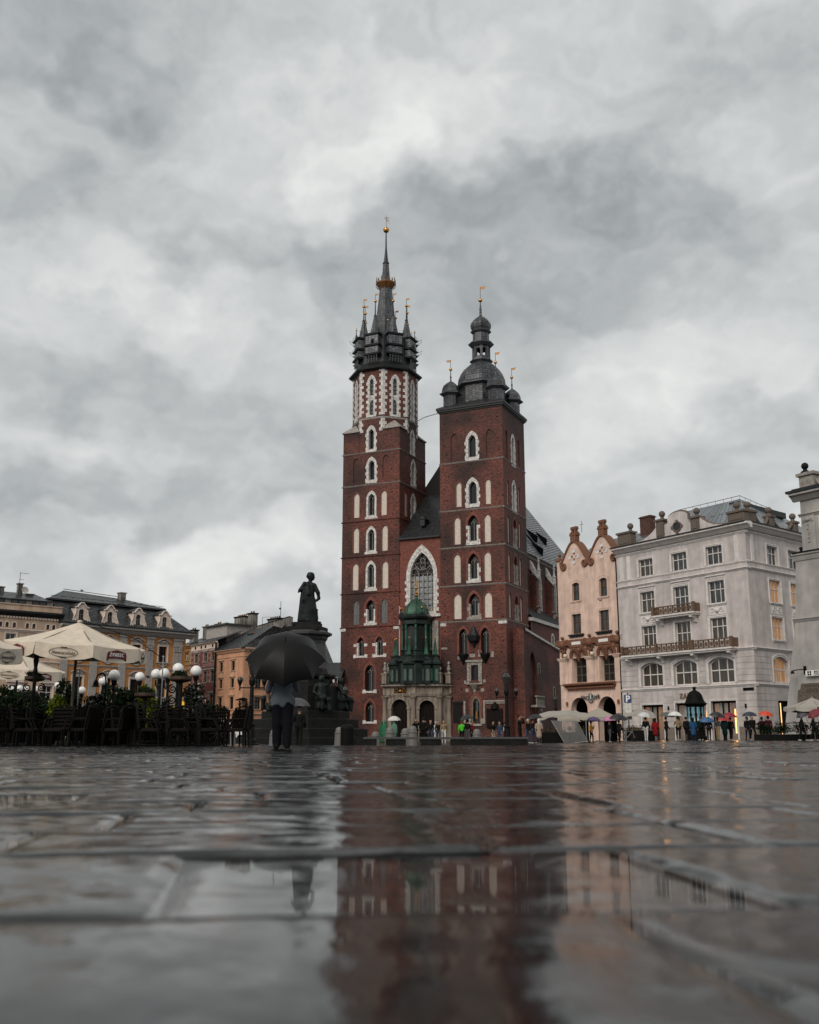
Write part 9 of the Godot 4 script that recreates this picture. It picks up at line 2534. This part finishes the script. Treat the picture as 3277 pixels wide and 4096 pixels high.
func build_people() -> void:
	var skins := {}
	for k in ["stand", "walk", "walk_hair", "hold", "photo", "coat", "poncho"]: skins[k] = skin(pose_bones(k), 0.028, 0.016)
	var SK := Color(0.42, 0.25, 0.17); var HD := Color(0.02, 0.014, 0.01); var HB := Color(0.12, 0.07, 0.03)
	var K := Color(0.012, 0.012, 0.014); var N := Color(0.02, 0.025, 0.045); var GR := Color(0.10, 0.10, 0.11); var WH := Color(0.65, 0.63, 0.6); var TN := Color(0.28, 0.20, 0.12); var JN := Color(0.05, 0.07, 0.11)
	var RD := Color(0.30, 0.02, 0.025); var BL := Color(0.03, 0.10, 0.22); var GN := Color(0.03, 0.13, 0.07); var LM := Color(0.10, 0.62, 0.04); var BE := Color(0.42, 0.32, 0.25); var OR := Color(0.6, 0.25, 0.02)
	# [label, pixel column, depth, pose, turn, top, trousers, shoes, hair, umbrella label, umbrella colour, umbrella side]
	var list := [
		["in white clothes outside the shop holding a grey white umbrella", 2586, 82.0, "hold", 2.6, K, WH, WH, HD, "pale grey umbrella over the person in white clothes", Color(0.5, 0.5, 0.5)],
		["in a long red raincoat outside the shop window", 2624, 84.0, "coat", 2.9, RD, K, K, HD, "", K],
		["in a dark coat under a slate umbrella outside the shop", 2667, 81.0, "hold", 1.8, K, K, K, HD, "slate grey umbrella over the person in dark coat", Color(0.07, 0.075, 0.08)],
		["in a tan coat with white shoes under the white umbrella", 2715, 79.0, "hold", 3.0, TN, K, WH, HB, "white umbrella over the person in tan coat", Color(0.62, 0.62, 0.6)],
		["in black behind the person in tan coat", 2748, 82.0, "stand", 2.2, K, K, K, HD, "", K],
		["in a bright blue raincoat before the advertising column", 2776, 80.0, "coat", 3.1, BL, N, K, HD, "", K],
		["in dark green jacket before the advertising column", 2806, 80.0, "stand", 3.4, Color(0.015, 0.03, 0.02), K, WH, HB, "", K],
		["in dark clothes beside the blue umbrella", 2838, 79.0, "hold", 2.7, N, K, K, HD, "sky blue umbrella held low before the shop window", BL],
		["in grey hooded top and tan trousers under a black umbrella", 2874, 78.0, "hold", -0.9, GR, TN, K, HB, "large black umbrella over the person in grey hooded top", K],
		["in dark green skirt coat under the dark red umbrella", 2902, 79.5, "coat", 2.6, Color(0.01, 0.03, 0.03), K, K, HD, "dark red umbrella low behind the grey hooded top", RD],
		["in black beside the shop doorway under the crimson umbrella", 2926, 80.0, "hold", 2.4, K, K, WH, HD, "crimson umbrella by the shop doorway", Color(0.2, 0.01, 0.02)],
		["in black jacket and white shirt walking under a navy umbrella", 2993, 80.0, "hold", 0.2, K, N, K, HD, "navy umbrella shared by the couple at the house corner", Color(0.02, 0.025, 0.04)],
		["with long dark hair walking beside the white shirted person", 3014, 79.0, "walk_hair", 0.1, K, K, WH, HD, "", K],
		["in black with back turned beside the orange red umbrella", 3052, 80.0, "stand", 3.0, K, K, WH, HD, "", K],
		["in maroon coat under the orange red umbrella", 3078, 79.0, "hold", 2.8, Color(0.06, 0.01, 0.02), K, K, HD, "orange red umbrella next to the house corner", Color(0.55, 0.05, 0.015)],
		["in black walking with white shoes under the tilted grey umbrella", 3212, 72.0, "walk", 1.2, K, K, WH, HD, "grey black umbrella tilted forward by the hedge", Color(0.06, 0.055, 0.07)],
		["in black walking under the tilted dark red umbrella", 3258, 71.0, "walk", 1.2, K, K, WH, HD, "burgundy umbrella tilted forward by the hedge", Color(0.14, 0.012, 0.018)],
		["in grey trousers under the pink umbrella by the stalls", 2440, 83.0, "hold", 2.0, K, GR, WH, HB, "pink and violet umbrella by the market stalls", Color(0.45, 0.16, 0.30)],
		["in black under the big black umbrella by the stalls", 2478, 81.0, "hold", 2.4, K, K, K, HD, "big black umbrella by the market stalls", K],
		["in orange scarf under the purple umbrella by the plastic sheet", 2366, 84.0, "hold", 1.0, OR, K, K, HD, "purple umbrella beside the plastic sheet", Color(0.07, 0.045, 0.13)],
		["in green poncho with the hood up before the porch", 1527, 88.0, "poncho", 2.8, GN, GN, K, HB, "", K],
		["in pale green poncho beside the other poncho", 1541, 86.0, "poncho", 3.3, Color(0.05, 0.17, 0.10), GN, K, HB, "", K],
		["in mint poncho holding a white plastic bag", 1577, 88.0, "poncho", 2.6, Color(0.13, 0.26, 0.20), GN, K, HB, "white umbrella between the ponchos and a bollard", Color(0.55, 0.52, 0.5)],
		["in black raising a camera before the porch doors", 1664, 78.0, "photo", 0.2, K, K, K, HD, "", K],
		["in black with orange cape outside the porch", 1700, 80.0, "stand", 0.9, OR, K, K, HD, "", K],
		["in black standing tall before the second porch door", 1694, 72.0, "stand", 3.1, K, K, K, HD, "", K],
		["in black shirt and jeans walking from the church", 1723, 86.0, "walk", 0.1, K, JN, K, HB, "", K],
		["in white hooded top among the church visitors", 1744, 92.0, "stand", 0.4, WH, WH, K, WH, "", K],
		["in black shirt next to the brown jacket", 1754, 86.0, "walk", 0.0, K, JN, K, HD, "", K],
		["in brown jacket and white trousers walking from the church", 1776, 84.0, "walk", 0.0, TN, WH, WH, HB, "", K],
		["in neon green jacket seen from behind", 1848, 82.0, "stand", 3.1, LM, K, K, HB, "", K],
		["in dark jacket and grey jeans next to the neon green jacket", 1872, 80.0, "stand", 2.6, K, GR, TN, HD, "black umbrella open beside the neon green jacket", K],
		["in red top beyond the neon green jacket", 1888, 88.0, "stand", 1.0, RD, K, K, HD, "", K],
		["in black shirt and beige shorts before the notice board", 1973, 84.0, "stand", 0.8, K, BE, WH, HD, "", K],
		["in blue hooded jacket before the lower tower", 2000, 84.0, "stand", -0.6, JN, JN, K, JN, "", K],
		["in white shirt close to the notice board", 2020, 86.0, "stand", 1.6, WH, K, K, HD, "", K],
		["in black with hand raised, largest figure before the lower tower", 2080, 62.0, "photo", 1.2, K, K, K, HD, "", K],
		["in dark jacket with white hat carrying a pale bag", 2114, 78.0, "walk", 0.7, K, JN, WH, WH, "", K],
		["in dark clothes walking behind a wide black umbrella", 2132, 80.0, "walk", 1.4, K, JN, WH, HD, "wide black umbrella beside the beige coat", K],
		["in long beige coat and pale headscarf", 2157, 78.0, "coat", 3.0, BE, K, K, WH, "", K],
		["with grey hood under a dark umbrella beside the monument steps", 1196, 45.0, "hold", 3.0, K, K, K, GR, "dark grey umbrella over the grey hood beside the monument", Color(0.05, 0.05, 0.055)],
		["in black standing behind the scrolled fence", 770, 33.0, "stand", 2.2, K, K, K, HD, "", K],
	]
	for e in list:
		var at := pxg(e[1], e[2])
		var cols := [SK, e[8], e[5], e[6], e[7]]
		var h := rng.randf_range(0.94, 1.05)
		var o := put(numbered("person"), skin_mesh(skins[e[3]], cols), "cloth", self, Transform3D(Basis(Vector3.UP, e[4]).scaled(Vector3(h, h, h)), at))
		meta(o, "person " + e[0], "person", "people crossing the wet square")
		if e[9] != "":
			var um := StandardMaterial3D.new()
			um.albedo_color = lin(e[10].r, e[10].g, e[10].b); um.roughness = 0.5; um.resource_name = "umbrella_cloth"
			var low := 1.45 if e[9].contains("low") else 1.78
			var bas := Basis(Vector3.UP, e[4])
			var hand: Vector3 = bas * Vector3(0.14, 0, 0.2)
			var lean := Basis(Vector3(0, 0, 1), rng.randf_range(-0.18, 0.18)) * Basis(Vector3(1, 0, 0), rng.randf_range(-0.1, 0.15))
			if e[9].contains("tilted"): lean = Basis(Vector3(0, 0, 1), 0.5) * Basis(Vector3(1, 0, 0), 0.2)
			brolly(e[9], at + hand * h + Vector3(0, low * h, 0), 0.58 if not e[9].contains("big") else 0.72, um, lean)
	# the man in the foreground, back to the camera, large black umbrella over his shoulder
	var fx := ray(1128, 2950).x * 20.7
	var bones := pose_bones("stand")
	var fb := []
	for q in bones:
		if q[4] == 2 and absf(q[0].x) > 0.17: continue      # arms are posed below
		if q[4] == 2 and absf(q[0].x) > 0.2: continue
		fb.append(q)
	fb = fb.filter(func(q): return not (q[4] == 0 and q[0].y < 1.3) and q[4] != 3 and q[4] != 4)
	fb.append([Vector3(-0.08, 0.86, 0), Vector3(0.08, 0.86, 0), 0.11, 0.11, 3, 0.9]); fb.append([Vector3(0, 0.95, 0), Vector3(0, 1.3, 0), 0.17, 0.19, 2, 0.72]); fb.append([Vector3(-0.1, 0.92, 0), Vector3(0.1, 0.92, 0), 0.148, 0.148, 2, 0.85])
	for s in [-1.0, 1.0]:
		fb.append([Vector3(s * 0.1, 0.92, 0), Vector3(s * 0.1, 0.5, 0.03 * s), 0.125, 0.105, 3]); fb.append([Vector3(s * 0.1, 0.5, 0.03 * s), Vector3(s * 0.1, 0.12, 0.06 * s), 0.1, 0.088, 3]); fb.append([Vector3(s * 0.1, 0.05, 0.05 * s - 0.05), Vector3(s * 0.13, 0.045, 0.05 * s + 0.14), 0.05, 0.04, 4])
	fb.append([Vector3(0.21, 1.38, 0), Vector3(0.3, 1.14, 0.0), 0.068, 0.055, 2]); fb.append([Vector3(0.3, 1.2, 0.0), Vector3(0.29, 0.98, 0.08), 0.042, 0.034, 0])
	fb.append([Vector3(-0.21, 1.38, 0), Vector3(-0.28, 1.16, 0.1), 0.068, 0.055, 2]); fb.append([Vector3(-0.28, 1.18, 0.09), Vector3(-0.12, 1.33, 0.24), 0.042, 0.034, 0])
	var hm := MB.new()
	hm.col = SK
	for hd in [[Vector3(0.29, 0.98, 0.08), Vector3(-0.1, -1, 0.25), 1.0], [Vector3(-0.12, 1.33, 0.24), Vector3(0.3, 0.5, 0.1), -1.0]]:
		var a: Vector3 = hd[0]; var d: Vector3 = (hd[1] as Vector3).normalized()
		var side := d.cross(Vector3(1, 0, 0)).normalized()
		hm.tube([a - d * 0.02, a + d * 0.03, a + d * 0.08], [0.03, 0.04, 0.036], 8)
		for i in 4:
			var o := side * (i - 1.5) * 0.02
			var L: float = [0.06, 0.075, 0.07, 0.055][i]
			hm.tube([a + d * 0.075 + o, a + d * (0.075 + L * 0.5) + o + Vector3(-0.008 * hd[2], 0, 0.006), a + d * (0.075 + L * 0.85) + o + Vector3(-0.028 * hd[2], 0, 0.01)], [0.0095, 0.009, 0.008], 6)
		hm.tube([a + d * 0.02 + side * 0.03, a + d * 0.05 + side * 0.05, a + d * 0.085 + side * 0.048], [0.011, 0.01, 0.008], 6)
	hm.col = Color.WHITE
	var fm := skin_mesh(skin(fb, 0.016, 0.011), [SK, HD, Color(0.13, 0.15, 0.175), Color(0.011, 0.011, 0.012), Color(0.012, 0.012, 0.012)], hm)
	var man := put(numbered("person"), fm, "cloth", self, Transform3D(Basis(Vector3.UP, PI + 0.12), Vector3(fx, 0, -20.7)))
	meta(man, "person in grey blue shirt and black trousers hidden behind a big black umbrella", "person", "people crossing the wet square")
	var lean2 := Basis(Vector3(0, 0, 1), -0.08) * Basis(Vector3(1, 0, 0), deg_to_rad(44.0)) * Basis(Vector3.UP, 0.3)
	brolly("large black umbrella tilted back over the shoulder of the person in grey blue shirt", Vector3(fx + 0.05, 1.72, -20.7 + 0.12), 0.80, "brolly_black", lean2)
